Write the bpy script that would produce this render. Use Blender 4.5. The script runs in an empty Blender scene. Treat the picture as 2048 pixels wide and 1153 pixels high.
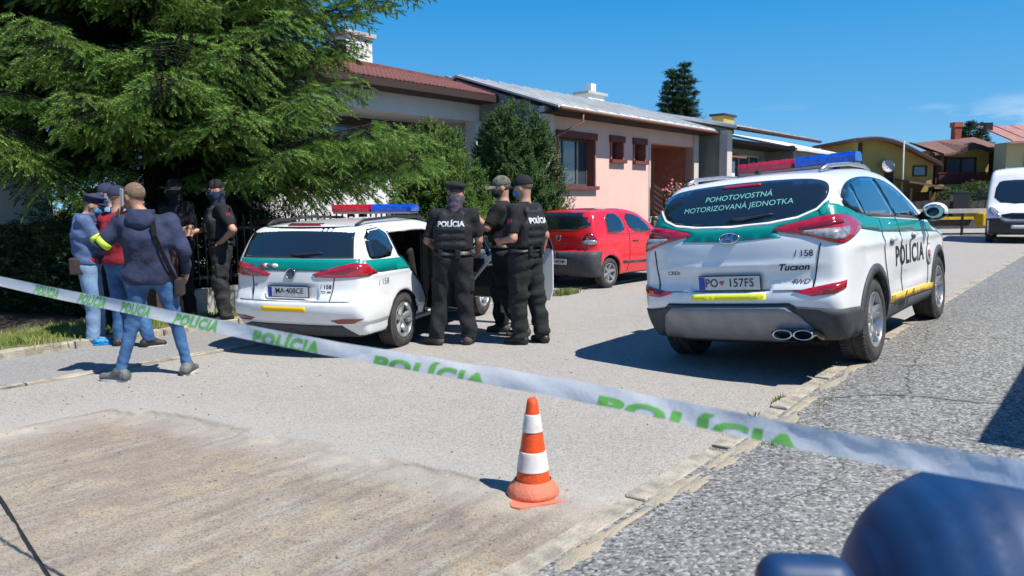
import bpy, bmesh, math, random
import numpy as np
from mathutils import Vector, Matrix, Euler
from mathutils.geometry import delaunay_2d_cdt, tessellate_polygon

rad = math.radians
scene = bpy.context.scene
COL = scene.collection

# ------------------------------------------------------------ camera
CAM_H = 1.55
cam_data = bpy.data.cameras.new('camera')
cam = bpy.data.objects.new('camera', cam_data)
COL.objects.link(cam)
cam_data.sensor_width = 36.0
cam_data.lens = 36.0 * 1530.0 / 2048.0
cam_data.clip_start = 0.05
cam_data.clip_end = 3000.0
_p = rad(6.37); _r = rad(0.72)
_fw = Vector((0, math.cos(_p), -math.sin(_p))); _up = Vector((0, math.sin(_p), math.cos(_p))); _rt = Vector((1, 0, 0))
_R = _rt * math.cos(_r) - _up * math.sin(_r)
_U = _up * math.cos(_r) + _rt * math.sin(_r)
cam.matrix_world = Matrix(((_R.x, _U.x, -_fw.x, 0), (_R.y, _U.y, -_fw.y, 0), (_R.z, _U.z, -_fw.z, CAM_H), (0, 0, 0, 1)))
cam_data.dof.use_dof = True
cam_data.dof.focus_distance = 8.0
cam_data.dof.aperture_fstop = 3.8
scene.camera = cam

# ------------------------------------------------------------ sky, sun, exposure
SUN_EL = rad(57.0)
SUN_H = Vector((0.83, -0.557, 0)).normalized()        # horizontal direction towards the sun
world = bpy.data.worlds.new('World')
scene.world = world
world.use_nodes = True
nt = world.node_tree
for n_ in list(nt.nodes): nt.nodes.remove(n_)
w_out = nt.nodes.new('ShaderNodeOutputWorld'); w_bg = nt.nodes.new('ShaderNodeBackground')
sky = nt.nodes.new('ShaderNodeTexSky')
sky.sky_type = 'NISHITA'; sky.sun_disc = False
sky.sun_elevation = SUN_EL
sky.sun_rotation = math.atan2(SUN_H.x, SUN_H.y)
sky.altitude = 700.0; sky.air_density = 1.0; sky.dust_density = 0.15; sky.ozone_density = 1.5
w_bg.inputs['Strength'].default_value = 0.105
w_hs = nt.nodes.new('ShaderNodeMixRGB'); w_hs.inputs['Fac'].default_value = 0.93
w_tc0 = nt.nodes.new('ShaderNodeTexCoord'); w_sp0 = nt.nodes.new('ShaderNodeSeparateXYZ'); w_cr = nt.nodes.new('ShaderNodeValToRGB')
nt.links.new(w_tc0.outputs['Generated'], w_sp0.inputs[0]); nt.links.new(w_sp0.outputs['Z'], w_cr.inputs[0])
_e = w_cr.color_ramp.elements
_e[0].position = 0.0; _e[0].color = (.21, .49, .77, 1); _e[1].position = 1.0; _e[1].color = (.008, .10, .38, 1)
for _p0, _c in ((.10, (.095, .37, .71, 1)), (.24, (.018, .27, .65, 1)), (.45, (.010, .165, .50, 1))):
    _q = w_cr.color_ramp.elements.new(_p0); _q.color = _c
w_gm = nt.nodes.new('ShaderNodeMixRGB'); w_gm.blend_type = 'MULTIPLY'; w_gm.inputs['Fac'].default_value = 1.0; w_gm.inputs['Color2'].default_value = (8.4, 8.4, 8.4, 1)
nt.links.new(w_cr.outputs[0], w_gm.inputs['Color1']); nt.links.new(w_gm.outputs[0], w_hs.inputs['Color2'])
nt.links.new(sky.outputs[0], w_hs.inputs['Color1'])
# small fair-weather clouds low over the roofs, all round the horizon
w_tc = nt.nodes.new('ShaderNodeTexCoord'); w_map = nt.nodes.new('ShaderNodeMapping')
w_map.inputs['Scale'].default_value = (1.0, 1.0, 4.2); w_map.inputs['Location'].default_value = (0.31, 0.12, 0.0)
w_nz = nt.nodes.new('ShaderNodeTexNoise'); w_nz.inputs['Scale'].default_value = 5.2; w_nz.inputs['Detail'].default_value = 7.0
w_nz.inputs['Roughness'].default_value = 0.52
w_rmp = nt.nodes.new('ShaderNodeMapRange'); w_rmp.inputs['From Min'].default_value = 0.53; w_rmp.inputs['From Max'].default_value = 0.66
w_sep = nt.nodes.new('ShaderNodeSeparateXYZ')
w_el = nt.nodes.new('ShaderNodeMapRange'); w_el.inputs['From Min'].default_value = 0.115; w_el.inputs['From Max'].default_value = 0.07
w_mul = nt.nodes.new('ShaderNodeMath'); w_mul.operation = 'MULTIPLY'
w_mul2 = nt.nodes.new('ShaderNodeMath'); w_mul2.operation = 'MULTIPLY'; w_mul2.inputs[1].default_value = 0.75
w_mix = nt.nodes.new('ShaderNodeMixRGB'); w_mix.inputs['Color2'].default_value = (7.5, 7.9, 8.4, 1)
L_ = nt.links.new
L_(w_tc.outputs['Generated'], w_map.inputs[0]); L_(w_map.outputs[0], w_nz.inputs['Vector'])
L_(w_nz.outputs[0], w_rmp.inputs[0]); L_(w_tc.outputs['Generated'], w_sep.inputs[0]); L_(w_sep.outputs['Z'], w_el.inputs[0])
L_(w_rmp.outputs[0], w_mul.inputs[0]); L_(w_el.outputs[0], w_mul.inputs[1]); L_(w_mul.outputs[0], w_mul2.inputs[0])
L_(w_mul2.outputs[0], w_mix.inputs['Fac'])
L_(w_hs.outputs[0], w_mix.inputs['Color1']); L_(w_mix.outputs[0], w_bg.inputs['Color']); L_(w_bg.outputs[0], w_out.inputs[0])

sun_data = bpy.data.lights.new('sun', 'SUN')
sun_data.energy = 5.0; sun_data.angle = rad(0.53); sun_data.color = (1.0, 0.955, 0.88)
sun = bpy.data.objects.new('sun', sun_data); COL.objects.link(sun)
_d = Vector((SUN_H.x * math.cos(SUN_EL), SUN_H.y * math.cos(SUN_EL), math.sin(SUN_EL)))
sun.rotation_euler = _d.to_track_quat('Z', 'Y').to_euler()
sun.location = _d * 50
scene.view_settings.view_transform = 'Standard'
scene.view_settings.look = 'None'
scene.view_settings.exposure = 0.42
scene.view_settings.gamma = 1.0
scene.view_settings.use_curve_mapping = False
scene.render.engine = 'CYCLES'
scene.cycles.max_bounces = 6; scene.cycles.diffuse_bounces = 3; scene.cycles.glossy_bounces = 3
scene.cycles.transmission_bounces = 4; scene.cycles.transparent_max_bounces = 12
scene.cycles.caustics_reflective = False; scene.cycles.caustics_refractive = False

# ------------------------------------------------------------ street frame: s along the street, n to its left
A_ = rad(38.5)
SU = Vector((math.sin(A_), math.cos(A_), 0)); NU = Vector((-math.cos(A_), math.sin(A_), 0))
STREET_ROT = math.pi / 2 - A_
def SN(s, n, z=0.0): return SU * s + NU * n + Vector((0, 0, z))

# ------------------------------------------------------------ object helpers
def tag(o, label=None, cat=None, group=None, kind=None):
    if label: o['label'] = label
    if cat: o['category'] = cat
    if group: o['group'] = group
    if kind: o['kind'] = kind
    return o
def empty(name, loc=(0, 0, 0), rz=0.0, label=None, cat=None, group=None, kind=None):
    o = bpy.data.objects.new(name, None); COL.objects.link(o)
    o.location = loc; o.rotation_euler = (0, 0, rz); o.empty_display_size = 0.2
    return tag(o, label, cat, group, kind)
def link_mesh(name, me, m=None, parent=None, smooth=False, loc=None, rz=None):
    if m is not None and len(me.materials) == 0:
        if isinstance(m, (list, tuple)):
            for x in m: me.materials.append(x)
        else: me.materials.append(m)
    if smooth and len(me.polygons): me.polygons.foreach_set('use_smooth', [True] * len(me.polygons))
    o = bpy.data.objects.new(name, me); COL.objects.link(o)
    if parent is not None: o.parent = parent
    if loc is not None: o.location = loc
    if rz is not None: o.rotation_euler = (0, 0, rz)
    return o
def mesh_from(verts, faces, name='m'):
    me = bpy.data.meshes.new(name)
    me.from_pydata([tuple(map(float, v)) for v in verts], [], [tuple(map(int, f)) for f in faces]); me.update()
    return me
def np_mesh(V, Q, name='m'):
    V = np.asarray(V, np.float32); Q = np.asarray(Q, np.int32)
    me = bpy.data.meshes.new(name); k = Q.shape[1]
    me.vertices.add(len(V)); me.vertices.foreach_set('co', V.ravel())
    me.loops.add(Q.size); me.loops.foreach_set('vertex_index', Q.ravel())
    me.polygons.add(len(Q)); me.polygons.foreach_set('loop_start', np.arange(0, Q.size, k, dtype=np.int32))
    me.update(calc_edges=True); me.validate()
    return me
class MB:
    """collects simple shapes and links them as ONE mesh object"""
    def __init__(s): s.v = []; s.f = []
    def add(s, vs, fs):
        b = len(s.v); s.v += [tuple(v) for v in vs]; s.f += [tuple(b + i for i in f) for f in fs]; return s
    def box(s, c, d, rz=0.0, M=None):
        hx, hy, hz = d[0] / 2, d[1] / 2, d[2] / 2
        vs = [Vector((x, y, z)) for x in (-hx, hx) for y in (-hy, hy) for z in (-hz, hz)]
        if rz: R = Matrix.Rotation(rz, 3, 'Z'); vs = [R @ v for v in vs]
        if M is not None: vs = [M @ v for v in vs]
        vs = [v + Vector(c) for v in vs]
        return s.add(vs, [(0, 1, 3, 2), (4, 6, 7, 5), (0, 4, 5, 1), (2, 3, 7, 6), (0, 2, 6, 4), (1, 5, 7, 3)])
    def bar(s, a, b, w, h=None, up=(0, 0, 1)):
        a = Vector(a); b = Vector(b); h = h or w
        d = (b - a).normalized(); U = Vector(up)
        if abs(d.dot(U)) > .98: U = Vector((1, 0, 0))
        X = d.cross(U).normalized() * w / 2; Y = X.cross(d).normalized() * h / 2
        vs = [a - X - Y, a + X - Y, a + X + Y, a - X + Y, b - X - Y, b + X - Y, b + X + Y, b - X + Y]
        return s.add(vs, [(3, 2, 1, 0), (4, 5, 6, 7), (0, 1, 5, 4), (1, 2, 6, 5), (2, 3, 7, 6), (3, 0, 4, 7)])
    def tube(s, pts, r, seg=8, cap=True):
        pts = [Vector(p) for p in pts]; rs = r if isinstance(r, (list, tuple)) else [r] * len(pts)
        vs = []; fs = []; n = len(pts); X = None
        for i, p in enumerate(pts):
            d = (pts[min(i + 1, n - 1)] - pts[max(i - 1, 0)]).normalized()
            if X is None:
                X = d.cross(Vector((0, 0, 1)) if abs(d.z) < .9 else Vector((1, 0, 0))).normalized()
            else: X = (X - d * X.dot(d)).normalized()
            Y = d.cross(X)
            for k in range(seg):
                a = 2 * math.pi * k / seg; vs.append(p + (X * math.cos(a) + Y * math.sin(a)) * rs[i])
        for i in range(n - 1):
            for k in range(seg):
                k2 = (k + 1) % seg; fs.append((i * seg + k, i * seg + k2, (i + 1) * seg + k2, (i + 1) * seg + k))
        if cap: fs.append(tuple(range(seg))[::-1]); fs.append(tuple((n - 1) * seg + k for k in range(seg)))
        return s.add(vs, fs)
    def lathe(s, prof, seg=32, M=None, close=False):
        """prof: (r, h) about the Z axis"""
        vs = []; fs = []; n = len(prof)
        for r, h in prof:
            for k in range(seg):
                a = 2 * math.pi * k / seg; v = Vector((r * math.cos(a), r * math.sin(a), h)); vs.append(M @ v if M is not None else v)
        for i in range(n - (0 if close else 1)):
            for k in range(seg):
                k2 = (k + 1) % seg; j = (i + 1) % n; fs.append((i * seg + k, i * seg + k2, j * seg + k2, j * seg + k))
        return s.add(vs, fs)
    def prism(s, poly, a, b, fn):
        """extrude a 2D polygon between depths a and b; fn(u, v, d) -> point"""
        n = len(poly); vs = [fn(p[0], p[1], a) for p in poly] + [fn(p[0], p[1], b) for p in poly]
        fs = [tuple(range(n)), tuple(range(2 * n - 1, n - 1, -1))] + [(i, i + n, (i + 1) % n + n, (i + 1) % n) for i in range(n)]
        return s.add(vs, fs)
    def mesh(s, name='m', fix=True):
        me = bpy.data.meshes.new(name); me.from_pydata([tuple(v) for v in s.v], [], s.f)
        if fix:
            bm = bmesh.new(); bm.from_mesh(me); bmesh.ops.recalc_face_normals(bm, faces=bm.faces); bm.to_mesh(me); bm.free()
        me.update(); return me
    def build(s, name, m, parent=None, smooth=False, bevel=0.0, auto=False, loc=None, rz=None):
        me = s.mesh(name)
        if bevel > 0:
            bm = bmesh.new(); bm.from_mesh(me)
            es = [e for e in bm.edges if len(e.link_faces) == 2 and e.calc_face_angle(0) > 0.5]
            bmesh.ops.bevel(bm, geom=es, offset=bevel, segments=2, profile=0.6, affect='EDGES'); bm.to_mesh(me); bm.free()
        o = link_mesh(name, me, m, parent, smooth, loc, rz)
        if auto:
            me.polygons.foreach_set('use_smooth', [True] * len(me.polygons))
            try: me.set_sharp_from_angle(angle=rad(35))
            except Exception: pass
        return o

# ------------------------------------------------------------ materials
MATS = {}
def mat(name, col, rough=0.6, metal=0.0, var=0.0, scale=8.0, bump=0.0, bscale=None, col2=None, coat=0.0, spec=None,
        trans=0.0, emit=None, sub=0.0, alpha=1.0, detail=5.0, sheen=0.0, stretch=None, lo=0.35, hi=0.65):
    if name in MATS: return MATS[name]
    m = bpy.data.materials.new(name); m.use_nodes = True; MATS[name] = m
    t = m.node_tree; b = t.nodes['Principled BSDF']; l = t.links.new
    b.inputs['Base Color'].default_value = (*col, 1); b.inputs['Roughness'].default_value = rough; b.inputs['Metallic'].default_value = metal
    if coat: b.inputs['Coat Weight'].default_value = coat; b.inputs['Coat Roughness'].default_value = 0.04
    if spec is not None: b.inputs['Specular IOR Level'].default_value = spec
    if trans: b.inputs['Transmission Weight'].default_value = trans
    if sub: b.inputs['Subsurface Weight'].default_value = sub; b.inputs['Subsurface Radius'].default_value = (.02, .008, .004)
    if sheen: b.inputs['Sheen Weight'].default_value = sheen
    if alpha < 1: b.inputs['Alpha'].default_value = alpha
    if emit: b.inputs['Emission Color'].default_value = (*emit[0], 1); b.inputs['Emission Strength'].default_value = emit[1]
    if var or col2 or bump:
        tc = t.nodes.new('ShaderNodeTexCoord'); mp = t.nodes.new('ShaderNodeMapping')
        if stretch: mp.inputs['Scale'].default_value = stretch
        l(tc.outputs['Object'], mp.inputs[0])
    if var or col2:
        nz = t.nodes.new('ShaderNodeTexNoise'); nz.inputs['Scale'].default_value = scale; nz.inputs['Detail'].default_value = detail
        nz.inputs['Roughness'].default_value = 0.6
        l(mp.outputs[0], nz.inputs['Vector'])
        mr = t.nodes.new('ShaderNodeMapRange'); mr.inputs['From Min'].default_value = lo; mr.inputs['From Max'].default_value = hi
        l(nz.outputs[0], mr.inputs[0])
        mx = t.nodes.new('ShaderNodeMixRGB')
        c2 = col2 if col2 else tuple(max(0, c * (1 - var)) for c in col)
        c1 = col if col2 else tuple(min(1, c * (1 + var * .5)) for c in col)
        mx.inputs['Color1'].default_value = (*c1, 1); mx.inputs['Color2'].default_value = (*c2, 1)
        l(mr.outputs[0], mx.inputs['Fac']); l(mx.outputs[0], b.inputs['Base Color'])
    if bump:
        nb = t.nodes.new('ShaderNodeTexNoise'); nb.inputs['Scale'].default_value = bscale or scale * 4; nb.inputs['Detail'].default_value = 4
        l(mp.outputs[0], nb.inputs['Vector'])
        bp = t.nodes.new('ShaderNodeBump'); bp.inputs['Strength'].default_value = min(1, bump); bp.inputs['Distance'].default_value = 0.01 * max(1, bump)
        l(nb.outputs[0], bp.inputs['Height']); l(bp.outputs[0], b.inputs['Normal'])
    return m
# ============================================================ GROUND
def vec_noise(x, y, seed=0, octaves=4, f0=1.0, gain=0.5):
    rs = np.random.RandomState(seed); out = np.zeros_like(x, dtype=float); a = 1.0; f = f0
    N = 64
    for o in range(octaves):
        g = rs.rand(N, N); ox, oy = rs.rand(2) * 64
        u = x * f + ox; v = y * f + oy
        i = np.floor(u).astype(int); j = np.floor(v).astype(int); fu = u - i; fv = v - j
        fu = fu * fu * (3 - 2 * fu); fv = fv * fv * (3 - 2 * fv)
        g00 = g[i % N, j % N]; g10 = g[(i + 1) % N, j % N]; g01 = g[i % N, (j + 1) % N]; g11 = g[(i + 1) % N, (j + 1) % N]
        out += a * ((g00 * (1 - fu) + g10 * fu) * (1 - fv) + (g01 * (1 - fu) + g11 * fu) * fv - .5)
        a *= gain; f *= 2.03
    return out
def nodes_of(m):
    m.use_nodes = True; return m.node_tree, m.node_tree.nodes['Principled BSDF'], m.node_tree.links.new
def tex_noise(t, vec, scale, detail=4, rough=.6):
    n = t.nodes.new('ShaderNodeTexNoise'); n.inputs['Scale'].default_value = scale; n.inputs['Detail'].default_value = detail
    n.inputs['Roughness'].default_value = rough; t.links.new(vec, n.inputs['Vector']); return n.outputs[0]
def mrange(t, v, a, b, c=0., d=1.):
    n = t.nodes.new('ShaderNodeMapRange')
    for k, x in zip(('From Min', 'From Max', 'To Min', 'To Max'), (a, b, c, d)): n.inputs[k].default_value = x
    t.links.new(v, n.inputs[0]); return n.outputs[0]
def mixc(t, f, a, b, mode='MIX'):
    n = t.nodes.new('ShaderNodeMixRGB'); n.blend_type = mode
    for k, x in (('Fac', f), ('Color1', a), ('Color2', b)):
        if hasattr(x, 'is_linked') or hasattr(x, 'links'): t.links.new(x, n.inputs[k])
        elif isinstance(x, (int, float)): n.inputs[k].default_value = x
        else: n.inputs[k].default_value = (*x, 1)
    return n.outputs[0]
def mathn(t, op, a, b):
    n = t.nodes.new('ShaderNodeMath'); n.operation = op
    for i, x in enumerate((a, b)):
        if hasattr(x, 'links'): t.links.new(x, n.inputs[i])
        else: n.inputs[i].default_value = x
    return n.outputs[0]
def asphalt(name, base, dark, light, grain=95., contrast=1., milled=False, bump=.5, patch=.5):
    m = bpy.data.materials.new(name); t, b, l = nodes_of(m)
    tc = t.nodes.new('ShaderNodeTexCoord').outputs['Object']
    big = tex_noise(t, tc, .55, 5, .62); mid = tex_noise(t, tc, 3.1, 5, .7); fine = tex_noise(t, tc, grain, 3, .7)
    vo = t.nodes.new('ShaderNodeTexVoronoi'); vo.inputs['Scale'].default_value = grain * 1.25; l(tc, vo.inputs['Vector'])
    c = mixc(t, mrange(t, big, .35, .65), base, [x * (1 - .16 * patch) for x in base])
    c = mixc(t, mrange(t, mid, .42, .72, 0, .55 * patch), c, [x * .74 for x in base]); c = mixc(t, mrange(t, tex_noise(t, tc, 1.3, 6, .75), .55, .63, 0, .35 * patch), c, [x * .62 for x in base])
    vs = t.nodes.new('ShaderNodeSeparateColor'); l(vo.outputs['Color'], vs.inputs[0])
    c = mixc(t, mrange(t, vs.outputs[0], .62, .78, 0, .75 * contrast), c, light)
    c = mixc(t, mrange(t, vs.outputs[1], .70, .86, 0, .8 * contrast), c, dark)
    c = mixc(t, mrange(t, fine, .5, .68, 0, .35 * contrast), c, dark)
    hgt = mathn(t, 'ADD', mathn(t, 'MULTIPLY', vo.outputs['Distance'], -1.0), mathn(t, 'MULTIPLY', fine, 1.2))
    if milled:
        at = t.nodes.new('ShaderNodeAttribute'); at.attribute_name = 'milled'; mask = at.outputs['Fac']
        sp = t.nodes.new('ShaderNodeMapping'); sp.inputs['Scale'].default_value = (.50, 2.3, 1); l(tc, sp.inputs[0])
        st = tex_noise(t, sp.outputs[0], 1.3, 6, .62)
        sp2 = t.nodes.new('ShaderNodeMapping'); sp2.inputs['Scale'].default_value = (1.1, 5.5, 1); l(tc, sp2.inputs[0])
        st2 = tex_noise(t, sp2.outputs[0], 1.9, 5, .7)
        mm = mixc(t, mrange(t, st, .36, .62), (.25, .215, .175), (.35, .305, .235))
        mm = mixc(t, mrange(t, st2, .5, .72, 0, .85), mm, (.44, .415, .365)); mm = mixc(t, mrange(t, st2, .46, .34, 0, .65), mm, (.185, .155, .13))
        mm = mixc(t, mrange(t, big, .46, .60, 0, .6), mm, (.31, .25, .20)); mm = mixc(t, mrange(t, mid, .50, .66, 0, .65), mm, (.42, .345, .225))
        mm = mixc(t, mrange(t, vs.outputs[1], .72, .88, 0, .5), mm, (.09, .08, .075))
        mm = mixc(t, mrange(t, fine, .48, .66, 0, .5), mm, (.14, .12, .10))
        # pale dust ground off along the cut edge
        ed = t.nodes.new('ShaderNodeAttribute'); ed.attribute_name = 'dust'
        c = mixc(t, mask, c, mm)
        c = mixc(t, mathn(t, 'MULTIPLY', ed.outputs['Fac'], mrange(t, mid, .3, .62, .35, 1.)), c, (.43, .405, .365))
        cr = t.nodes.new('ShaderNodeAttribute'); cr.attribute_name = 'crack'
        c = mixc(t, cr.outputs['Fac'], c, (.06, .055, .05))
    l(c, b.inputs['Base Color']); b.inputs['Roughness'].default_value = .93; b.inputs['Specular IOR Level'].default_value = .25
    bp = t.nodes.new('ShaderNodeBump'); bp.inputs['Strength'].default_value = bump; bp.inputs['Distance'].default_value = .006
    l(hgt, bp.inputs['Height']); l(bp.outputs[0], b.inputs['Normal'])
    return m
M_road = asphalt('road_asphalt', (.37, .345, .31), (.17, .158, .145), (.47, .445, .405), 90., .8, True, .45)
M_walk = asphalt('chip_pavement', (.215, .215, .205), (.060, .060, .060), (.42, .415, .395), 52., 1.05, False, .7, .5)
M_walk2 = asphalt('old_pavement', (.29, .285, .275), (.15, .148, .145), (.40, .39, .37), 85., .8, False, .5)
M_stone = mat('kerb_concrete', (.385, .345, .275), .9, var=.35, scale=9, bump=.8, bscale=60)
M_sand = mat('sand', (.40, .34, .24), .95, col2=(.30, .275, .225), scale=14, bump=.8, bscale=120)
M_earth = mat('earth', (.085, .068, .045), .95, col2=(.045, .04, .028), scale=6, bump=1, bscale=40)
M_grass = mat('grass_blade', (.13, .20, .035), .7, col2=(.30, .30, .09), scale=3)
M_grassd = mat('grass_ground', (.10, .13, .035), .95, col2=(.17, .15, .06), scale=5, bump=1, bscale=60)

def sheet(name, s0, s1, n0, n1, ds, dn, zf, m, kind='structure', attrs=None, label=None):
    S = np.linspace(s0, s1, max(2, int(round((s1 - s0) / ds)) + 1)); N = np.linspace(n0, n1, max(2, int(round((n1 - n0) / dn)) + 1))
    a, b = np.meshgrid(S, N, indexing='ij'); z = zf(a, b) if callable(zf) else np.full(a.shape, zf)
    V = np.stack([a, b, z], -1).reshape(-1, 3); ni, nj = a.shape
    i, j = np.meshgrid(np.arange(ni - 1), np.arange(nj - 1), indexing='ij'); k = (i * nj + j).ravel()
    Q = np.stack([k, k + nj, k + nj + 1, k + 1], 1)
    me = np_mesh(V, Q, name)
    if attrs:
        for an, fn in attrs.items():
            at = me.attributes.new(an, 'FLOAT', 'POINT'); at.data.foreach_set('value', fn(a, b).ravel().astype(np.float32))
    o = link_mesh(name, me, m, None, True); o.rotation_euler = (0, 0, STREET_ROT); o['kind'] = kind
    if label: o['label'] = label
    return o
KN = 1.86                                      # road-side face of the right kerb
MB_N = np.array([1.6, 2.03, 2.58, 3.08, 3.72, 4.6, 5.54, 6.07, 6.4]); MB_S = np.array([3.26, 3.22, 3.12, 3.06, 3.02, 2.9, 2.76, 2.63, 2.6])
def milled_d(s, n):                            # > 0 inside the milled patch (metres)
    e = np.interp(n, MB_N, MB_S) + .05 * vec_noise(s, n, 3, 3, 5.) + .16 * np.sign(vec_noise(s * .05, n, 8, 1, 2.2)) * .3
    d1 = e - s; d2 = 6.06 + .04 * vec_noise(s, n, 4, 3, 3.) - n
    return np.minimum(d1, d2)
def sstep(x, a, b): t = np.clip((x - a) / (b - a), 0, 1); return t * t * (3 - 2 * t)
def rise(s): return .045 * sstep(s, 4.5, 6.8) + .033 * sstep(s, 7, 9.7)
def road_z(s, n):
    d = milled_d(s, n); m = sstep(d, 0, .09)
    pass_ = np.floor((n + .05 * vec_noise(s, n, 9, 2, .7)) / .55); rs = np.random.RandomState(5).rand(64)
    streak = .018 * (rs[(pass_.astype(int)) % 64] - .5) + .012 * vec_noise(s * .5, n * 5, 11, 3, 1.) + .010 * vec_noise(s, n, 12, 3, 6.)
    grooves = .0015 * np.sin(n * 2 * np.pi / .045)
    up_ = rise(s) * .65 * sstep(6 - n, 0, 3.2) * sstep(12.3 - s, 0, 2.2)
    return up_ - m * (.015 - streak - grooves) * sstep(d, -.02, .10) + (1 - m) * .004 * vec_noise(s, n, 14, 2, 1.3) - .02 * sstep(-n, -2.1, -1.86)
def crack(s, n):
    d = milled_d(s, n); c = sstep(.035 - abs(d - .015), 0, .03) * (.06 + .34 * sstep(vec_noise(s, n, 21, 2, 2.), -.1, .3))
    return c
def dust(s, n):
    d = milled_d(s, n); return np.clip(sstep(d, -.75, -.05) * sstep(-d, -.12, .02) * (.4 + 1.2 * np.clip(vec_noise(s, n, 25, 3, 1.1) + .15, 0, 1)), 0, 1) * .8 + .5 * sstep(d, .0, .08) * sstep(-d, -.45, -.15)
sheet('road', .0, 12.5, KN, 7.46, .032, .034, road_z, M_road, attrs={'milled': lambda s, n: sstep(milled_d(s, n), 0, .04), 'dust': dust, 'crack': crack})
sheet('road', 12.5, 27, KN, 7.46, 2, 1.4, .0, M_road)
sheet('road', 27, 140, -40, 60, 8, 8, .0, M_road)
gp = sheet('ground', -300, 900, -600, 600, 60, 60, -.06, M_grassd)
def walk_z(s, n): return .10 + rise(s) + .05 * sstep(KN - .17 - n, 0, .6) + .012 * (KN - n - .7).clip(0, 9) + .004 * vec_noise(s, n, 31, 3, 1.5)
sheet('pavement', -2, 14, -7, KN - .132, .08, .08, walk_z, M_walk)
sheet('pavement', 14, 27, -7, KN - .132, 1.2, 1.2, walk_z, M_walk)
# left of the road: flush edging, grey pavement, raised kerb, verge, garden
sheet('pavement', 0, 27, 7.56, 8.92, .5, .3, lambda s, n: .012 + .006 * vec_noise(s, n, 33, 2, 1.), M_walk2)
sheet('garden_soil', 0, 60, 9.10, 24, .6, .6, lambda s, n: .06 + .05 * vec_noise(s, n, 34, 3, .8), M_earth)
# darker tar-filled seam running across the pavement on the right
mb = MB(); rnd = random.Random(4)
for line, wd in (([(5.55, 1.66), (5.68, 1.42), (5.80, 1.10), (5.84, .7), (5.95, .2)], .016), ([(5.9, 1.1), (6.5, 1.24), (7.2, 1.30), (7.9, 1.36), (8.8, 1.5), (10.2, 1.6), (12, 1.66)], .010), ([(8.2, 1.2), (8.4, .9), (8.7, .5), (8.75, 0)], .008), ([(3.2, 1.2), (3.9, 1.05), (4.6, 1.1)], .006)):
    pts = []
    for (s0, n0), (s1, n1) in zip(line, line[1:]):
        for q in range(8): pts.append((s0 + (s1 - s0) * q / 8 + rnd.uniform(-.018, .018), n0 + (n1 - n0) * q / 8 + rnd.uniform(-.018, .018)))
    for (s0, n0), (s1, n1) in zip(pts, pts[1:]):
        w = wd * .6 * rnd.uniform(.3, 1.2); dl = math.hypot(s1 - s0, n1 - n0) or 1; ps, pn_ = -(n1 - n0) / dl * w, (s1 - s0) / dl * w
        q_ = [(s0 - ps, n0 - pn_), (s1 - ps, n1 - pn_), (s1 + ps, n1 + pn_), (s0 + ps, n0 + pn_)]; mb.add([(a_, b_, float(walk_z(np.array(a_), np.array(b_))) + .004) for a_, b_ in q_], [(0, 1, 2, 3)])
o = mb.build('pavement_seam', mat('tar_seam', (.13, .13, .125), .9, var=.3), None); o.rotation_euler = (0, 0, STREET_ROT); o['kind'] = 'structure'

def kerb_run(name, s0, s1, n0, w, z0, z1, length, m, seed, jit=.006, labels=None):
    rnd = random.Random(seed)
    base = empty(name, (0, 0, 0), STREET_ROT, kind='structure')
    b = MB(); b.box(((s0 + s1) / 2, n0 + w / 2, z0 - .03), (s1 - s0, w * .98, .1)); b.build('kerb_bed', M_earth, base)
    s = s0; variants = []
    for v in range(4):
        bm = bmesh.new(); bmesh.ops.create_cube(bm, size=1)
        bmesh.ops.scale(bm, vec=(length - .012, w, z1 - z0 + .06), verts=bm.verts)
        bmesh.ops.bevel(bm, geom=bm.edges[:], offset=.011, segments=2, profile=.5, affect='EDGES')
        bmesh.ops.subdivide_edges(bm, edges=[e for e in bm.edges if e.calc_length() > length * .8], cuts=7)
        for vv in bm.verts:
            vv.co += Vector((0, rnd.uniform(-1, 1) * .006, rnd.uniform(-1, 1) * .004))
        if v == 3:
            for vv in bm.verts:
                if vv.co.x > length * .32 and vv.co.z > 0: vv.co.z -= rnd.uniform(.01, .03)
        me = bpy.data.meshes.new('kerb_stone'); bm.to_mesh(me); bm.free(); me.materials.append(m); variants.append(me)
    while s < s1 - .2:
        o = link_mesh('kerb_stone', variants[rnd.choice((0, 0, 1, 1, 2, 3))], None, base)
        o.location = (s + length / 2, n0 + w / 2 + rnd.uniform(-jit, jit), (z0 + z1) / 2 - .03 + rnd.uniform(-jit, jit) + (float(rise(np.array(s + length / 2))) if n0 < 3 else 0))
        o.rotation_euler = (rnd.uniform(-.02, .02), rnd.uniform(-.008, .008), rnd.uniform(-.008, .008) + (math.pi if rnd.random() < .5 else 0))
        s += length
    return base
kerb_run('kerb', 1.2, 26.8, KN - .135, .125, 0, .10, 1.0, M_stone, 1)
kerb_run('kerb', .5, 26.8, 7.47, .08, -.02, .022, 1.0, M_stone, 2, .004)
kerb_run('kerb', .5, 26.8, 8.93, .15, .0, .10, 1.0, M_stone, 3, .01)

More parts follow.
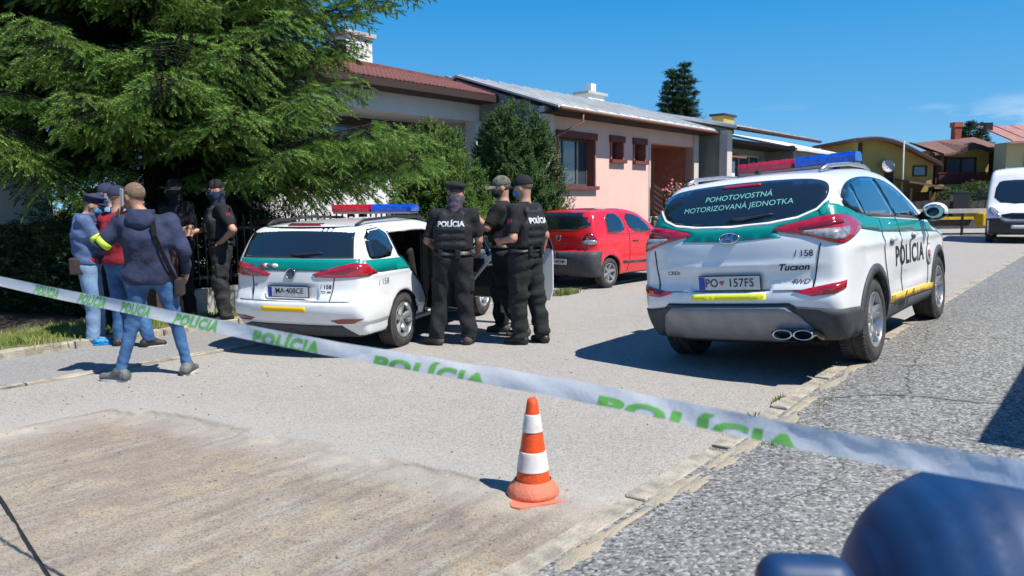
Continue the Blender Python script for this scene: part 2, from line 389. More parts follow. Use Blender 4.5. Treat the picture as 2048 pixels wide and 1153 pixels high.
# sand and grit lying beside the right kerb
def blob_sheet(name, blobs, m, zf, seed, kind='stuff', label=None):
    rnd = random.Random(seed); mb = MB()
    for (s, n, a, b, h) in blobs:
        k = 22; rings = 4; vs = [(s, n, zf(s, n) + h)]
        wob = [1 + rnd.uniform(-.45, .35) for _ in range(k)]
        for r in range(1, rings + 1):
            for q in range(k):
                an = 2 * math.pi * q / k; f = r / rings; w = wob[q]
                x = s + a * f * w * math.cos(an); y = n + b * f * w * math.sin(an)
                vs.append((x, y, zf(x, y) + h * (1 - f * f) + (-.006 if r == rings else .0)))
        fs = [(0, 1 + q, 1 + (q + 1) % k) for q in range(k)]
        for r in range(rings - 1):
            for q in range(k): fs.append((1 + r * k + q, 1 + (r + 1) * k + q, 1 + (r + 1) * k + (q + 1) % k, 1 + r * k + (q + 1) % k))
        mb.add(vs, fs)
    o = mb.build(name, m, None, True); o.rotation_euler = (0, 0, STREET_ROT); o['kind'] = kind
    return o
def wz(s, n): return float(walk_z(np.array([s]), np.array([n]))[0])
rnd = random.Random(11)
blobs = [(rnd.uniform(1.6, 6.8), 1.70 - abs(rnd.gauss(0, .03)), rnd.uniform(.06, .30), rnd.uniform(.02, .065), rnd.uniform(.004, .012)) for k in range(34)] + [(4.3, 1.65, .20, .07, .010), (4.9, 1.63, .2, .09, .012), (3.5, 1.66, .12, .05, .008)]
blob_sheet('sand', blobs, M_sand, wz, 3)
blobs = [(3.15 + rnd.random() * .2, 2.1 + k * .3, .3, .12, .012) for k in range(2)]
blob_sheet('sand', blobs, M_sand, lambda s, n: -.032, 5)
# ============================================================ SIGNED-DISTANCE MODELLING
def sdf_mesh(F, lo, hi, h, newton=3, name='m'):
    """surface nets over a numpy distance function, vertices then pulled onto the exact surface"""
    lo = np.array(lo, float); hi = np.array(hi, float); n = np.ceil((hi - lo) / h).astype(int) + 1
    ax = [lo[i] + h * np.arange(n[i]) for i in range(3)]
    X, Y, Z = np.meshgrid(*ax, indexing='ij'); P = np.stack([X.ravel(), Y.ravel(), Z.ravel()], 1)
    # coarse pass: evaluate only near the surface
    g = np.full(len(P), 1.0); cs = 4
    cl = lo - h; cn = np.ceil((hi - cl) / (cs * h)).astype(int) + 1
    cax = [cl[i] + cs * h * (np.arange(cn[i]) + .5) for i in range(3)]
    CX, CY, CZ = np.meshgrid(*cax, indexing='ij'); cv = F(np.stack([CX.ravel(), CY.ravel(), CZ.ravel()], 1)).reshape(cn)
    idx = np.floor((P - cl) / (cs * h)).astype(int); near = cv[idx[:, 0], idx[:, 1], idx[:, 2]]
    act = np.abs(near) < cs * h * 1.9 + .03
    g[act] = F(P[act]); g[~act] = np.sign(near[~act]) * 1.0; g[g == 0] = 1e-9
    G = g.reshape(n); inside = G < 0
    c = [inside[i:n[0] - 1 + i, j:n[1] - 1 + j, k:n[2] - 1 + k] for i in (0, 1) for j in (0, 1) for k in (0, 1)]
    sm = sum(x.astype(np.int8) for x in c); cell = (sm > 0) & (sm < 8)
    ids = np.full(cell.shape, -1, np.int64); ci = np.argwhere(cell); ids[cell] = np.arange(len(ci))
    acc = np.zeros((len(ci), 3)); cnt = np.zeros(len(ci))
    cor = np.array([(i, j, k) for i in (0, 1) for j in (0, 1) for k in (0, 1)])
    val = np.stack([G[ci[:, 0] + a, ci[:, 1] + b, ci[:, 2] + d] for a, b, d in cor], 1)
    for a in range(8):
        for b in range(a + 1, 8):
            if np.abs(cor[a] - cor[b]).sum() != 1: continue
            s = (val[:, a] < 0) != (val[:, b] < 0)
            va, vb = val[s, a], val[s, b]; t = va / (va - vb)
            t = np.where((np.abs(va) > .5) | (np.abs(vb) > .5), .5, t)
            acc[s] += cor[a] + t[:, None] * (cor[b] - cor[a]); cnt[s] += 1
    V = lo + h * (ci + acc / cnt[:, None])
    Q = []
    for axis in range(3):
        sl0 = [slice(None)] * 3; sl1 = [slice(None)] * 3; sl0[axis] = slice(0, -1); sl1[axis] = slice(1, None)
        A = inside[tuple(sl0)]; B = inside[tuple(sl1)]; e = np.argwhere(A != B)
        o1, o2 = [(1, 2), (2, 0), (0, 1)][axis]
        ok = (e[:, o1] > 0) & (e[:, o2] > 0) & (e[:, o1] < n[o1] - 1) & (e[:, o2] < n[o2] - 1); e = e[ok]
        d1 = np.zeros(3, int); d1[o1] = 1; d2 = np.zeros(3, int); d2[o2] = 1
        q = np.stack([ids[tuple((e - d1 - d2).T)], ids[tuple((e - d2).T)], ids[tuple(e.T)], ids[tuple((e - d1).T)]], 1)
        fl = A[tuple(e.T)]; q[~fl] = q[~fl][:, ::-1]; Q.append(q)
    Q = np.concatenate(Q)
    for it in range(newton):
        f = F(V); e = 1e-3; gr = np.stack([F(V + np.eye(3)[i] * e) - F(V - np.eye(3)[i] * e) for i in range(3)], 1) / (2 * e)
        st = -(f / np.maximum((gr ** 2).sum(1), .05))[:, None] * gr
        ln = np.linalg.norm(st, axis=1, keepdims=True); st *= np.minimum(1, .5 * h / np.maximum(ln, 1e-9)); V = V + st
    return V, Q
def smin(a, b, k):
    h = np.maximum(k - np.abs(a - b), 0) / k; return np.minimum(a, b) - h * h * k * .25
def smax(a, b, k): return -smin(-a, -b, k)
def rcone(P, a, b, ra, rb, fy=None):
    a = np.array(a, float); b = np.array(b, float); ba = b - a; pa = P - a
    h = np.clip(pa @ ba / max(ba @ ba, 1e-9), 0, 1); return np.linalg.norm(pa - h[:, None] * ba, axis=1) - (ra + (rb - ra) * h)
def ellip(P, c, r, M=None):
    q = P - np.array(c, float)
    if M is not None: q = q @ M
    r = np.array(r, float); k0 = np.linalg.norm(q / r, axis=1); k1 = np.linalg.norm(q / (r * r), axis=1)
    return k0 * (k0 - 1) / np.maximum(k1, 1e-6)
def rbox(P, c, b, r=0., M=None):
    q = P - np.array(c, float)
    if M is not None: q = q @ M
    q = np.abs(q) - (np.array(b, float) - r); return np.linalg.norm(np.maximum(q, 0), axis=1) + np.minimum(q.max(1), 0) - r

class Curve1:
    """smooth 1D interpolation through points"""
    def __init__(s, pts):
        p = np.array(sorted(pts), float); s.x = p[:, 0]; s.y = p[:, 1]; d = np.diff(s.y) / np.diff(s.x)
        m = np.zeros(len(p)); m[1:-1] = np.where(d[:-1] * d[1:] > 0, 2 * d[:-1] * d[1:] / np.where(d[:-1] + d[1:] == 0, 1, d[:-1] + d[1:]), 0)
        m[0] = d[0]; m[-1] = d[-1]; s.m = m
    def __call__(s, x):
        xc = np.clip(x, s.x[0], s.x[-1]); i = np.clip(np.searchsorted(s.x, xc) - 1, 0, len(s.x) - 2); h = s.x[i + 1] - s.x[i]; t = (xc - s.x[i]) / h
        t2 = t * t; t3 = t2 * t
        r = (2 * t3 - 3 * t2 + 1) * s.y[i] + (t3 - 2 * t2 + t) * h * s.m[i] + (-2 * t3 + 3 * t2) * s.y[i + 1] + (t3 - t2) * h * s.m[i + 1]
        return r + s.m[0] * np.minimum(x - s.x[0], 0) + s.m[-1] * np.maximum(x - s.x[-1], 0)

# ============================================================ CARS  (car frame: x forward, y left, z up, origin under the rear axle)
class CarShape:
    def __init__(s, top, rear, front, plan, sec, wheels, rw, wb, zb=.24, crown=.05, rc=.13, fc=.22, ky=.12, kr=.10, kf=.14, arch=.045, extra=None, flare=.0, cuts=()):
        s.T, s.XR, s.XF, s.Wp, s.g = map(Curve1, (top, rear, front, plan, sec))
        s.wheels, s.rw, s.wb, s.zb, s.crown, s.rc, s.fc, s.ky, s.kr, s.kf, s.arch, s.extra, s.flare, s.cuts = wheels, rw, wb, zb, crown, rc, fc, ky, kr, kf, arch, extra, flare, cuts
        s.halfmax = max(p[1] for p in plan)
    def skin(s, P):
        x, y, z = P[:, 0], np.abs(P[:, 1]), P[:, 2]; W = s.Wp(x) * s.g(z)
        if s.flare:
            for xa in s.wheels:
                d = np.hypot(x - xa, z - s.rw); W = W + s.flare * np.exp(-((d - s.rw - .02) / .12) ** 2)
        F = smax(y - W, z - (s.T(x) - s.crown * (y / .7) ** 2), s.ky)
        F = smax(F, s.XR(z) + s.rc * (y / s.halfmax) ** 3 - x, s.kr)
        F = smax(F, x - (s.XF(z) - s.fc * (y / s.halfmax) ** 2.6), s.kf)
        if s.extra: F = s.extra(P, F)
        return smax(F, s.zb - z, .05)
    def body(s, P):
        F = s.skin(P); y = np.abs(P[:, 1])
        for xa in s.wheels:
            cut = np.maximum(np.hypot(P[:, 0] - xa, P[:, 2] - s.rw) - (s.rw + s.arch), .58 - y); F = np.maximum(F, -cut)
        for c in s.cuts: F = np.maximum(F, -c(P))
        return F
    def onto(s, T2, Z, ang, start=3.2, steps=90):
        """project points given in a view (t across, z) at horizontal angle ang (0 = from the rear, 90 = from the right) onto the skin"""
        ca, sa = math.cos(ang), math.sin(ang); a = np.array([-ca, -sa, 0]); e = np.array([-sa, ca, 0])
        ctr = np.array([s.wb * .5, 0, 0]); base = T2[:, None] * e + Z[:, None] * np.array([0, 0, 1])
        start = start if ca > -.1 else 5.8; steps = steps if ca > -.1 else 170; lo = np.full(len(T2), 0.0); hi = np.full(len(T2), start); pos = hi.copy(); f0 = s.skin(base + pos[:, None] * a)
        found = np.zeros(len(T2), bool)
        for k in range(steps):
            nx = pos - start / steps * 1.15; f = s.skin(base + nx[:, None] * a); hit = (f < 0) & ~found
            lo = np.where(hit, nx, lo); hi = np.where(hit, pos, hi); found |= hit; pos = np.where(found, pos, nx)
        for k in range(14):
            mid = (lo + hi) / 2; f = s.skin(base + mid[:, None] * a); lo = np.where(f < 0, mid, lo); hi = np.where(f < 0, hi, mid)
        P = base + ((lo + hi) / 2)[:, None] * a; ep = 2e-3
        gr = np.stack([s.skin(P + np.eye(3)[i] * ep) - s.skin(P - np.eye(3)[i] * ep) for i in range(3)], 1)
        gr /= np.maximum(np.linalg.norm(gr, axis=1, keepdims=True), 1e-9)
        return P, gr, found
def smooth_poly(pts, it=2, keep=()):
    pts = [tuple(p) for p in pts]
    for _ in range(it):
        q = []
        for i, p in enumerate(pts):
            nx = pts[(i + 1) % len(pts)]
            q.append((p[0] * .75 + nx[0] * .25, p[1] * .75 + nx[1] * .25)); q.append((p[0] * .25 + nx[0] * .75, p[1] * .25 + nx[1] * .75))
        pts = q
    return pts
def densify(pts, d):
    out = []
    for i, p in enumerate(pts):
        q = pts[(i + 1) % len(pts)]; L = math.hypot(q[0] - p[0], q[1] - p[1]); k = max(1, int(math.ceil(L / d)))
        for j in range(k): out.append((p[0] + (q[0] - p[0]) * j / k, p[1] + (q[1] - p[1]) * j / k))
    return out
def fill2d(poly, d=.04, holes=()):
    b = densify(poly, d); n = len(b); faces = [list(range(n))]; pts = list(b)
    hs = []
    for h in holes:
        hb = densify(h, d); k = len(pts); pts += hb; hs.append(hb)
    xs = [p[0] for p in b]; ys = [p[1] for p in b]
    def inside(x, y, pl):
        c = False; j = len(pl) - 1
        for i in range(len(pl)):
            if (pl[i][1] > y) != (pl[j][1] > y) and x < (pl[j][0] - pl[i][0]) * (y - pl[i][1]) / (pl[j][1] - pl[i][1]) + pl[i][0]: c = not c
            j = i
        return c
    gx = np.arange(min(xs) + d / 2, max(xs), d); gy = np.arange(min(ys) + d / 2, max(ys), d)
    edges = [(i, (i + 1) % n) for i in range(n)]; k = n
    for hb in hs: edges += [(k + i, k + (i + 1) % len(hb)) for i in range(len(hb))]; k += len(hb)
    for x in gx:
        for y in gy:
            if inside(x, y, b) and min((x - p[0]) ** 2 + (y - p[1]) ** 2 for p in b) > (d * .45) ** 2: pts.append((x, y))
    v, e, f, *_ = delaunay_2d_cdt([Vector(p) for p in pts], edges, [], 0, 1e-6)
    out = []
    for t in f:
        cx = sum(v[i][0] for i in t) / len(t); cy = sum(v[i][1] for i in t) / len(t)
        if inside(cx, cy, b) and not any(inside(cx, cy, hb) for hb in hs): out.append(tuple(t))
    return [(p[0], p[1]) for p in v], out
def patch(shape, name, poly, ang, m, parent, off=.004, d=.04, smoothing=0, thick=.012, mirror=False, holes=(), flat=False):
    """a panel laid on the car's skin with its own edge; poly in (t, z) seen from angle ang (degrees)"""
    if smoothing: poly = smooth_poly(poly, smoothing)
    if mirror: poly = [(-p[0], p[1]) for p in poly]; ang = -ang; 
    v, f = fill2d(poly, d, holes)
    T2 = np.array([p[0] for p in v]); Z = np.array([p[1] for p in v])
    P, N, ok = shape.onto(T2, Z, rad(ang)); nv = len(v)
    Vo = P + N * off
    good = [t for t in f if all(ok[i] for i in t)]
    # orient outward
    out = []
    for t in good:
        a, b, c = Vo[t[0]], Vo[t[1]], Vo[t[2]]
        nn = np.cross(b - a, c - a); out.append(t if nn @ N[t[0]] > 0 else tuple(reversed(t)))
    # edge skirt
    from collections import Counter
    cnt = Counter()
    for t in out:
        for i in range(len(t)): cnt[(t[i], t[(i + 1) % len(t)])] += 1
    Vi = P - N * thick; faces = list(out)
    for (a, b) in list(cnt):
        if (b, a) not in cnt: faces.append((b, a, a + nv, b + nv))
    me = mesh_from(np.vstack([Vo, Vi]), faces, name); ns = len(out)
    o = link_mesh(name, me, m, parent)
    me.polygons.foreach_set('use_smooth', [True] * ns + [False] * (len(me.polygons) - ns))
    return o
def text_mesh(s, size, bold=0.0, align='CENTER', shear=0.0, spacing=1.0, res=3):
    cu = bpy.data.curves.new('t', 'FONT'); cu.body = s; cu.size = size; cu.align_x = align; cu.align_y = 'CENTER'; cu.offset = bold; cu.shear = shear
    cu.space_character = spacing; cu.resolution_u = res
    ob = bpy.data.objects.new('t', cu); COL.objects.link(ob)
    dg = bpy.context.evaluated_depsgraph_get(); dg.update(); ev = ob.evaluated_get(dg); me = ev.to_mesh()
    vs = [(v.co.x, v.co.y) for v in me.vertices]; fs = [tuple(p.vertices) for p in me.polygons]
    ev.to_mesh_clear(); bpy.data.objects.remove(ob); bpy.data.curves.remove(cu)
    return vs, fs
def text_on(shape, name, s, size, t0, z0, ang, m, parent, off=.006, bold=.0, tilt=0.0, sx=1.0, shear=0., flip=False, spacing=1.0):
    vs, fs = text_mesh(s, size, bold, shear=shear, spacing=spacing); c, sn = math.cos(tilt), math.sin(tilt)
    V = []
    for x, y in vs:
        x *= sx; x, y = x * c - y * sn, x * sn + y * c; V.append((t0 - x, z0 + y))     # seen from outside, +t runs to the left
    T2 = np.array([v[0] for v in V]); Z = np.array([v[1] for v in V])
    P, N, ok = shape.onto(T2, Z, rad(ang)); Vo = P + N * off
    out = []
    for t in fs:
        a, b, c_ = Vo[t[0]], Vo[t[1]], Vo[t[2]]; nn = np.cross(b - a, c_ - a); out.append(t if nn @ N[t[0]] > 0 else tuple(reversed(t)))
    return link_mesh(name, mesh_from(Vo, out, name), m, parent)
def text_flat(name, s, size, M, m, parent, bold=0., sx=1.0, spacing=1.0):
    """flat lettering; M maps (x right, y up, 0) to the parent frame"""
    vs, fs = text_mesh(s, size, bold, spacing=spacing)
    return link_mesh(name, mesh_from([M @ Vector((x * sx, y, 0)) for x, y in vs], fs, name), m, parent)

M_white = mat('white_paint', (.78, .79, .79), .28, coat=.8, var=.05, scale=3)
M_red = mat('red_paint', (.72, .012, .022), .3, coat=.9, var=.04, scale=3)
M_bluep = mat('blue_paint', (.012, .085, .33), .22, coat=1.0, metal=.35, var=.1, scale=5)
M_green = mat('teal_foil', (.0, .235, .20), .35, coat=.5)
M_yel = mat('yellow_foil', (.80, .50, .0), .4, coat=.3)
M_yel2 = mat('lemon_foil', (.80, .78, .02), .4, coat=.3)
M_glass = mat('car_glass', (.012, .018, .022), .04, spec=.9, coat=1.0)
M_glassb = mat('side_glass', (.012, .028, .05), .03, spec=1.0, coat=1.0)
M_black = mat('black_plastic', (.022, .023, .026), .5, var=.3, scale=20, bump=.3, bscale=200)
M_clad = mat('grey_cladding', (.058, .062, .070), .62, var=.25, scale=14, bump=.3, bscale=300)
M_trim = mat('black_gloss', (.008, .008, .009), .15, coat=.5)
M_silver = mat('silver_plastic', (.27, .27, .28), .42, metal=.25, var=.15, scale=6)
M_chrome = mat('chrome', (.75, .76, .78), .12, metal=1.0)
M_alloy = mat('alloy_rim', (.48, .49, .50), .32, metal=.75, var=.15, scale=10)
M_tyre = mat('tyre_rubber', (.050, .048, .046), .85, var=.35, scale=12, bump=.6, bscale=60)
M_lampr = mat('lamp_red', (.42, .006, .012), .10, spec=.9, coat=1.0, var=.25, scale=18)
M_lampd = mat('lamp_dark_red', (.20, .004, .008), .12, spec=.9, coat=1.0)
M_lampc = mat('lamp_clear', (.42, .40, .42), .12, spec=.9, coat=1.0, metal=.3, var=.5, scale=25)
M_lbr = mat('beacon_red', (.45, .008, .03), .12, coat=1.0, var=.3, scale=14)
M_lbb = mat('beacon_blue', (.004, .07, .48), .10, coat=1.0, var=.45, scale=12)
M_under = mat('underbody', (.012, .012, .013), .9)
M_textb = mat('black_lettering', (.015, .015, .018), .5)
M_plate = mat('plate_white', (.62, .63, .66), .35)
M_eu = mat('plate_blue', (.01, .06, .42), .35)
M_seat = mat('seat_cloth', (.018, .018, .020), .85, var=.3, scale=30)
M_textg = mat('green_lettering', (.20, .55, .45), .5)
M_textw = mat('white_lettering', (.62, .64, .66), .6)
M_grille = mat('lamp_ring', (.12, .11, .12), .3)

def wheel(parent, x, y, r, w, side, rimr, m_rim, spokes=5, double=True, tr=None, label=None, tread=True):
    """wheel > tyre, rim; side -1 = right (outer face towards -y)"""
    M = Matrix.Translation((x, y, r)) @ Matrix.Rotation(rad(90) * (1 if side < 0 else -1), 4, 'X')
    wo = empty('wheel', (0, 0, 0)); wo.parent = parent
    # local Z = outward
    prof = [(rimr + .005, -w * .42), (rimr + .03, -w * .5), (r - .04, -w * .5), (r - .008, -w * .40), (r, -w * .28), (r + .001, -w * .02), (r - .006, -w * .02), (r - .006, .02 * w), (r + .001, w * .02), (r, w * .28), (r - .008, w * .40), (r - .04, w * .5), (r - .075, w * .515), (rimr + .025, w * .49), (rimr + .004, w * .43)]
    mb = MB().lathe(prof, 56, M)
    if tread:
        for k in range(64):
            a = 2 * math.pi * k / 64
            for zz in (-1, 1):
                c = M @ Vector(((r - .001) * math.cos(a), (r - .001) * math.sin(a), zz * w * .33))
                T = (M.to_3x3() @ Matrix.Rotation(a, 3, 'Z'))
                mb.box(c, (.012, .020, w * .2), M=T)
    mb.build('tyre', M_tyre, wo, auto=True)
    rb = MB()
    rb.lathe([(rimr + .006, w * .44), (rimr + .004, w * .47), (rimr - .010, w * .47), (rimr - .018, w * .40), (rimr - .03, w * .1), (rimr - .03, -w * .4)], 56, M)
    rb.lathe([(.0, w * .36), (.028, w * .36), (.034, w * .33), (.055, w * .30), (.075, w * .26), (.075, w * .05)], 24, M)
    for k in range(spokes):
        a = 2 * math.pi * k / spokes + .3
        offs = (-.16, .16) if double else (0,)
        for q in offs:
            a0 = a + q * .55; a1 = a + q * 1.15; ws = .042 if double else .075
            p0 = Vector((.045 * math.cos(a0), .045 * math.sin(a0), w * .29)); p1 = Vector(((rimr - .012) * math.cos(a1), (rimr - .012) * math.sin(a1), w * .41))
            d = (p1 - p0).normalized(); s_ = d.cross(Vector((0, 0, 1))).normalized()
            vs = []
            for p, ww in ((p0, ws * .8), (p1, ws * 1.05)):
                vs += [p - s_ * ww / 2 - Vector((0, 0, .03)), p + s_ * ww / 2 - Vector((0, 0, .03)), p + s_ * ww * .32 + Vector((0, 0, .006)), p - s_ * ww * .32 + Vector((0, 0, .006))]
            rb.add([M @ v for v in vs], [(0, 1, 2, 3), (7, 6, 5, 4), (0, 4, 5, 1), (1, 5, 6, 2), (2, 6, 7, 3), (3, 7, 4, 0)])
    rb.build('rim', m_rim, wo, auto=True)
    MB().lathe([(0.0, -w * .1), (rimr - .032, -w * .1), (rimr - .032, -w * .3), (0, -w * .3)], 32, M).build('brake_disc', M_under, wo)
    return wo
def place_car(root, x, y, z, yaw, bank, pt, sc):
    yaw, bank, pt = map(rad, (yaw, bank, pt)); cb, sb, cp, sp = math.cos(bank), math.sin(bank), math.cos(pt), math.sin(pt)
    B = Matrix(((math.sin(yaw), -math.cos(yaw), 0), (math.cos(yaw), math.sin(yaw), 0), (0, 0, 1)))
    R = B @ Matrix(((cp, 0, -sp), (0, 1, 0), (sp, 0, cp))) @ Matrix(((1, 0, 0), (0, cb, sb), (0, -sb, cb)))
    root.matrix_world = Matrix.Translation((x, y, z)) @ R.to_4x4() @ Matrix.Scale(sc, 4)
def body_mesh(shape, root, m, h=.026, lo=None, hi=None, name='body'):
    x0 = min(shape.XR.y) - .12; x1 = max(shape.XF.y) + .12; zt = max(shape.T.y) + .1
    V, Q = sdf_mesh(shape.body, (x0, -shape.halfmax - .1, shape.zb - .06), (x1, shape.halfmax + .1, zt), h, 4)
    me = np_mesh(V, Q, name); me.materials.append(m); me.materials.append(M_under)
    # inner wheel houses and floor are dark
    c = np.zeros(len(Q) * 3); me.polygons.foreach_get('center', c); c = c.reshape(-1, 3); nrm = np.zeros(len(Q) * 3); me.polygons.foreach_get('normal', nrm); nrm = nrm.reshape(-1, 3)
    dark = (c[:, 2] < shape.zb + .02)
    for xa in shape.wheels:
        d = np.hypot(c[:, 0] - xa, c[:, 2] - shape.rw); dark |= (d < shape.rw + shape.arch + .006) & ((np.abs(c[:, 1]) < shape.halfmax - .02) | (np.abs(nrm[:, 1]) < .5))
    for cu in shape.cuts: dark |= np.abs(cu(c)) < .006
    mi = dark.astype(np.int32); me.polygons.foreach_set('material_index', mi)
    o = link_mesh(name, me, None, root, True); return o
def strip(pts, w):
    """polygon of a band of width w along a polyline in 2D"""
    L = []; R = []
    for i, p in enumerate(pts):
        a = pts[max(i - 1, 0)]; b = pts[min(i + 1, len(pts) - 1)]; dx, dy = b[0] - a[0], b[1] - a[1]; l = math.hypot(dx, dy) or 1
        nx, ny = -dy / l * w / 2, dx / l * w / 2; L.append((p[0] + nx, p[1] + ny)); R.append((p[0] - nx, p[1] - ny))
    return L + R[::-1]
def TZ(pts, ang):
    """surface points (x, y, z) -> (t, z) for a view angle"""
    a = rad(ang); return [(-math.sin(a) * p[0] + math.cos(a) * p[1], p[2]) for p in pts]
def arc(xc, zc, r, a0, a1, n=18): return [(xc + r * math.cos(rad(a0 + (a1 - a0) * i / n)), zc + r * math.sin(rad(a0 + (a1 - a0) * i / n))) for i in range(n + 1)]
def side(pts): return [(-p[0], p[1]) for p in pts]      # (x, z) -> (t, z) at 90 degrees
def number_plate(root, x, y, z, text, tilt, w=.52, h=.112, blur=False, heart=True):
    p = empty('number_plate'); p.parent = root; p.location = (x, y, z); p.rotation_euler = (0, rad(tilt), 0)
    MB().box((0, 0, 0), (.012, w + .02, h + .02)).build('plate_frame', M_textb, p, bevel=.003)
    MB().box((-.005, 0, 0), (.008, w, h)).build('plate_face', M_plate, p)
    MB().box((-.0065, w / 2 - .024, 0), (.008, .046, h - .004)).build('country_band', M_eu, p)
    M = Matrix(((0, 0, 1, -.0115), (-1, 0, 0, -.022), (0, 1, 0, 0), (0, 0, 0, 1)))
    if text:
        a, b = text
        text_flat('lettering', a, .098, M @ Matrix.Translation((-.175, 0, 0)), M_textb, p, bold=.001, sx=.9)
        text_flat('lettering', b, .098, M @ Matrix.Translation((.08, 0, 0)), M_textb, p, bold=.001, sx=.9, spacing=1.05)
        mb = MB(); pts = [(0, -.022), (-.02, .004), (-.02, .02), (.02, .02), (.02, .004)]
        mb.add([M @ Vector((-.085 + u_, v_, 0)) for u_, v_ in pts], [(0, 1, 2, 3, 4)]); mb.build('crest', M_lampr, p)
    return p
def light_bar(root, x, z, w, dx=.30, h=.11, name='light_bar'):
    lb = empty(name); lb.parent = root; lb.location = (x, 0, z)
    MB().box((0, 0, -.055), (dx * .8, w * .98, .03)).build('bar_base', M_silver, lb, bevel=.008)
    for y0, y1, m, nm in ((.02, w / 2, M_lbr, 'red_beacon'), (-w / 2, -.02, M_lbb, 'blue_beacon')):
        mb = MB(); n = 10
        ys = [y0 + (y1 - y0) * i / n for i in range(n + 1)]
        for i in range(n):
            a, b = ys[i], ys[i + 1]; g = .006
            c = (a + b) / 2; e = 1 - .25 * max(0, (abs(c) - w / 2 + .12) / .12) if abs(c) > w / 2 - .12 else 1
            vs = []
            for y in (a, b): vs += [(-dx / 2 * e, y, -.04), (dx / 2 * e, y, -.04), (dx / 2 * e, y, .02), (dx / 2 * e * .7, y, h * .55 - (.0 if i % 2 else .004)), (-dx / 2 * e * .7, y, h * .55 - (.0 if i % 2 else .004)), (-dx / 2 * e, y, .02)]
            mb.add(vs, [(0, 1, 2, 3, 4, 5), (11, 10, 9, 8, 7, 6)] + [(k, k + 6, (k + 1) % 6 + 6, (k + 1) % 6) for k in range(6)])
        mb.build(nm, m, lb)
    for y in (-w * .32, w * .32): MB().box((0, y, -.085), (.06, .05, .05)).build('bracket', M_black, lb)
    return lb
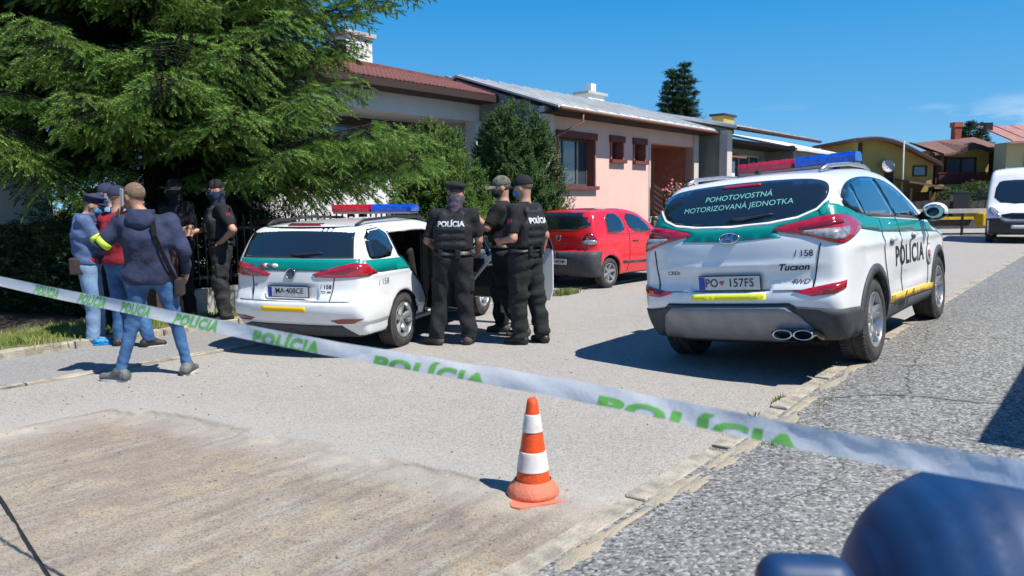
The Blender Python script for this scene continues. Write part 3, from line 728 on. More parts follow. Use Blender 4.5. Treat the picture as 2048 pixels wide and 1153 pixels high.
# ------------------------------------------------------------ white police SUV (right)
def build_suv():
    root = empty('police_suv', label='white police SUV with teal stripe, number plate 157FS, two wheels up on the pavement', cat='police car')
    def extra(P, F):
        q = P.copy(); q[:, 1] = np.abs(q[:, 1])
        # number plate recess
        F = np.maximum(F, -(rbox(P, (-.94, 0, .775), (.105, .345, .085), .03) ))
        # crease above the plate
        F = F - .012 * np.exp(-((P[:, 2] - .90) / .03) ** 2) * (P[:, 0] < -.5) * np.clip(1 - (np.abs(P[:, 1]) / .8) ** 4, 0, 1)
        # shoulder crease + lower door scallop
        xm = np.clip((P[:, 0] + .6) / .2, 0, 1) * np.clip((3.2 - P[:, 0]) / .2, 0, 1)
        F = F - .012 * np.exp(-((P[:, 2] - (1.00 - .02 * P[:, 0])) / .035) ** 2) * xm
        F = F + .016 * np.exp(-((P[:, 2] - .60) / .10) ** 2) * np.exp(-((P[:, 0] - 1.35) / .75) ** 4)
        return F
    S = CarShape(
        top=[(-.70, 1.50), (-.55, 1.615), (-.2, 1.66), (.3, 1.69), (.9, 1.70), (1.35, 1.665), (1.6, 1.585), (1.9, 1.44), (2.2, 1.27), (2.42, 1.15), (2.6, 1.10), (3.0, 1.04), (3.3, .97), (3.5, .82), (3.6, .6)],
        rear=[(.22, -.66), (.35, -.78), (.5, -.865), (.62, -.90), (.70, -.885), (.78, -.85), (.95, -.845), (1.08, -.83), (1.2, -.78), (1.3, -.71), (1.45, -.60), (1.58, -.47), (1.75, -.25)],
        front=[(.22, 3.35), (.45, 3.55), (.75, 3.58), (.95, 3.50), (1.1, 3.3), (1.7, 2.8)],
        plan=[(-.95, .80), (-.6, .885), (-.2, .915), (.3, .91), (1.2, .90), (2.3, .915), (2.9, .90), (3.3, .86), (3.65, .72)],
        sec=[(.2, .92), (.35, .965), (.55, 1.0), (.78, 1.0), (.95, 1.0), (1.08, .985), (1.2, .945), (1.38, .872), (1.52, .812), (1.7, .70)],
        wheels=(0, 2.67), rw=.352, wb=2.67, zb=.27, rc=.135, fc=.3, crown=.038, ky=.085, kr=.07, kf=.13, extra=extra, flare=.014, arch=.05)
    body_mesh(S, root, M_white, .024)
    # ---- rear glass
    half = [(0, 1.235), (-.30, 1.243), (-.52, 1.272), (-.645, 1.31), (-.72, 1.385), (-.735, 1.47), (-.69, 1.55), (-.5, 1.585), (0, 1.598)]
    gl = half + [(-p[0], p[1]) for p in half[-2:0:-1]]
    gls = smooth_poly(gl, 2)
    patch(S, 'rear_window', gls, 0, M_glass, root, .005, .05)
    low = [(.735, 1.41), (.66, 1.322), (.53, 1.267), (.30, 1.237), (0, 1.227), (-.30, 1.237), (-.53, 1.267), (-.66, 1.322), (-.735, 1.41)]
    patch(S, 'white_trim', strip([(a * 1.01, b) for a, b in low], .016), 0, mat('foil_white', (.85, .86, .86), .4), root, .008, .05)
    patch(S, 'brake_light', [(.17, 1.555), (.17, 1.575), (-.17, 1.575), (-.17, 1.555)], 0, M_lampr, root, .012, .05)
    # wiper
    w = [(.02, 1.268), (-.06, 1.262), (-.18, 1.278), (-.34, 1.30), (-.34, 1.309), (-.16, 1.296), (.02, 1.287)]
    patch(S, 'wiper', w, 0, M_black, root, .022, .05)
    text_on(S, 'window_lettering', 'POHOTOVOSTNÁ', .062, .0, 1.475, 0, M_textg, root, .0062, sx=1.16, tilt=rad(1))
    text_on(S, 'window_lettering', 'MOTORIZOVANÁ JEDNOTKA', .062, .0, 1.395, 0, M_textg, root, .0062, sx=1.16, tilt=rad(1))
    # ---- teal band over the tailgate
    band = [(.745, 1.395), (.67, 1.312), (.54, 1.257), (.32, 1.222), (0, 1.212), (-.32, 1.222), (-.54, 1.257), (-.67, 1.312), (-.745, 1.395), (-.77, 1.27), (-.74, 1.265), (-.36, 1.195), (-.43, 1.125), (0, 1.105), (.43, 1.125), (.36, 1.195), (.74, 1.265), (.77, 1.27)]
    patch(S, 'teal_band', band, 0, M_green, root, .004, .05)
    # ---- teal band on the sides
    for mir in (False, True):
        bt = side([(-.50, 1.345), (-.38, 1.32), (-.2, 1.27), (.1, 1.225), (.6, 1.195), (1.2, 1.165), (1.8, 1.13), (2.25, 1.09), (2.9, .99), (3.05, .90), (2.6, .97), (1.8, 1.015), (.9, 1.055), (.3, 1.085), (-.28, 1.14), (-.38, 1.20), (-.50, 1.25)])
        patch(S, 'teal_band', bt, 90, M_green, root, .004, .06, mirror=mir)
        patch(S, 'teal_band', TZ([(-.72, -.745, 1.385), (-.49, -.80, 1.345), (-.49, -.87, 1.262), (-.74, -.765, 1.27)], 45), 45, M_green, root, .0045, .05, mirror=mir)
        patch(S, 'yellow_strip', side([(.60, .425), (.60, .49), (2.28, .445), (2.28, .38)]), 90, M_yel, root, .016, .06, mirror=mir)
        # glasshouse
        frame = smooth_poly(side([(-.44, 1.36), (-.36, 1.295), (-.05, 1.235), (.6, 1.205), (1.3, 1.175), (1.95, 1.135), (2.06, 1.12), (1.85, 1.30), (1.62, 1.43), (1.3, 1.54), (.9, 1.585), (.4, 1.585), (-.05, 1.545), (-.33, 1.465)]), 2)
        patch(S, 'window_frame', frame, 90, M_trim, root, .003, .06, mirror=mir)
        patch(S, 'side_window', smooth_poly(side([(-.39, 1.37), (-.30, 1.305), (.02, 1.25), (.0, 1.30), (-.05, 1.50), (-.28, 1.44)]), 1), 90, M_glassb, root, .007, .05, mirror=mir)
        patch(S, 'side_window', side([(.05, 1.248), (.50, 1.222), (.98, 1.205), (.93, 1.30), (.80, 1.565), (.4, 1.562), (.0, 1.515)]), 90, M_glassb, root, .007, .05, mirror=mir)
        patch(S, 'side_window', side([(1.07, 1.20), (1.5, 1.175), (1.93, 1.155), (1.72, 1.33), (1.5, 1.44), (1.25, 1.525), (.90, 1.563)]), 90, M_glassb, root, .007, .05, mirror=mir)
        # cladding: arches and sill
        R0 = .352
        ring = arc(0, R0, R0 + .052, -9, 189, 26) + arc(0, R0, R0 + .125, 189, -9, 26)
        patch(S, 'arch_cladding', side([p for p in ring]), 90, M_clad, root, .012, .06, mirror=mir, thick=.03)
        ring = arc(2.67, R0, R0 + .052, -9, 189, 26) + arc(2.67, R0, R0 + .118, 189, -9, 26)
        patch(S, 'arch_cladding', side(ring), 90, M_clad, root, .012, .06, mirror=mir, thick=.03)
        patch(S, 'sill_cladding', side([(.40, .285), (.44, .405), (.62, .408), (2.26, .365), (2.24, .285)]), 90, M_clad, root, .014, .06, mirror=mir, thick=.03)
        # door gaps
        for ln in ([(.42, 1.20), (.36, 1.05), (.40, .80), (.47, .60), (.56, .42)], [(1.02, 1.19), (1.03, .8), (1.05, .40)], [(2.08, 1.12), (2.13, .9), (2.12, .6), (2.06, .39)]):
            patch(S, 'panel_gap', side(strip(ln, .010)), 90, M_under, root, .0055, .06, mirror=mir)
        for xh in (.55, 1.42):
            patch(S, 'door_handle', smooth_poly(side([(xh, .985), (xh, 1.015), (xh + .19, 1.01), (xh + .19, .98)]), 1), 90, M_white, root, .028, .05, mirror=mir)
            patch(S, 'handle_recess', smooth_poly(side([(xh + .0, .955), (xh + .02, 1.02), (xh + .18, 1.015), (xh + .14, .95)]), 1), 90, M_silver, root, .004, .05, mirror=mir)
        # roof rail
        sg = 1 if mir else -1
        mb = MB(); mb.tube([(-.28, sg * .60, 1.645), (-.1, sg * .605, 1.685), (.5, sg * .60, 1.712), (1.1, sg * .58, 1.70), (1.32, sg * .57, 1.66)], .018, 8); mb.build('roof_rail', M_alloy, root, True)
        # mirror
        F = lambda P, sg=sg: smin(ellip(P, (1.98, sg * 1.02, 1.20), (.085, .125, .095)), rcone(P, (1.99, sg * .80, 1.13), (1.98, sg * .95, 1.17), .03, .03), .04)
        V, Q = sdf_mesh(F, (1.85, min(sg * .72, sg * 1.2), 1.05), (2.1, max(sg * .72, sg * 1.2), 1.34), .014)
        me = np_mesh(V, Q); me.materials.append(M_white); me.materials.append(M_trim)
        cc = np.zeros(len(Q) * 3); me.polygons.foreach_get('center', cc); cc = cc.reshape(-1, 3)
        me.polygons.foreach_set('material_index', ((cc[:, 2] < 1.17) | (np.abs(cc[:, 1]) < .93) | (cc[:, 0] < 1.93)).astype(np.int32))
        link_mesh('wing_mirror', me, None, root, True)
        MB().lathe([(0, 0), (.085, 0), (.08, .004)], 24, Matrix.Translation((1.905, sg * 1.03, 1.205)) @ Matrix.Rotation(rad(-90), 4, 'Y') @ Matrix.Diagonal((.8, 1.1, 1, 1))).build('mirror_glass', M_chrome, root)
        # tail lamp (wraps round the corner, seen at 38 degrees)
        A = 36
        L = [(-.83, -.36, 1.185), (-.76, -.58, 1.235), (-.66, -.76, 1.27), (-.52, -.87, 1.265), (-.40, -.90, 1.235), (-.22, -.91, 1.165), (-.42, -.90, 1.10), (-.60, -.86, 1.055), (-.70, -.80, 1.045), (-.78, -.64, 1.12), (-.83, -.48, 1.155)]
        pl = TZ(L, A)
        lamp = patch(S, 'tail_lamp', smooth_poly(pl, 1), A, M_lampr, root, .012, .035, mirror=mir, thick=.03)
        for nm, LL, mm, of in (('lamp_rim', None, M_lampd, 0),
                               ('clear_lens', [(-.80, -.55, 1.155), (-.70, -.72, 1.165), (-.60, -.82, 1.165), (-.50, -.87, 1.17), (-.56, -.86, 1.10), (-.66, -.83, 1.068), (-.74, -.74, 1.10)], M_lampc, .016),
                               ('inner_lens', [(-.76, -.56, 1.19), (-.66, -.76, 1.225), (-.55, -.85, 1.225), (-.55, -.85, 1.20), (-.66, -.78, 1.19), (-.78, -.58, 1.165)], M_lampd, .017)):
            if LL: patch(S, nm, smooth_poly(TZ(LL, A), 1), A, mm, lamp, of, .035, mirror=mir, thick=.002)
        # white outline round the lamp where the teal ends
        # lower reflector
        LR = [(-.86, -.52, .69), (-.82, -.68, .72), (-.72, -.83, .75), (-.66, -.87, .76), (-.68, -.865, .70), (-.76, -.80, .665), (-.84, -.66, .65)]
        patch(S, 'fog_lamp', TZ(LR, 30), 30, M_lampr, root, .008, .04, mirror=mir)
        # tailgate gap
        patch(S, 'panel_gap', [(-.722 - .005, 1.06), (-.722 + .005, 1.06), (-.665 + .005, .70), (-.665 - .005, .70)], 0, M_under, root, .0045, .05, mirror=mir)
        # bumper corner cladding
        CC = [(-.66, -.90, .52), (-.86, -.60, .53), (-.82, -.62, .30), (-.72, -.80, .28), (-.50, -.93, .28), (-.42, -.93, .33), (-.42, -.93, .50)]
        patch(S, 'corner_cladding', TZ([(-.42, -.93, .52), (-.62, -.9, .535), (-.80, -.76, .545), (-.88, -.55, .57), (-.86, -.50, .45), (-.80, -.60, .30), (-.70, -.80, .285), (-.44, -.93, .30)], 38), 38, M_clad, root, .013, .045, mirror=mir, thick=.03)
    patch(S, 'panel_gap', [(.665, .697), (.665, .703), (-.665, .703), (-.665, .697)], 0, M_under, root, .0045, .06)
    # logo on the door, seen on the right side only
    text_on(S, 'door_lettering', 'POLÍCIA', .255, -1.36, .81, 90, M_textb, root, .0035, bold=.006, sx=1.12, spacing=1.12, tilt=rad(-1.2))
    if True:
        text_on(S, 'call_number', '/ 158', .072, -.60, .985, 0, M_textb, root, .0025, bold=.001, sx=.95)
        text_on(S, 'call_number', '/ 158', .075, .30, 1.44, 90, M_grille, root, .003, sx=1.2)
    patch(S, 'crest', [(-2.16 + .105 * math.cos(a), .755 + .115 * math.sin(a)) for a in np.linspace(0, 2 * math.pi, 20)[:-1]], 90, M_grille, root, .006, .05)
    patch(S, 'crest_shield', [(-2.16 + .092 * math.cos(a), .755 + .10 * math.sin(a)) for a in np.linspace(0, 2 * math.pi, 20)[:-1]], 90, M_textw, root, .008, .05)
    patch(S, 'crest_shield', [(-2.21, .80), (-2.11, .80), (-2.11, .74), (-2.16, .69), (-2.21, .74)], 90, M_lampr, root, .0105, .05)
    text_on(S, 'badge', 'Tucson', .072, -.52, .88, 0, M_textb, root, .004, bold=.002, sx=1.1, shear=.35)
    text_on(S, 'badge', 'CRDi', .045, .52, .86, 0, M_grille, root, .003, bold=.001, sx=1.2)
    text_on(S, 'badge', '4WD', .055, -.57, .765, 0, M_grille, root, .003, bold=.001, sx=1.1, shear=.3)
    # emblem: an oval ring with a slanted letter
    P0, N0, ok = S.onto(np.array([.0]), np.array([1.135]), 0.); p = Vector(P0[0]); nr = Vector(N0[0])
    em = empty('emblem', p + nr * .012); em.parent = root; em.rotation_euler = nr.to_track_quat('Z', 'Y').to_euler()
    ro = nr.to_track_quat('Z', 'Y').to_matrix(); 
    yv = ro.inverted() @ Vector((0, -1, 0))
    th = math.atan2(yv.y, yv.x); Mx = Matrix.Rotation(th, 4, 'Z')
    mb = MB(); pts = [(.085 * math.cos(a), .046 * math.sin(a)) for a in np.linspace(0, 2 * math.pi, 29)]
    mb.tube([Mx @ Vector((a, b, 0)) for a, b in pts], .008, 6, False); mb.build('ring', M_chrome, em, True)
    mb = MB(); mb.lathe([(0, -.006), (.08, -.006), (.085, -.012)], 28, Mx @ Matrix.Diagonal((1, .55, 1, 1))); mb.build('backing', M_silver, em)
    text_flat('letter', 'H', .085, Mx @ Matrix(((1, .3, 0, 0), (0, 1, 0, 0), (0, 0, 1, .002), (0, 0, 0, 1))), M_chrome, em, bold=.003, sx=1.3)
    # number plate, its recess, yellow strip
    number_plate(root, -.862, 0, .768, ('PO', '157FS'), -3)
    patch(S, 'yellow_strip', [(.33, .625), (.33, .672), (-.31, .680), (-.31, .632)], 0, M_yel2, root, .006, .05)
    # diffuser
    di = [(.70, .30), (.62, .50), (.53, .572), (-.46, .572), (-.56, .50), (-.70, .30), (-.45, .28), (.45, .28)]
    patch(S, 'diffuser_edge', [(.76, .29), (.66, .53), (.56, .602), (-.49, .602), (-.60, .53), (-.76, .29)], 0, M_trim, root, .010, .05, thick=.03)
    patch(S, 'diffuser', di, 0, M_silver, root, .022, .05, thick=.03)
    for yy in (-.42, -.585):
        mb = MB(); M0 = Matrix.Translation((-.80, yy, .345)) @ Matrix.Rotation(rad(-90), 4, 'Y') @ Matrix.Diagonal((.5, 1.0, 1, 1))
        mb.lathe([(.082, -.10), (.082, .065), (.076, .078), (.066, .065), (.064, -.1)], 24, M0); mb.build('exhaust_tip', M_chrome, root, True)
        MB().lathe([(0, .0), (.066, .0)], 24, M0).build('exhaust_mouth', M_under, root)
    patch(S, 'exhaust_surround', smooth_poly([(-.30, .395), (-.33, .29), (-.68, .29), (-.71, .345), (-.62, .405)], 1), 0, M_trim, root, .028, .05)
    # underbody, so that nothing shines through
    MB().box((1.3, 0, .26), (3.6, 1.3, .10)).build('underbody', M_under, root)
    for xw, yw in ((0, -.795), (0, .795), (2.67, -.80), (2.67, .80)):
        wheel(root, xw, yw, .352, .235, -1 if yw < 0 else 1, .232, M_alloy, 5, True)
    light_bar(root, .95, 1.79, 1.16, .28, .10)
    mb = MB(); mb.tube([(.05, .06, 1.69), (-.05, .06, 1.80)], .005, 6); mb.box((.05, .06, 1.70), (.06, .04, .03)); mb.build('aerial', M_black, root)
    place_car(root, 2.4435, 7.083, .083, 39.07, 4.35, .72, 1.0157)
    return root
build_suv()
# ------------------------------------------------------------ white police estate (left, doors open)
def car_seat(parent, x, y, z=.45, name='seat'):
    se = empty(name); se.parent = parent; se.location = (x, y, z)
    F = lambda P: smin(smin(rbox(P, (0, 0, 0), (.26, .25, .08), .05), rbox(P, (-.26, 0, .32), (.07, .24, .32), .06, np.array(Matrix.Rotation(rad(-14), 3, 'Y'))), .06),
                       rbox(P, (-.37, 0, .78), (.05, .13, .09), .045), .02)
    V, Q = sdf_mesh(F, (-.55, -.3, -.12), (.32, .3, .92), .03, 2); link_mesh('cushion', np_mesh(V, Q), M_seat, se, True)
    return se
def build_estate():
    root = empty('police_estate', label='white police estate car with its right-hand doors open, beside the big spruce', cat='police car')
    edge = Curve1([(.30, .55), (.50, .58), (.70, .47), (.9, .22), (1.10, -.02), (1.25, -.05), (1.5, -.12)])
    Tz = Curve1([(-.2, 1.40), (.6, 1.405), (1.2, 1.36), (1.5, 1.27), (1.9, 1.04)])
    def cabin(P):
        x, y, z = P[:, 0], P[:, 1], P[:, 2]
        box = np.maximum(np.maximum(np.maximum(-.25 - x, x - 1.85), np.maximum(.42 - z, z - Tz(x))), np.abs(y) - .66)
        hi = np.maximum(1.05 - z, z - (Tz(x) - .03))
        dr = np.maximum(np.maximum(edge(z) - x, x - .93), np.maximum(.34 - z, z - (Tz(x) - .03)))
        fr = np.maximum(np.maximum(1.03 - x, x - np.where(z > 1.0, 1.92 - (z - 1.0) * 1.25, 1.92)), np.maximum(.34 - z, z - (Tz(x) - .03)))
        right = np.maximum(np.minimum(dr, fr), np.maximum(y + .5, -y - 1.2))
        left = np.maximum(np.minimum(np.maximum(dr, hi), np.maximum(fr, hi)), np.maximum(.5 - y, y - 1.2))
        return np.minimum(np.minimum(box, right), left)
    S = CarShape(
        top=[(-.95, 1.33), (-.80, 1.47), (-.6, 1.51), (0, 1.54), (.8, 1.54), (1.2, 1.49), (1.5, 1.38), (1.8, 1.21), (2.1, 1.06), (2.3, 1.01), (2.9, .94), (3.2, .86), (3.45, .68)],
        rear=[(.25, -.88), (.42, -.99), (.58, -1.045), (.66, -1.04), (.80, -.985), (.95, -.975), (1.08, -.955), (1.15, -.92), (1.3, -.84), (1.45, -.74), (1.6, -.55)],
        front=[(.22, 3.3), (.45, 3.44), (.65, 3.46), (.85, 3.35), (1.0, 3.1), (1.5, 2.7)],
        plan=[(-1.05, .80), (-.7, .875), (-.2, .895), (1.2, .90), (2.3, .895), (2.9, .88), (3.3, .80), (3.5, .72)],
        sec=[(.2, .92), (.35, .965), (.55, 1.0), (.9, .995), (1.05, .975), (1.13, .95), (1.3, .875), (1.45, .80), (1.55, .72)],
        wheels=(0, 2.635), rw=.325, wb=2.635, zb=.25, rc=.15, fc=.28, ky=.10, kr=.07, kf=.12, flare=.008, arch=.042, cuts=(cabin,))
    def extra(P, F):
        F = F - .02 * sstep(.66 - P[:, 2], 0, .03) * sstep(P[:, 2], .40, .43) * (P[:, 0] < -.4)
        F = np.maximum(F, -(rbox(P, (-1.06, 0, .765), (.09, .36, .095), .03)))
        return F - .009 * np.exp(-((P[:, 2] - .93) / .02) ** 2) * (P[:, 0] > -.7)
    S.extra = extra
    body_mesh(S, root, M_white, .024)
    gl = [(.62, 1.145), (.70, 1.20), (.66, 1.44), (.62, 1.462), (-.62, 1.462), (-.66, 1.44), (-.70, 1.20), (-.62, 1.145)]
    patch(S, 'rear_window', [(.735, 1.135), (.66, 1.475), (-.66, 1.475), (-.735, 1.135)], 0, M_glass, root, .005, .06)
    patch(S, 'brake_light', [(.22, 1.485), (.22, 1.505), (-.22, 1.505), (-.22, 1.485)], 0, M_lampd, root, .012, .06)
    patch(S, 'wiper', [(.03, 1.165), (-.05, 1.155), (-.38, 1.185), (-.38, 1.192), (.03, 1.18)], 0, M_black, root, .02, .06)
    patch(S, 'teal_band', [(.80, 1.127), (.80, 1.02), (.5, .995), (-.5, .995), (-.80, 1.02), (-.80, 1.127)], 0, M_green, root, .004, .06)
    for mir in (False, True):
        if not mir:
            patch(S, 'teal_band', side([(-.80, 1.11), (-.06, 1.085), (.02, 1.085), (.17, .94), (-.5, .955), (-.86, .99)]), 90, M_green, root, .004, .06)
            patch(S, 'door_trim', side(strip([(-.10, 1.40), (-.045, 1.12), (.03, 1.08), (.26, .88), (.50, .68), (.61, .50), (.58, .33)], .03)), 90, M_trim, root, .004, .05)
        patch(S, 'window_frame', smooth_poly(side([(-.70, 1.15), (-.61, 1.43), (-.15, 1.46), (-.10, 1.12), (-.62, 1.10)]), 1), 90, M_trim, root, .003, .06, mirror=mir)
        patch(S, 'side_window', smooth_poly(side([(-.66, 1.16), (-.57, 1.41), (-.17, 1.435), (-.12, 1.135), (-.60, 1.125)]), 1), 90, M_glassb, root, .007, .06, mirror=mir)
        L = [(-1.0, -.30, .965), (-.93, -.60, 1.055), (-.84, -.74, 1.085), (-.76, -.84, 1.07), (-.60, -.885, .955), (-.80, -.86, .935), (-.95, -.60, .925), (-1.0, -.34, .93)]
        lamp = patch(S, 'tail_lamp', TZ(L, 34), 34, M_lampr, root, .012, .04, mirror=mir, thick=.03)
        patch(S, 'inner_lens', TZ([(-.95, -.42, .975), (-.86, -.70, 1.04), (-.80, -.78, 1.03), (-.90, -.64, .965)], 34), 34, M_lampd, lamp, .015, .04, mirror=mir, thick=.002)
        patch(S, 'fog_lamp', TZ([(-1.0, -.50, .455), (-.93, -.64, .478), (-.80, -.82, .475), (-.88, -.74, .425), (-.97, -.58, .425)], 20), 20, M_lampd, root, .006, .04, mirror=mir)
        patch(S, 'panel_gap', [(-.545, .93), (-.535, .93), (-.50, .66), (-.51, .66)], 0, M_under, root, .0045, .05, mirror=mir)
        sg = 1 if mir else -1
        MB().tube([(-.55, sg * .60, 1.49), (-.4, sg * .615, 1.54), (.4, sg * .62, 1.56), (1.1, sg * .60, 1.53), (1.25, sg * .585, 1.48)], .017, 8).build('roof_rail', M_black, root, True)
    patch(S, 'bumper_line', [(.72, .662), (.72, .670), (-.72, .670), (-.72, .662)], 0, M_silver, root, .0045, .06)
    patch(S, 'yellow_strip', [(.36, .545), (.36, .605), (-.22, .605), (-.22, .545)], 0, M_yel, root, .006, .06)
    patch(S, 'lower_valance', [(.80, .255), (.72, .36), (.60, .395), (-.60, .395), (-.66, .34), (-.76, .255)], 0, M_clad, root, .008, .06)
    number_plate(root, -1.0, .03, .765, None, -2)
    text_on(S, 'plate_lettering', 'MA 188CE', .075, .03, .775, 0, M_textb, root, .045, bold=.0, sx=.9) if False else None
    M = Matrix(((0, 0, 1, -1.015), (-1, 0, 0, .01), (0, 1, 0, .775), (0, 0, 0, 1)))
    text_flat('plate_lettering', 'MA·408CE', .085, M, M_textb, root, bold=.001, sx=1.0)
    text_on(S, 'call_number', '/ 158', .065, -.44, .825, 0, M_textb, root, .003, bold=.001)
    text_on(S, 'badge', 'TDI 4M', .04, -.44, .765, 0, M_grille, root, .003, bold=.001)
    text_on(S, 'badge', 'Golf', .04, .50, .83, 0, M_grille, root, .003, bold=.001)
    text_on(S, 'call_number', '/ 158', .10, .46, .84, 90, M_grille, root, .003, sx=1.1)
    # small crest on the teal band
    for k, (mm, dx) in enumerate(((M_lampr, .0), (M_textw, -.05), (M_grille, -.10), (M_textw, -.17))):
        patch(S, 'crest', smooth_poly([(.44 + dx, 1.045), (.42 + dx, 1.075), (.36 + dx, 1.075), (.34 + dx, 1.045), (.38 + dx, 1.022)], 1), 0, mm, root, .0065 + k * .0006, .04, thick=.001)
    P0, N0, ok = S.onto(np.array([.0]), np.array([.965]), 0.); p = Vector(P0[0]); nr = Vector(N0[0])
    em = empty('emblem', p + nr * .012); em.parent = root; em.rotation_euler = nr.to_track_quat('Z', 'Y').to_euler()
    mb = MB(); mb.tube([(.06 * math.cos(a), .06 * math.sin(a), 0) for a in np.linspace(0, 2 * math.pi, 25)], .007, 6, False); mb.build('ring', M_chrome, em, True)
    MB().lathe([(0, -.005), (.058, -.005), (.06, -.012)], 24).build('backing', M_grille, em)
    ro = nr.to_track_quat('Z', 'Y').to_matrix(); yv = ro.inverted() @ Vector((0, -1, 0)); Mx = Matrix.Rotation(math.atan2(yv.y, yv.x), 4, 'Z')
    text_flat('letter', 'V', .05, Mx @ Matrix.Translation((0, .024, .002)), M_chrome, em, bold=.001)
    text_flat('letter', 'W', .05, Mx @ Matrix.Translation((0, -.016, .002)), M_chrome, em, bold=.001)
    MB().box((1.3, 0, .30), (4.2, 1.3, .10)).build('underbody', M_under, root)
    MB().box((.9, -.84, .30), (1.6, .10, .05)).build('door_sill', M_silver, root, bevel=.01)
    car_seat(root, .15, -.36, .50); car_seat(root, .15, .36, .50); car_seat(root, 1.12, -.38, .52); car_seat(root, 1.12, .38, .52)
    MB().box((.93 + .045, -.80, .9), (.09, .08, 1.05)).build('door_pillar', M_black, root, bevel=.01)
    def door(hx, ang, name, front):
        d = empty(name, (hx, -.90, 0)); d.parent = root; d.rotation_euler = (0, 0, rad(ang))
        # local -x runs back from the hinge, outer skin towards -y
        L = 1.32 if front else .98; fn = lambda u_, v_, q: (-u_, q, v_)
        low = [(0, .34), (L - .04, .34), (L, .50), (L, .98), (L - .01, 1.06), (0, 1.02)] if front else [(0, .34), (.38, .34), (.52, .62), (.80, .86), (.96, 1.0), (.96, 1.07), (0, 1.05)]
        MB().prism(low, -.025, .0, fn).build('door_skin', M_white, d, bevel=.006)
        inn = [(p[0] * .86 + .04, p[1] * .90 + .055) for p in low]
        MB().prism(inn, .0, .05, fn).build('door_lining', M_seat, d, bevel=.012)
        top = [(0.02, 1.03), (.40, 1.35), (L - .12, 1.38), (L - .01, 1.05)] if front else [(0.01, 1.05), (.02, 1.38), (.75, 1.36), (.95, 1.06)]
        mb = MB()
        for a, b in zip(top, top[1:]): mb.bar((-a[0], .0, a[1]), (-b[0], .0, b[1]), .035, .035)
        mb.build('window_frame', M_trim, d)
        mb = MB()
        for a, b in zip(top, top[1:]): mb.bar((-a[0] * 1.0, -.024, a[1] + .008), (-b[0], -.024, b[1] + .008), .016, .016)
        mb.build('frame_skin', M_white, d)
        MB().bar((-.15, .055, .80), (-.75, .055, .84), .04, .03).build('armrest', M_silver, d, bevel=.01)
        if front:
            MB().prism(smooth_poly([(-.02, 1.06), (.16, 1.06), (.18, 1.20), (.02, 1.20)], 1), -.23, -.10, fn).build('wing_mirror', M_white, d, bevel=.02)
    door(2.0, 84, 'front_door', True)
    door(1.0, 66, 'rear_door', False)
    for xw, yw in ((0, -.785), (0, .785), (2.635, -.785), (2.635, .785)):
        wheel(root, xw, yw, .325, .215, -1 if yw < 0 else 1, .212, M_alloy, 5, False)
    light_bar(root, .95, 1.65, 1.20, .28, .10)
    place_car(root, -1.9356, 8.557, .0, 19.6, 0, .69, .9039)
build_estate()

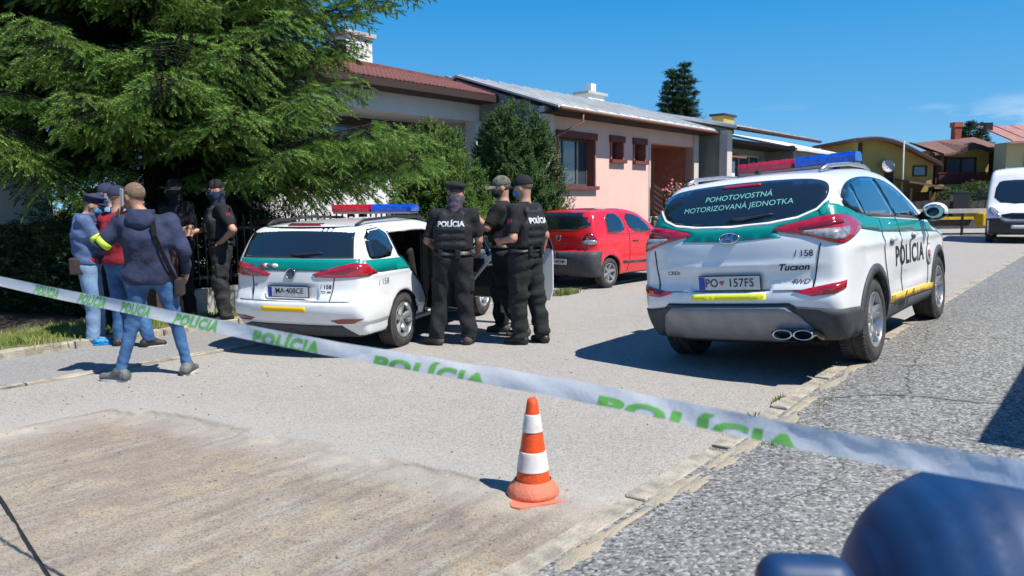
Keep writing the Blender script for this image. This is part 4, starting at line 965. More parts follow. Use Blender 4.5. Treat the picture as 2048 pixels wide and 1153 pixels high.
# ------------------------------------------------------------ small red hatchback
def build_hatch():
    root = empty('red_hatchback', label='small red three-door hatchback with grey bumper, parked before the pink house', cat='car')
    S = CarShape(
        top=[(-.72, 1.38), (-.6, 1.49), (-.35, 1.545), (.2, 1.575), (.8, 1.575), (1.15, 1.52), (1.45, 1.38), (1.8, 1.16), (2.0, 1.04), (2.4, .95), (2.8, .85), (3.05, .65)],
        rear=[(.2, -.52), (.4, -.62), (.6, -.65), (.74, -.63), (.78, -.60), (1.0, -.60), (1.15, -.575), (1.35, -.52), (1.5, -.45), (1.6, -.3)],
        front=[(.2, 2.95), (.5, 3.1), (.7, 3.05), (.9, 2.8), (1.4, 2.3)],
        plan=[(-.7, .76), (-.3, .82), (.5, .83), (1.6, .83), (2.4, .82), (2.9, .74), (3.1, .62)],
        sec=[(.2, .93), (.35, .97), (.55, 1.0), (.9, .99), (1.08, .965), (1.25, .91), (1.45, .83), (1.6, .74)],
        wheels=(0, 2.465), rw=.30, wb=2.465, zb=.24, rc=.13, fc=.26, ky=.12, kr=.10, kf=.14, flare=.012, arch=.05)
    S.extra = lambda P, F: F - .022 * sstep(.735 - P[:, 2], 0, .02) * ((P[:, 0] < -.25)) 
    body_mesh(S, root, M_red, .035)
    patch(S, 'rear_window', smooth_poly([(.70, 1.15), (.66, 1.47), (.55, 1.50), (-.55, 1.50), (-.66, 1.47), (-.70, 1.15)], 1), 0, M_glass, root, .005, .07)
    patch(S, 'tailgate_gap', strip([(-.70, 1.14), (-.66, .95), (-.62, .75)], .010), 0, M_under, root, .004, .07)
    patch(S, 'tailgate_gap', strip([(.70, 1.14), (.66, .95), (.62, .75)], .010), 0, M_under, root, .004, .07)
    patch(S, 'handle_recess', smooth_poly([(.0 - .09, .86), (-.09, .90), (-.20, .90), (-.20, .86)], 1), 0, M_clad, root, .005, .07)
    for mir in (False, True):
        patch(S, 'bumper', TZ([(-.30, -.83, .755), (-.55, -.72, .745), (-.63, -.3, .735), (-.63, .02, .735), (-.60, .02, .29), (-.55, -.55, .27), (-.34, -.81, .26), (-.355, -.83, .42), (-.34, -.83, .62)], 35), 35, M_clad, root, .022, .05, mirror=mir, thick=.03)
        lamp = patch(S, 'tail_lamp', smooth_poly(TZ([(-.58, -.66, 1.10), (-.50, -.72, 1.12), (-.42, -.79, 1.0), (-.40, -.81, .90), (-.50, -.76, .855), (-.61, -.60, .89), (-.62, -.60, .95)], 38), 1), 38, M_lampd, root, .010, .05, mirror=mir)
        patch(S, 'clear_lens', smooth_poly(TZ([(-.62, -.60, .955), (-.5, -.74, .975), (-.42, -.80, .95), (-.44, -.80, .89), (-.52, -.74, .87), (-.62, -.58, .90)], 38), 1), 38, M_lampc, lamp, .015, .04, mirror=mir)
        patch(S, 'window_frame', smooth_poly(side([(-.10, 1.10), (-.07, 1.50), (.6, 1.51), (1.12, 1.46), (1.50, 1.18), (1.60, 1.06), (.8, 1.04), (0, 1.06)]), 1), 90, M_red, root, .002, .07, mirror=mir)
        patch(S, 'side_window', smooth_poly(side([(-.05, 1.13), (-.04, 1.46), (.42, 1.475), (.60, 1.09), (0, 1.09)]), 1), 90, M_glassb, root, .006, .06, mirror=mir)
        patch(S, 'side_window', smooth_poly(side([(.74, 1.08), (.58, 1.475), (1.08, 1.43), (1.35, 1.25), (1.56, 1.07)]), 1), 90, M_glassb, root, .006, .06, mirror=mir)
        patch(S, 'panel_gap', side(strip([(.50, 1.48), (.68, 1.05), (.68, .7), (.62, .30)], .010)), 90, M_under, root, .004, .07, mirror=mir)
        patch(S, 'rubbing_strip', side([(.43, .475), (.43, .52), (1.80, .49), (1.80, .445)]), 90, M_clad, root, .012, .07, mirror=mir)
        patch(S, 'door_handle', side([(.80, .90), (.80, .925), (.98, .92), (.98, .895)]), 90, M_clad, root, .015, .07, mirror=mir)
        sg = 1 if mir else -1
        F = lambda P, sg=sg: smin(ellip(P, (1.62, sg * .93, 1.10), (.06, .10, .07)), rcone(P, (1.63, sg * .76, 1.05), (1.62, sg * .9, 1.08), .025, .025), .03)
        V, Q = sdf_mesh(F, (1.5, min(sg * .7, sg * 1.08), .98), (1.74, max(sg * .7, sg * 1.08), 1.2), .02); link_mesh('wing_mirror', np_mesh(V, Q), M_black, root, True)
    P0, N0, ok = S.onto(np.array([.0]), np.array([1.0]), 0.); p = Vector(P0[0]); nr = Vector(N0[0])
    em = empty('emblem', p + nr * .01); em.parent = root; em.rotation_euler = nr.to_track_quat('Z', 'Y').to_euler()
    MB().tube([(.055 * math.cos(a), .055 * math.sin(a), 0) for a in np.linspace(0, 2 * math.pi, 21)], .008, 6, False).build('ring', M_chrome, em, True)
    MB().lathe([(0, 0), (.05, 0), (.052, -.01)], 20).build('backing', M_grille, em)
    text_on(S, 'badge', 'Fox', .08, .48, .86, 0, M_chrome, root, .006)
    number_plate(root, -.70, -.02, .54, None, 0)
    M = Matrix(((0, 0, 1, -.7125), (-1, 0, 0, -.04), (0, 1, 0, .54), (0, 0, 0, 1)))
    text_flat('plate_lettering', 'PO·482EM', .085, M, M_textb, root, bold=.001, sx=1.0)
    MB().box((1.2, 0, .27), (3.2, 1.2, .10)).build('underbody', M_under, root)
    for xw, yw in ((0, -.72), (0, .72), (2.465, -.72), (2.465, .72)):
        wheel(root, xw, yw, .30, .19, -1 if yw < 0 else 1, .195, M_silver, 6, False, tread=False)
    place_car(root, 1.2194, 14.174, .0, 42.3, 0, 0, .908)
build_hatch()

# ------------------------------------------------------------ white delivery van far right
def build_van():
    root = empty('delivery_van', label='white high-roof delivery van with black bumper, facing the camera at the right edge', cat='van')
    S = CarShape(
        top=[(-.9, 2.5), (0, 2.55), (2.2, 2.55), (2.9, 2.5), (3.15, 2.38), (3.4, 2.05), (3.65, 1.65), (3.85, 1.35), (4.1, 1.18), (4.35, 1.02), (4.45, .8)],
        rear=[(.2, -.95), (1, -1.0), (2.3, -.98), (2.7, -.9)],
        front=[(.2, 4.25), (.5, 4.42), (.8, 4.42), (1.05, 4.3), (1.3, 4.1), (2.6, 3.6)],
        plan=[(-1, 1.0), (0, 1.02), (3.0, 1.02), (3.8, 1.0), (4.2, .93), (4.5, .84)],
        sec=[(.2, .95), (.6, 1.0), (1.2, 1.0), (1.6, .975), (2.2, .92), (2.6, .87)],
        wheels=(0, 3.45), rw=.34, wb=3.45, zb=.28, rc=.03, fc=.22, ky=.12, kr=.06, kf=.10, arch=.05)
    body_mesh(S, root, M_white, .055)
    A = 180
    def fp(name, pts, m, off, sm=0, mir=False): return patch(S, name, smooth_poly([(-a, b) for a, b in pts], sm) if sm else [(-a, b) for a, b in pts], 180, m, root, off, .09, mirror=mir)
    S.onto0 = S.onto
    patch(S, 'windscreen', smooth_poly([(-.82, 1.36), (-.74, 2.02), (-.5, 2.10), (.5, 2.10), (.74, 2.02), (.82, 1.36), (0, 1.30)], 1), 180, M_glass, root, .008, .09)
    patch(S, 'bumper', [(-.95, .32), (-.98, .82), (-.55, .84), (-.45, .74), (.45, .74), (.55, .84), (.98, .82), (.95, .32)], 180, M_black, root, .02, .09)
    patch(S, 'grille', smooth_poly([(-.50, .80), (-.56, 1.0), (.56, 1.0), (.50, .80)], 1), 180, M_trim, root, .012, .08)
    patch(S, 'number_plate', [(-.26, .50), (-.26, .61), (.26, .61), (.26, .50)], 180, M_plate, root, .03, .08)
    for sg in (-1, 1):
        patch(S, 'headlamp', smooth_poly([(sg * .58, .86), (sg * .60, 1.02), (sg * .80, 1.20), (sg * .92, 1.20), (sg * .88, .95)], 1), 180, M_lampc, root, .012, .07)
        MB().tube([(3.45, sg * 1.0, 1.45), (3.40, sg * 1.18, 1.50)], .03, 6).box((3.38, sg * 1.24, 1.60), (.12, .18, .38)).build('wing_mirror', M_black, root, bevel=.02)
    MB().bar((3.92, -.25, 1.37), (3.80, .55, 1.52), .02).build('wiper', M_black, root)
    patch(S, 'side_window', smooth_poly(side([(2.55, 1.35), (2.6, 1.95), (3.2, 1.9), (3.6, 1.45), (3.5, 1.32)]), 1), 90, M_glassb, root, .008, .09)
    patch(S, 'side_window', smooth_poly(side([(2.55, 1.35), (2.6, 1.95), (3.2, 1.9), (3.6, 1.45), (3.5, 1.32)]), 1), 90, M_glassb, root, .008, .09, mirror=True)
    MB().box((1.7, 0, .35), (4.8, 1.5, .12)).build('underbody', M_under, root)
    for xw, yw in ((0, -.88), (0, .88), (3.45, -.88), (3.45, .88)):
        wheel(root, xw, yw, .34, .22, -1 if yw < 0 else 1, .21, M_silver, 6, False, tread=False)
    yaw = 214.; F = Vector((math.sin(rad(yaw)), math.cos(rad(yaw)), 0)); p = Vector((16.75, 25.2, 0)) - F * 4.2
    place_car(root, p.x, p.y, .0, yaw, 0, 0, 1.0)
build_van()

# ------------------------------------------------------------ blue domed bin beside the camera, bottom right corner
def build_bin():
    root = empty('waste_container', (.93, 1.40, .14), rad(-6), label='dark blue waste container with rounded barrel lid, at the end of the tape', cat='waste container')
    M_bin = mat('blue_plastic', (.008, .050, .150), .52, var=.35, scale=4)
    F = lambda P: rbox(P, (.30, .02, .36), (.50, .24, .30), .06) + .05 * (.62 - P[:, 2]).clip(0, 1)
    V, Q = sdf_mesh(F, (-.28, -.3, .0), (.88, .34, .72), .035, 3); link_mesh('container_body', np_mesh(V, Q), M_bin, root, True)
    F = lambda P: smax(np.minimum(rcone(P, (-.005, 0, .61), (.55, 0, .60), .282, .285), 9.), .585 - P[:, 2], .04) + .0025 * np.sin(P[:, 0] * 60) ** 8
    V, Q = sdf_mesh(F, (-.34, -.34, .52), (.90, .34, .95), .018, 4); link_mesh('lid', np_mesh(V, Q), M_bin, root, True)
    F = lambda P: smin(rbox(P, (-.405, -.16, .70), (.085, .05, .085), .045), rcone(P, (-.40, -.16, .70), (-.2, -.10, .62), .04, .05), .04)
    V, Q = sdf_mesh(F, (-.52, -.26, .56), (-.12, -.02, .83), .012, 3); link_mesh('lifting_handle', np_mesh(V, Q), M_bin, root, True)
    MB().box((-.395, -.214, .685), (.07, .006, .05)).build('handle_slot', M_trim, root, bevel=.002)
    for sx_ in (-.08, .66):
        for sy_ in (-.14, .18): MB().lathe([(0, -.025), (.07, -.025), (.08, 0), (.07, .025), (0, .025)], 20, Matrix.Translation((sx_, sy_, .08)) @ Matrix.Rotation(rad(90), 4, 'Y')).build('castor', M_tyre, root, auto=True)
build_bin()
# ============================================================ PEOPLE
M_skin = mat('skin', (.50, .27, .185), .55, sub=.12, var=.12, scale=20)
M_skin2 = mat('skin_tan', (.44, .225, .15), .55, sub=.12, var=.12, scale=20)
M_hairb = mat('short_brown_hair', (.27, .175, .115), .8, var=.4, scale=60, bump=1, bscale=300)
def cloth(name, col, var=.45, rough=.9, sheen=.0, **k): return mat(name, col, rough, var=var, scale=k.pop('scale', 6), bump=.8, bscale=k.pop('bscale', 24), sheen=sheen, **k)
M_navy = cloth('navy_jacket', (.027, .036, .085))
M_blackc = cloth('black_uniform', (.009, .009, .012))
M_vest = cloth('black_vest', (.012, .012, .016), rough=.75)
M_trou = cloth('black_trousers', (.013, .013, .017))
M_trou2 = cloth('dark_green_trousers', (.012, .017, .017))
M_trou3 = cloth('grey_trousers', (.028, .027, .029))
M_jeans = mat('blue_jeans', (.050, .145, .32), .85, col2=(.022, .065, .16), scale=5, bump=.9, bscale=22)
M_jeansl = mat('light_jeans', (.26, .40, .56), .85, col2=(.14, .25, .42), scale=4, bump=.5, bscale=90)
M_hood = cloth('blue_hoodie', (.085, .135, .27))
M_redc = cloth('red_sweater', (.33, .012, .025))
M_shirtb = cloth('light_blue_shirt', (.18, .28, .50))
M_hivis = mat('hi_vis_band', (.55, .78, .05), .5, var=.1)
M_boot = mat('boot_leather', (.018, .016, .016), .5, var=.3, scale=20)
M_bootd = mat('dusty_boot', (.065, .060, .055), .75, var=.4, scale=20)
M_cap = cloth('black_cap', (.012, .012, .016)); M_capn = cloth('navy_cap', (.025, .03, .075)); M_capg = mat('faded_cap', (.16, .155, .13), .9, col2=(.06, .065, .05), scale=25)
M_maskb = cloth('black_mask', (.012, .013, .02)); M_maskl = cloth('blue_mask', (.06, .28, .50)); M_gait = cloth('patterned_scarf', (.12, .09, .13), col2=(.03, .03, .05), scale=30)
M_gaitb = cloth('navy_neck_scarf', (.02, .03, .065)); M_shcov = mat('blue_shoe_cover', (.0, .24, .62), .5, var=.3, scale=30, bump=.8, bscale=60)
M_camo = mat('tattooed_sleeve', (.16, .15, .11), .85, col2=(.05, .06, .04), scale=25)
M_bag = mat('black_bag', (.035, .025, .025), .6, var=.3); M_phone = mat('phone', (.45, .46, .48), .3); M_patch = mat('arm_badge', (.35, .02, .05), .6)
M_sneak = mat('grey_sneaker', (.045, .055, .06), .7, col2=(.17, .18, .17), scale=18); M_sole = mat('white_sole', (.6, .6, .58), .6); M_shoeb = mat('brown_shoe', (.03, .022, .02), .6, var=.3); M_soleb = mat('tan_sole', (.35, .20, .08), .7)

def folds(P, seed, amp, fz=14.):
    rs = np.random.RandomState(seed); o = np.zeros(len(P))
    for k in range(5):
        d = rs.randn(3); d[2] = abs(d[2]) + .6; d /= np.linalg.norm(d); w = rs.randn(3) * 7; f = fz * (1 + .8 * rs.rand())
        o += np.sin(P @ d * f * 2.2 + 1.7 * np.sin(P @ w + rs.rand() * 6) + rs.rand() * 6) / (1 + .4 * k)
    return amp * (o / 2.2)
def dist_seg(P, a, b):
    a = np.array(a, float); b = np.array(b, float); ba = b - a; pa = P - a; h = np.clip(pa @ ba / max(ba @ ba, 1e-9), 0, 1)
    return np.linalg.norm(pa - h[:, None] * ba, axis=1)
def frame_from(d, n):
    """columns: x = across, y = out of the palm, z = along d"""
    d = np.array(d, float); d /= np.linalg.norm(d); n = np.array(n, float); n = n - d * (n @ d); n /= np.linalg.norm(n); x = np.cross(n, d)
    return np.stack([x, n, d], 1)
def hand_sdf(w, d, n, side_, curl=.6, thumb=1.):
    """w wrist point, d finger direction, n palm normal (the side fingers close towards)"""
    B = frame_from(d, n); w = np.array(w, float)
    L = lambda x, y, z: w + B @ np.array([x * side_, y, z])
    segs = []
    for i, (x, l, r) in enumerate(((-.030, .066, .0088), (-.011, .076, .0094), (.010, .072, .0092), (.029, .058, .0082))):
        p = L(x, .0, .088); a = curl * (.75 + .08 * i); q = p; ang = a * .6
        for s_, f in enumerate((.46, .30, .24)):
            nq = q + B @ np.array([0, math.sin(ang) * l * f, math.cos(ang) * l * f]); segs.append((q, nq, r * (1 - .09 * s_), r * (.93 - .11 * s_))); q = nq; ang += a * .9
    t0 = L(-.026, .006, .022); t1 = L(-.050, .022, .052); t2 = L(-.048 + .012 * curl, .034 + .012 * curl, .082)
    segs += [(t0, t1, .015, .0115), (t1, t2, .0112, .0090)]
    def F(P):
        q = (P - w) @ B
        f = rbox(q, (0, .0, .048), (.042, .015, .046), .0145); f = smin(f, rcone(q, (0, 0, -.05), (0, 0, .012), .028, .026), .03)
        for a, b, ra, rb in segs: f = smin(f, rcone(P, a, b, ra, rb), .005)
        return f
    pts = np.array([s[1] for s in segs] + [w - B[:, 2] * .05]); return F, pts.min(0) - .045, pts.max(0) + .045
def head_frame(yaw, pitch=0, roll=0):
    return np.array(Matrix.Rotation(-rad(yaw), 3, 'Z') @ Matrix.Rotation(rad(pitch), 3, 'X') @ Matrix.Rotation(rad(roll), 3, 'Y'))
def sdf_obj(name, F, lo, hi, h, m, parent, newton=2):
    V, Q = sdf_mesh(F, lo, hi, h, newton); return link_mesh(name, np_mesh(V, Q, name), m, parent, True)
STD = dict(hipL=(-.09, 0, .92), hipR=(.09, 0, .92), kneeL=(-.105, .02, .50), kneeR=(.105, .02, .50), ankL=(-.12, -.02, .085), ankR=(.12, -.02, .085),
           toeL=(-.14, .13, .03), toeR=(.14, .13, .03), shL=(-.195, 0, 1.43), shR=(.195, 0, 1.43), elL=(-.27, -.03, 1.15), elR=(.27, -.03, 1.15),
           wrL=(-.26, .08, .92), wrR=(.26, .08, .92), pelvis=(0, 0, .96), chest=(0, .0, 1.28), neck=(0, -.005, 1.47), head=(0, .025, 1.655))
def person(label, pos, heading, scale=1.0, J=None, hyaw=0, hpitch=0, hroll=0, skin=None, hair='short', seed=1,
           top='shirt', top_mat=None, sleeve='short', trou=None, baggy=.012, shoe=None, shoe_mat=None, hem=.93, vest=False, vest_text=None,
           handL=None, handR=None, cap=None, cap_mat=None, mask=None, mask_mat=None, group=None, belt=True, hood=False, fat=1.0):
    j = {k: np.array(v, float) for k, v in STD.items()}
    for k, v in (J or {}).items(): j[k] = np.array(v, float)
    skin = skin or M_skin
    root = empty('person', pos, -rad(heading), label, 'person', group); root.scale = (scale,) * 3
    HB = head_frame(hyaw, hpitch, hroll); hc = j['head']
    hl = lambda P: (P - hc) @ HB
    HP = lambda *p: hc + HB @ np.array(p, float)
    allp = np.array(list(j.values())); lo = allp.min(0) - .17; hi = allp.max(0) + .17; lo[2] = -.02
    pe, ch = j['pelvis'], j['chest']
    def torso(P, r=1., k=.07):
        f = 1e3 * np.ones(len(P)); right = (j['shR'] - j['shL']); right = right / np.linalg.norm(right)
        hr = (j['hipR'] - j['hipL']); hr = hr / np.linalg.norm(hr)
        mid = (pe + ch) / 2 + np.array([0, -.005, 0])
        for s in (-1, 1):
            f = smin(f, rcone(P, pe + hr * .075 * s - [0, 0, .02], mid + right * .068 * s, .108 * r, .094 * r), k)
            f = smin(f, rcone(P, mid + right * .068 * s, ch + right * .085 * s, .094 * r, .112 * r), k)
            f = smin(f, rcone(P, ch + right * .085 * s, ch + right * .10 * s + [0, 0, .10], .112 * r, .078 * r), k)
        f = smin(f, rcone(P, j['shL'], j['shR'], .055 * r, .055 * r), k)
        f = smin(f, rcone(P, j['neck'] - [0, 0, .06], j['neck'] + [0, 0, .03], .075 * r, .058), .05)
        return f
    def arms(P, r=1., part='all', k=.03, drop=0.):
        f = 1e3 * np.ones(len(P))
        for s in 'LR':
            f = smin(f, rcone(P, j['sh' + s], j['el' + s], .056 * r, .046 * r), .02)
            if part == 'all': f = smin(f, rcone(P, j['el' + s], j['wr' + s], .043 * r, .030 * (r if r > 1.1 else 1)), .015)
            elif part == 'half': f = smin(f, rcone(P, j['el' + s], j['el' + s] + (j['wr' + s] - j['el' + s]) * .15, .043 * r, .042 * r), .015)
        return f
    def legs(P, r=0.):
        f = 1e3 * np.ones(len(P))
        for s in 'LR':
            g = smin(rcone(P, j['hip' + s], j['knee' + s], .092 + r, .062 + r), rcone(P, j['knee' + s], j['ank' + s], .060 + r, .042 + r * 1.25), .04); f = smin(f, g, .025)
        return f
    # ---- body with head, arms, hands: one surface
    def head_f(P):
        q = hl(P)
        f = ellip(q, (0, -.012, .035), (.077, .098, .088)); f = smin(f, ellip(q, (0, .018, -.035), (.062, .074, .082)), .05)
        f = smin(f, ellip(q, (0, .062, -.092), (.030, .024, .022)), .03)
        f = smin(f, rcone(q, (0, .092, .008), (0, .112, -.030), .009, .014), .016)       # nose
        f = smin(f, ellip(q, (0, .088, -.062), (.024, .012, .007)), .010)                # lips
        for s in (-1, 1):
            f = smin(f, ellip(q, (s * .077, -.002, -.008), (.010, .022, .032)), .008)     # ears
            f = smax(f, -ellip(q, (s * .031, .105, .010), (.019, .018, .011)), .012)      # eye sockets
            f = smin(f, ellip(q, (s * .031, .084, .008), (.013, .010, .009)), .003)
            f = smin(f, ellip(q, (s * .032, .086, .028), (.024, .010, .006)), .008)       # brows
        f = smin(f, rcone(P, j['neck'] - [0, 0, .05], HP(0, -.02, -.06), .060, .054), .03)
        return f
    def body_f(P):
        f = smin(torso(P, .93), arms(P, .95), .035); f = smin(f, legs(P, -.012), .05); return smin(f, head_f(P), .02)
    b1 = sdf_mesh(body_f, lo, hi, .0165, 2); parts = [b1]
    hp = np.stack([HP(x, y, z) for x in (-.1, .1) for y in (-.13, .14) for z in (-.13, .14)])
    parts.append(sdf_mesh(head_f, hp.min(0) - .01, hp.max(0) + .01, .0075, 2))
    hands = {}
    for s, hd in (('L', handL), ('R', handR)):
        w = j['wr' + s]; fa = w - j['el' + s]; fa /= np.linalg.norm(fa); hd = hd or {}
        d = hd.get('d', fa); n = hd.get('n', (1. if s == 'L' else -1., .2, 0)); hands[s] = (w, np.array(d, float))
        Fh, l1, h1 = hand_sdf(w, d, n, 1 if s == 'L' else -1, hd.get('curl', .6)); parts.append(sdf_mesh(Fh, l1, h1, .0055, 2))
    Vs = []; Qs = []; b = 0
    for V, Q in parts: Vs.append(V); Qs.append(Q + b); b += len(V)
    body = link_mesh('body', np_mesh(np.vstack(Vs), np.vstack(Qs), 'body'), skin, root, True)
    # eyes as dark detail
    mb = MB()
    for s in (-1, 1):
        c = HP(s * .031, .0925, .008); Mx = Matrix.Translation(c) @ Matrix(HB.tolist()).to_4x4() @ Matrix.Rotation(rad(-90), 4, 'X')
        mb.lathe([(0, .003), (.006, .0022), (.009, 0)], 10, Mx)
    mb.build('eyes', M_boot, body)
    if hair == 'short':
        F = lambda P: np.maximum(ellip(hl(P), (0, -.018, .040), (.0805, .0995, .0905)) + folds(P, 7, .0015, 90), np.maximum(hl(P)[:, 1] - (.045 + .35 * (hl(P)[:, 2])), -hl(P)[:, 2] - .020 + .35 * (hl(P)[:, 1] + .05)))
        sdf_obj('hair', F, hp.min(0), hp.max(0), .009, M_hairb, root)
    # ---- trousers
    tm = trou or M_trou
    legm = lambda P: smin(legs(P, baggy + .006), np.minimum(rcone(P, pe + [-.07, 0, -.02], pe + [.07, 0, -.02], .118 + baggy * .4, .118 + baggy * .4), rcone(P, pe + [-.065, 0, .06], pe + [.065, 0, .06], .104, .104)), .05)
    def trou_f(P):
        low = np.clip((.75 - P[:, 2]) * 1.6, 0, 1); f = legm(P) - folds(P, seed, .0045 + .0095 * (baggy > .014)) * (.55 + .6 * low)
        for s in 'LR':     # cloth bunching at the ankle and behind the knee
            dk = dist_seg(P, j['ank' + s] + [0, 0, .02], j['ank' + s] + [0, 0, .12]); f = f - .0038 * np.clip(1 - dk / .13, 0, 1) * (1 + np.sin(P[:, 2] * 95 + P[:, 0] * 55 + 2 * np.sin(P[:, 1] * 40)))
            dk = dist_seg(P, j['knee' + s], j['knee' + s] + [0, 0, .01]); f = f - .0035 * np.clip(1 - dk / .15, 0, 1) * np.sin(P[:, 2] * 70 + P[:, 1] * 60 + P[:, 0] * 50)
            if baggy > .014:   # cargo pocket
                o = np.sign(j['knee' + s][0] - pe[0]) if abs(j['knee' + s][0] - pe[0]) > .01 else (1 if s == 'R' else -1)
                mc = j['hip' + s] * .38 + j['knee' + s] * .62 + np.array([o * .085, 0, .0]); f = smin(f, rbox(P, mc, (.028, .065, .085), .02), .015)
        f = smax(f, P[:, 2] - (pe[2] + .10), .01)
        return np.maximum(f, .075 - P[:, 2])
    zz = np.array([0, 0, 0]); l2 = np.array([lo[0], lo[1], .04]); h2 = np.array([hi[0], hi[1], pe[2] + .14])
    sdf_obj('trousers', trou_f, l2, h2, .0145, tm, root)
    # ---- shoes
    for s in 'LR':
        a, t = j['ank' + s], j['toe' + s]; d = t - a; d[2] = 0; d /= np.linalg.norm(d); heel = a - d * .05; heel[2] = .035
        boot = shoe != 'low'; zb = min(a[2] - .085, 0)
        gz = a[2] - .085
        def F(P, a=a, t=t, heel=heel, d=d, gz=gz, s=s):
            q = P.copy(); q[:, 2] -= gz
            h2_ = heel.copy(); h2_[2] = .040; t2 = t.copy(); t2[2] = .034; a2 = a.copy(); a2[2] = .09
            f = smin(rcone(q, h2_, t2, .042, .036), rcone(q, h2_ + [0, 0, .02], a2 + d * .01, .042, .046), .04)
            f = smin(f, rcone(q, a2, a2 + d * .09 - [0, 0, .045], .042, .034), .03)
            if boot: f = smin(f, rcone(q, a2, a2 + (j['knee' + s] - a) * .26, .046, .052), .02)
            return np.maximum(f - (.005 if shoe == 'cover' else 0) * (1 + np.sin(q[:, 0] * 160) * np.sin(q[:, 2] * 130)), .012 - q[:, 2])
        c = np.stack([a, t, heel, a + [0, 0, .14 if boot else .05]]); pr = sdf_obj('shoe', F, c.min(0) - .07 - [0, 0, .05], c.max(0) + .07, .010, shoe_mat or M_boot, root)
        mid = (heel + t) / 2; L = np.linalg.norm((t - heel)[:2]) + .078
        mb = MB(); an = math.atan2(d[1], d[0]); n_ = 20
        prof = [(L / 2 * math.cos(q) * (1.0), .044 * math.sin(q) * (1 + .10 * math.cos(q))) for q in np.linspace(0, 2 * math.pi, n_ + 1)[:-1]]
        mb.prism(prof, 0, .020, lambda u_, v_, w_: (mid[0] + u_ * math.cos(an) - v_ * math.sin(an), mid[1] + u_ * math.sin(an) + v_ * math.cos(an), gz + w_))
        mb.build('sole', {None: M_boot, 'low': M_sole, 'tan': M_soleb}.get(shoe, M_boot), pr)
    # ---- upper garment
    zt = hem
    rr = 1.10 * fat if top == 'shirt' else 1.22 * fat
    def top_f(P):
        f = torso(P, rr); k = {'short': 'half0', 'long': 'all'}[sleeve]
        if sleeve == 'long':
            f = smin(f, arms(P, 1.32 if top == 'jacket' else 1.22), .05)
        else:
            a_ = 1e3 * np.ones(len(P))
            for s in 'LR':
                e2 = j['sh' + s] + (j['el' + s] - j['sh' + s]) * .86
                g = rcone(P, j['sh' + s], e2, .064, .060); dn = (e2 - j['sh' + s]); dn /= np.linalg.norm(dn); g = np.maximum(g, (P - e2) @ dn); a_ = np.minimum(a_, g)
            f = smin(f, a_, .04)
        f = smin(f, rcone(P, pe + [-.075, 0, -.02], pe + [.075, 0, -.02], .118 * rr / 1.1 + (.02 if zt < .9 else 0), .118 * rr / 1.1 + (.02 if zt < .9 else 0)), .05) if zt < 1.0 else f
        amp = .006 if top == 'shirt' else .0115
        f = f - folds(P, seed + 5, amp, 12.) - .004 * np.clip(1 - abs(P[:, 2] - zt - .05) / .05, 0, 1)
        if sleeve == 'long':
            for s in 'LR': f = f - .006 * np.clip(1 - dist_seg(P, j['el' + s], j['el' + s]) / .12, 0, 1) * np.sin((P @ (j['wr' + s] - j['el' + s])) * 260)
        f = np.maximum(f, zt - P[:, 2] - .25 * 0)
        f = np.maximum(f, P[:, 2] - (j['neck'][2] + .045))
        if sleeve == 'long':
            for s in 'LR':
                dn = j['wr' + s] - j['el' + s]; dn /= np.linalg.norm(dn); near = dist_seg(P, j['wr' + s], j['wr' + s] + dn * .12) < .10
                f = np.where(near, np.maximum(f, (P - j['wr' + s]) @ dn + .005), f)
        return f
    l3 = lo.copy(); l3[2] = zt - .03 if sleeve == 'short' else min(zt, j['wrL'][2], j['wrR'][2]) - .05; h3 = hi.copy(); h3[2] = j['neck'][2] + .08 if sleeve == 'short' else max(j['neck'][2] + .08, j['wrL'][2] + .05, j['wrR'][2] + .05)
    tg = sdf_obj({'shirt': 'shirt', 'jacket': 'jacket', 'hoodie': 'hoodie', 'sweater': 'sweater'}[top], top_f, l3, h3, .0145, top_mat or M_blackc, root)
    if hood:
        nb = j['neck']
        F = lambda P: smin(ellip(P, nb + [0, -.085, -.035], (.125, .065, .085)), np.maximum(np.abs(np.hypot(P[:, 0] - nb[0], (P[:, 1] - nb[1] + .01)) - .085) - .028, np.abs(P[:, 2] - nb[2] - .01) - .05), .04) - folds(P, 3, .006, 14)
        sdf_obj('hood', F, nb - [.2, .2, .2], nb + [.2, .16, .12], .013, top_mat if hood is True else hood, root)
    right = j['shR'] - j['shL']; right /= np.linalg.norm(right); fw_ = np.cross([0, 0, 1], right); fw_ /= np.linalg.norm(fw_)
    TB = np.stack([right, fw_, np.array([0, 0, 1.])], 1)
    if vest:
        vc = ch + np.array([0, 0, -.03])
        def vest_f(P):
            q = (P - vc) @ TB; t = torso(P, 1.0) - .052 - .004 * np.sign(np.sin(q[:, 2] * 75)) * (q[:, 2] < .06) * (np.abs(q[:, 0]) < .15)
            f = smax(t, np.abs(q[:, 0]) - .205 - .0, .03); f = smax(f, q[:, 2] - .185, .02); f = smax(f, -.20 - q[:, 2], .02)
            for s in (-1, 1): f = smax(f, -(np.hypot(q[:, 0] - s * .235, (q[:, 2] - .14)) - .095), .02)
            # shoulder straps
            for s in (-1, 1):
                st = rbox(q, (s * .10, -.01, .175), (.036, .12, .045), .03); f = smin(f, st, .02)
            for s in (-1, 1): f = smin(f, rbox(q, (s * .085, .165, -.06), (.05, .03, .06), .012), .01)
            return np.maximum(f, -(torso(P, .98)))
        sdf_obj('vest', vest_f, vc - .34, vc + [.34, .34, .30], .013, M_vest, root)
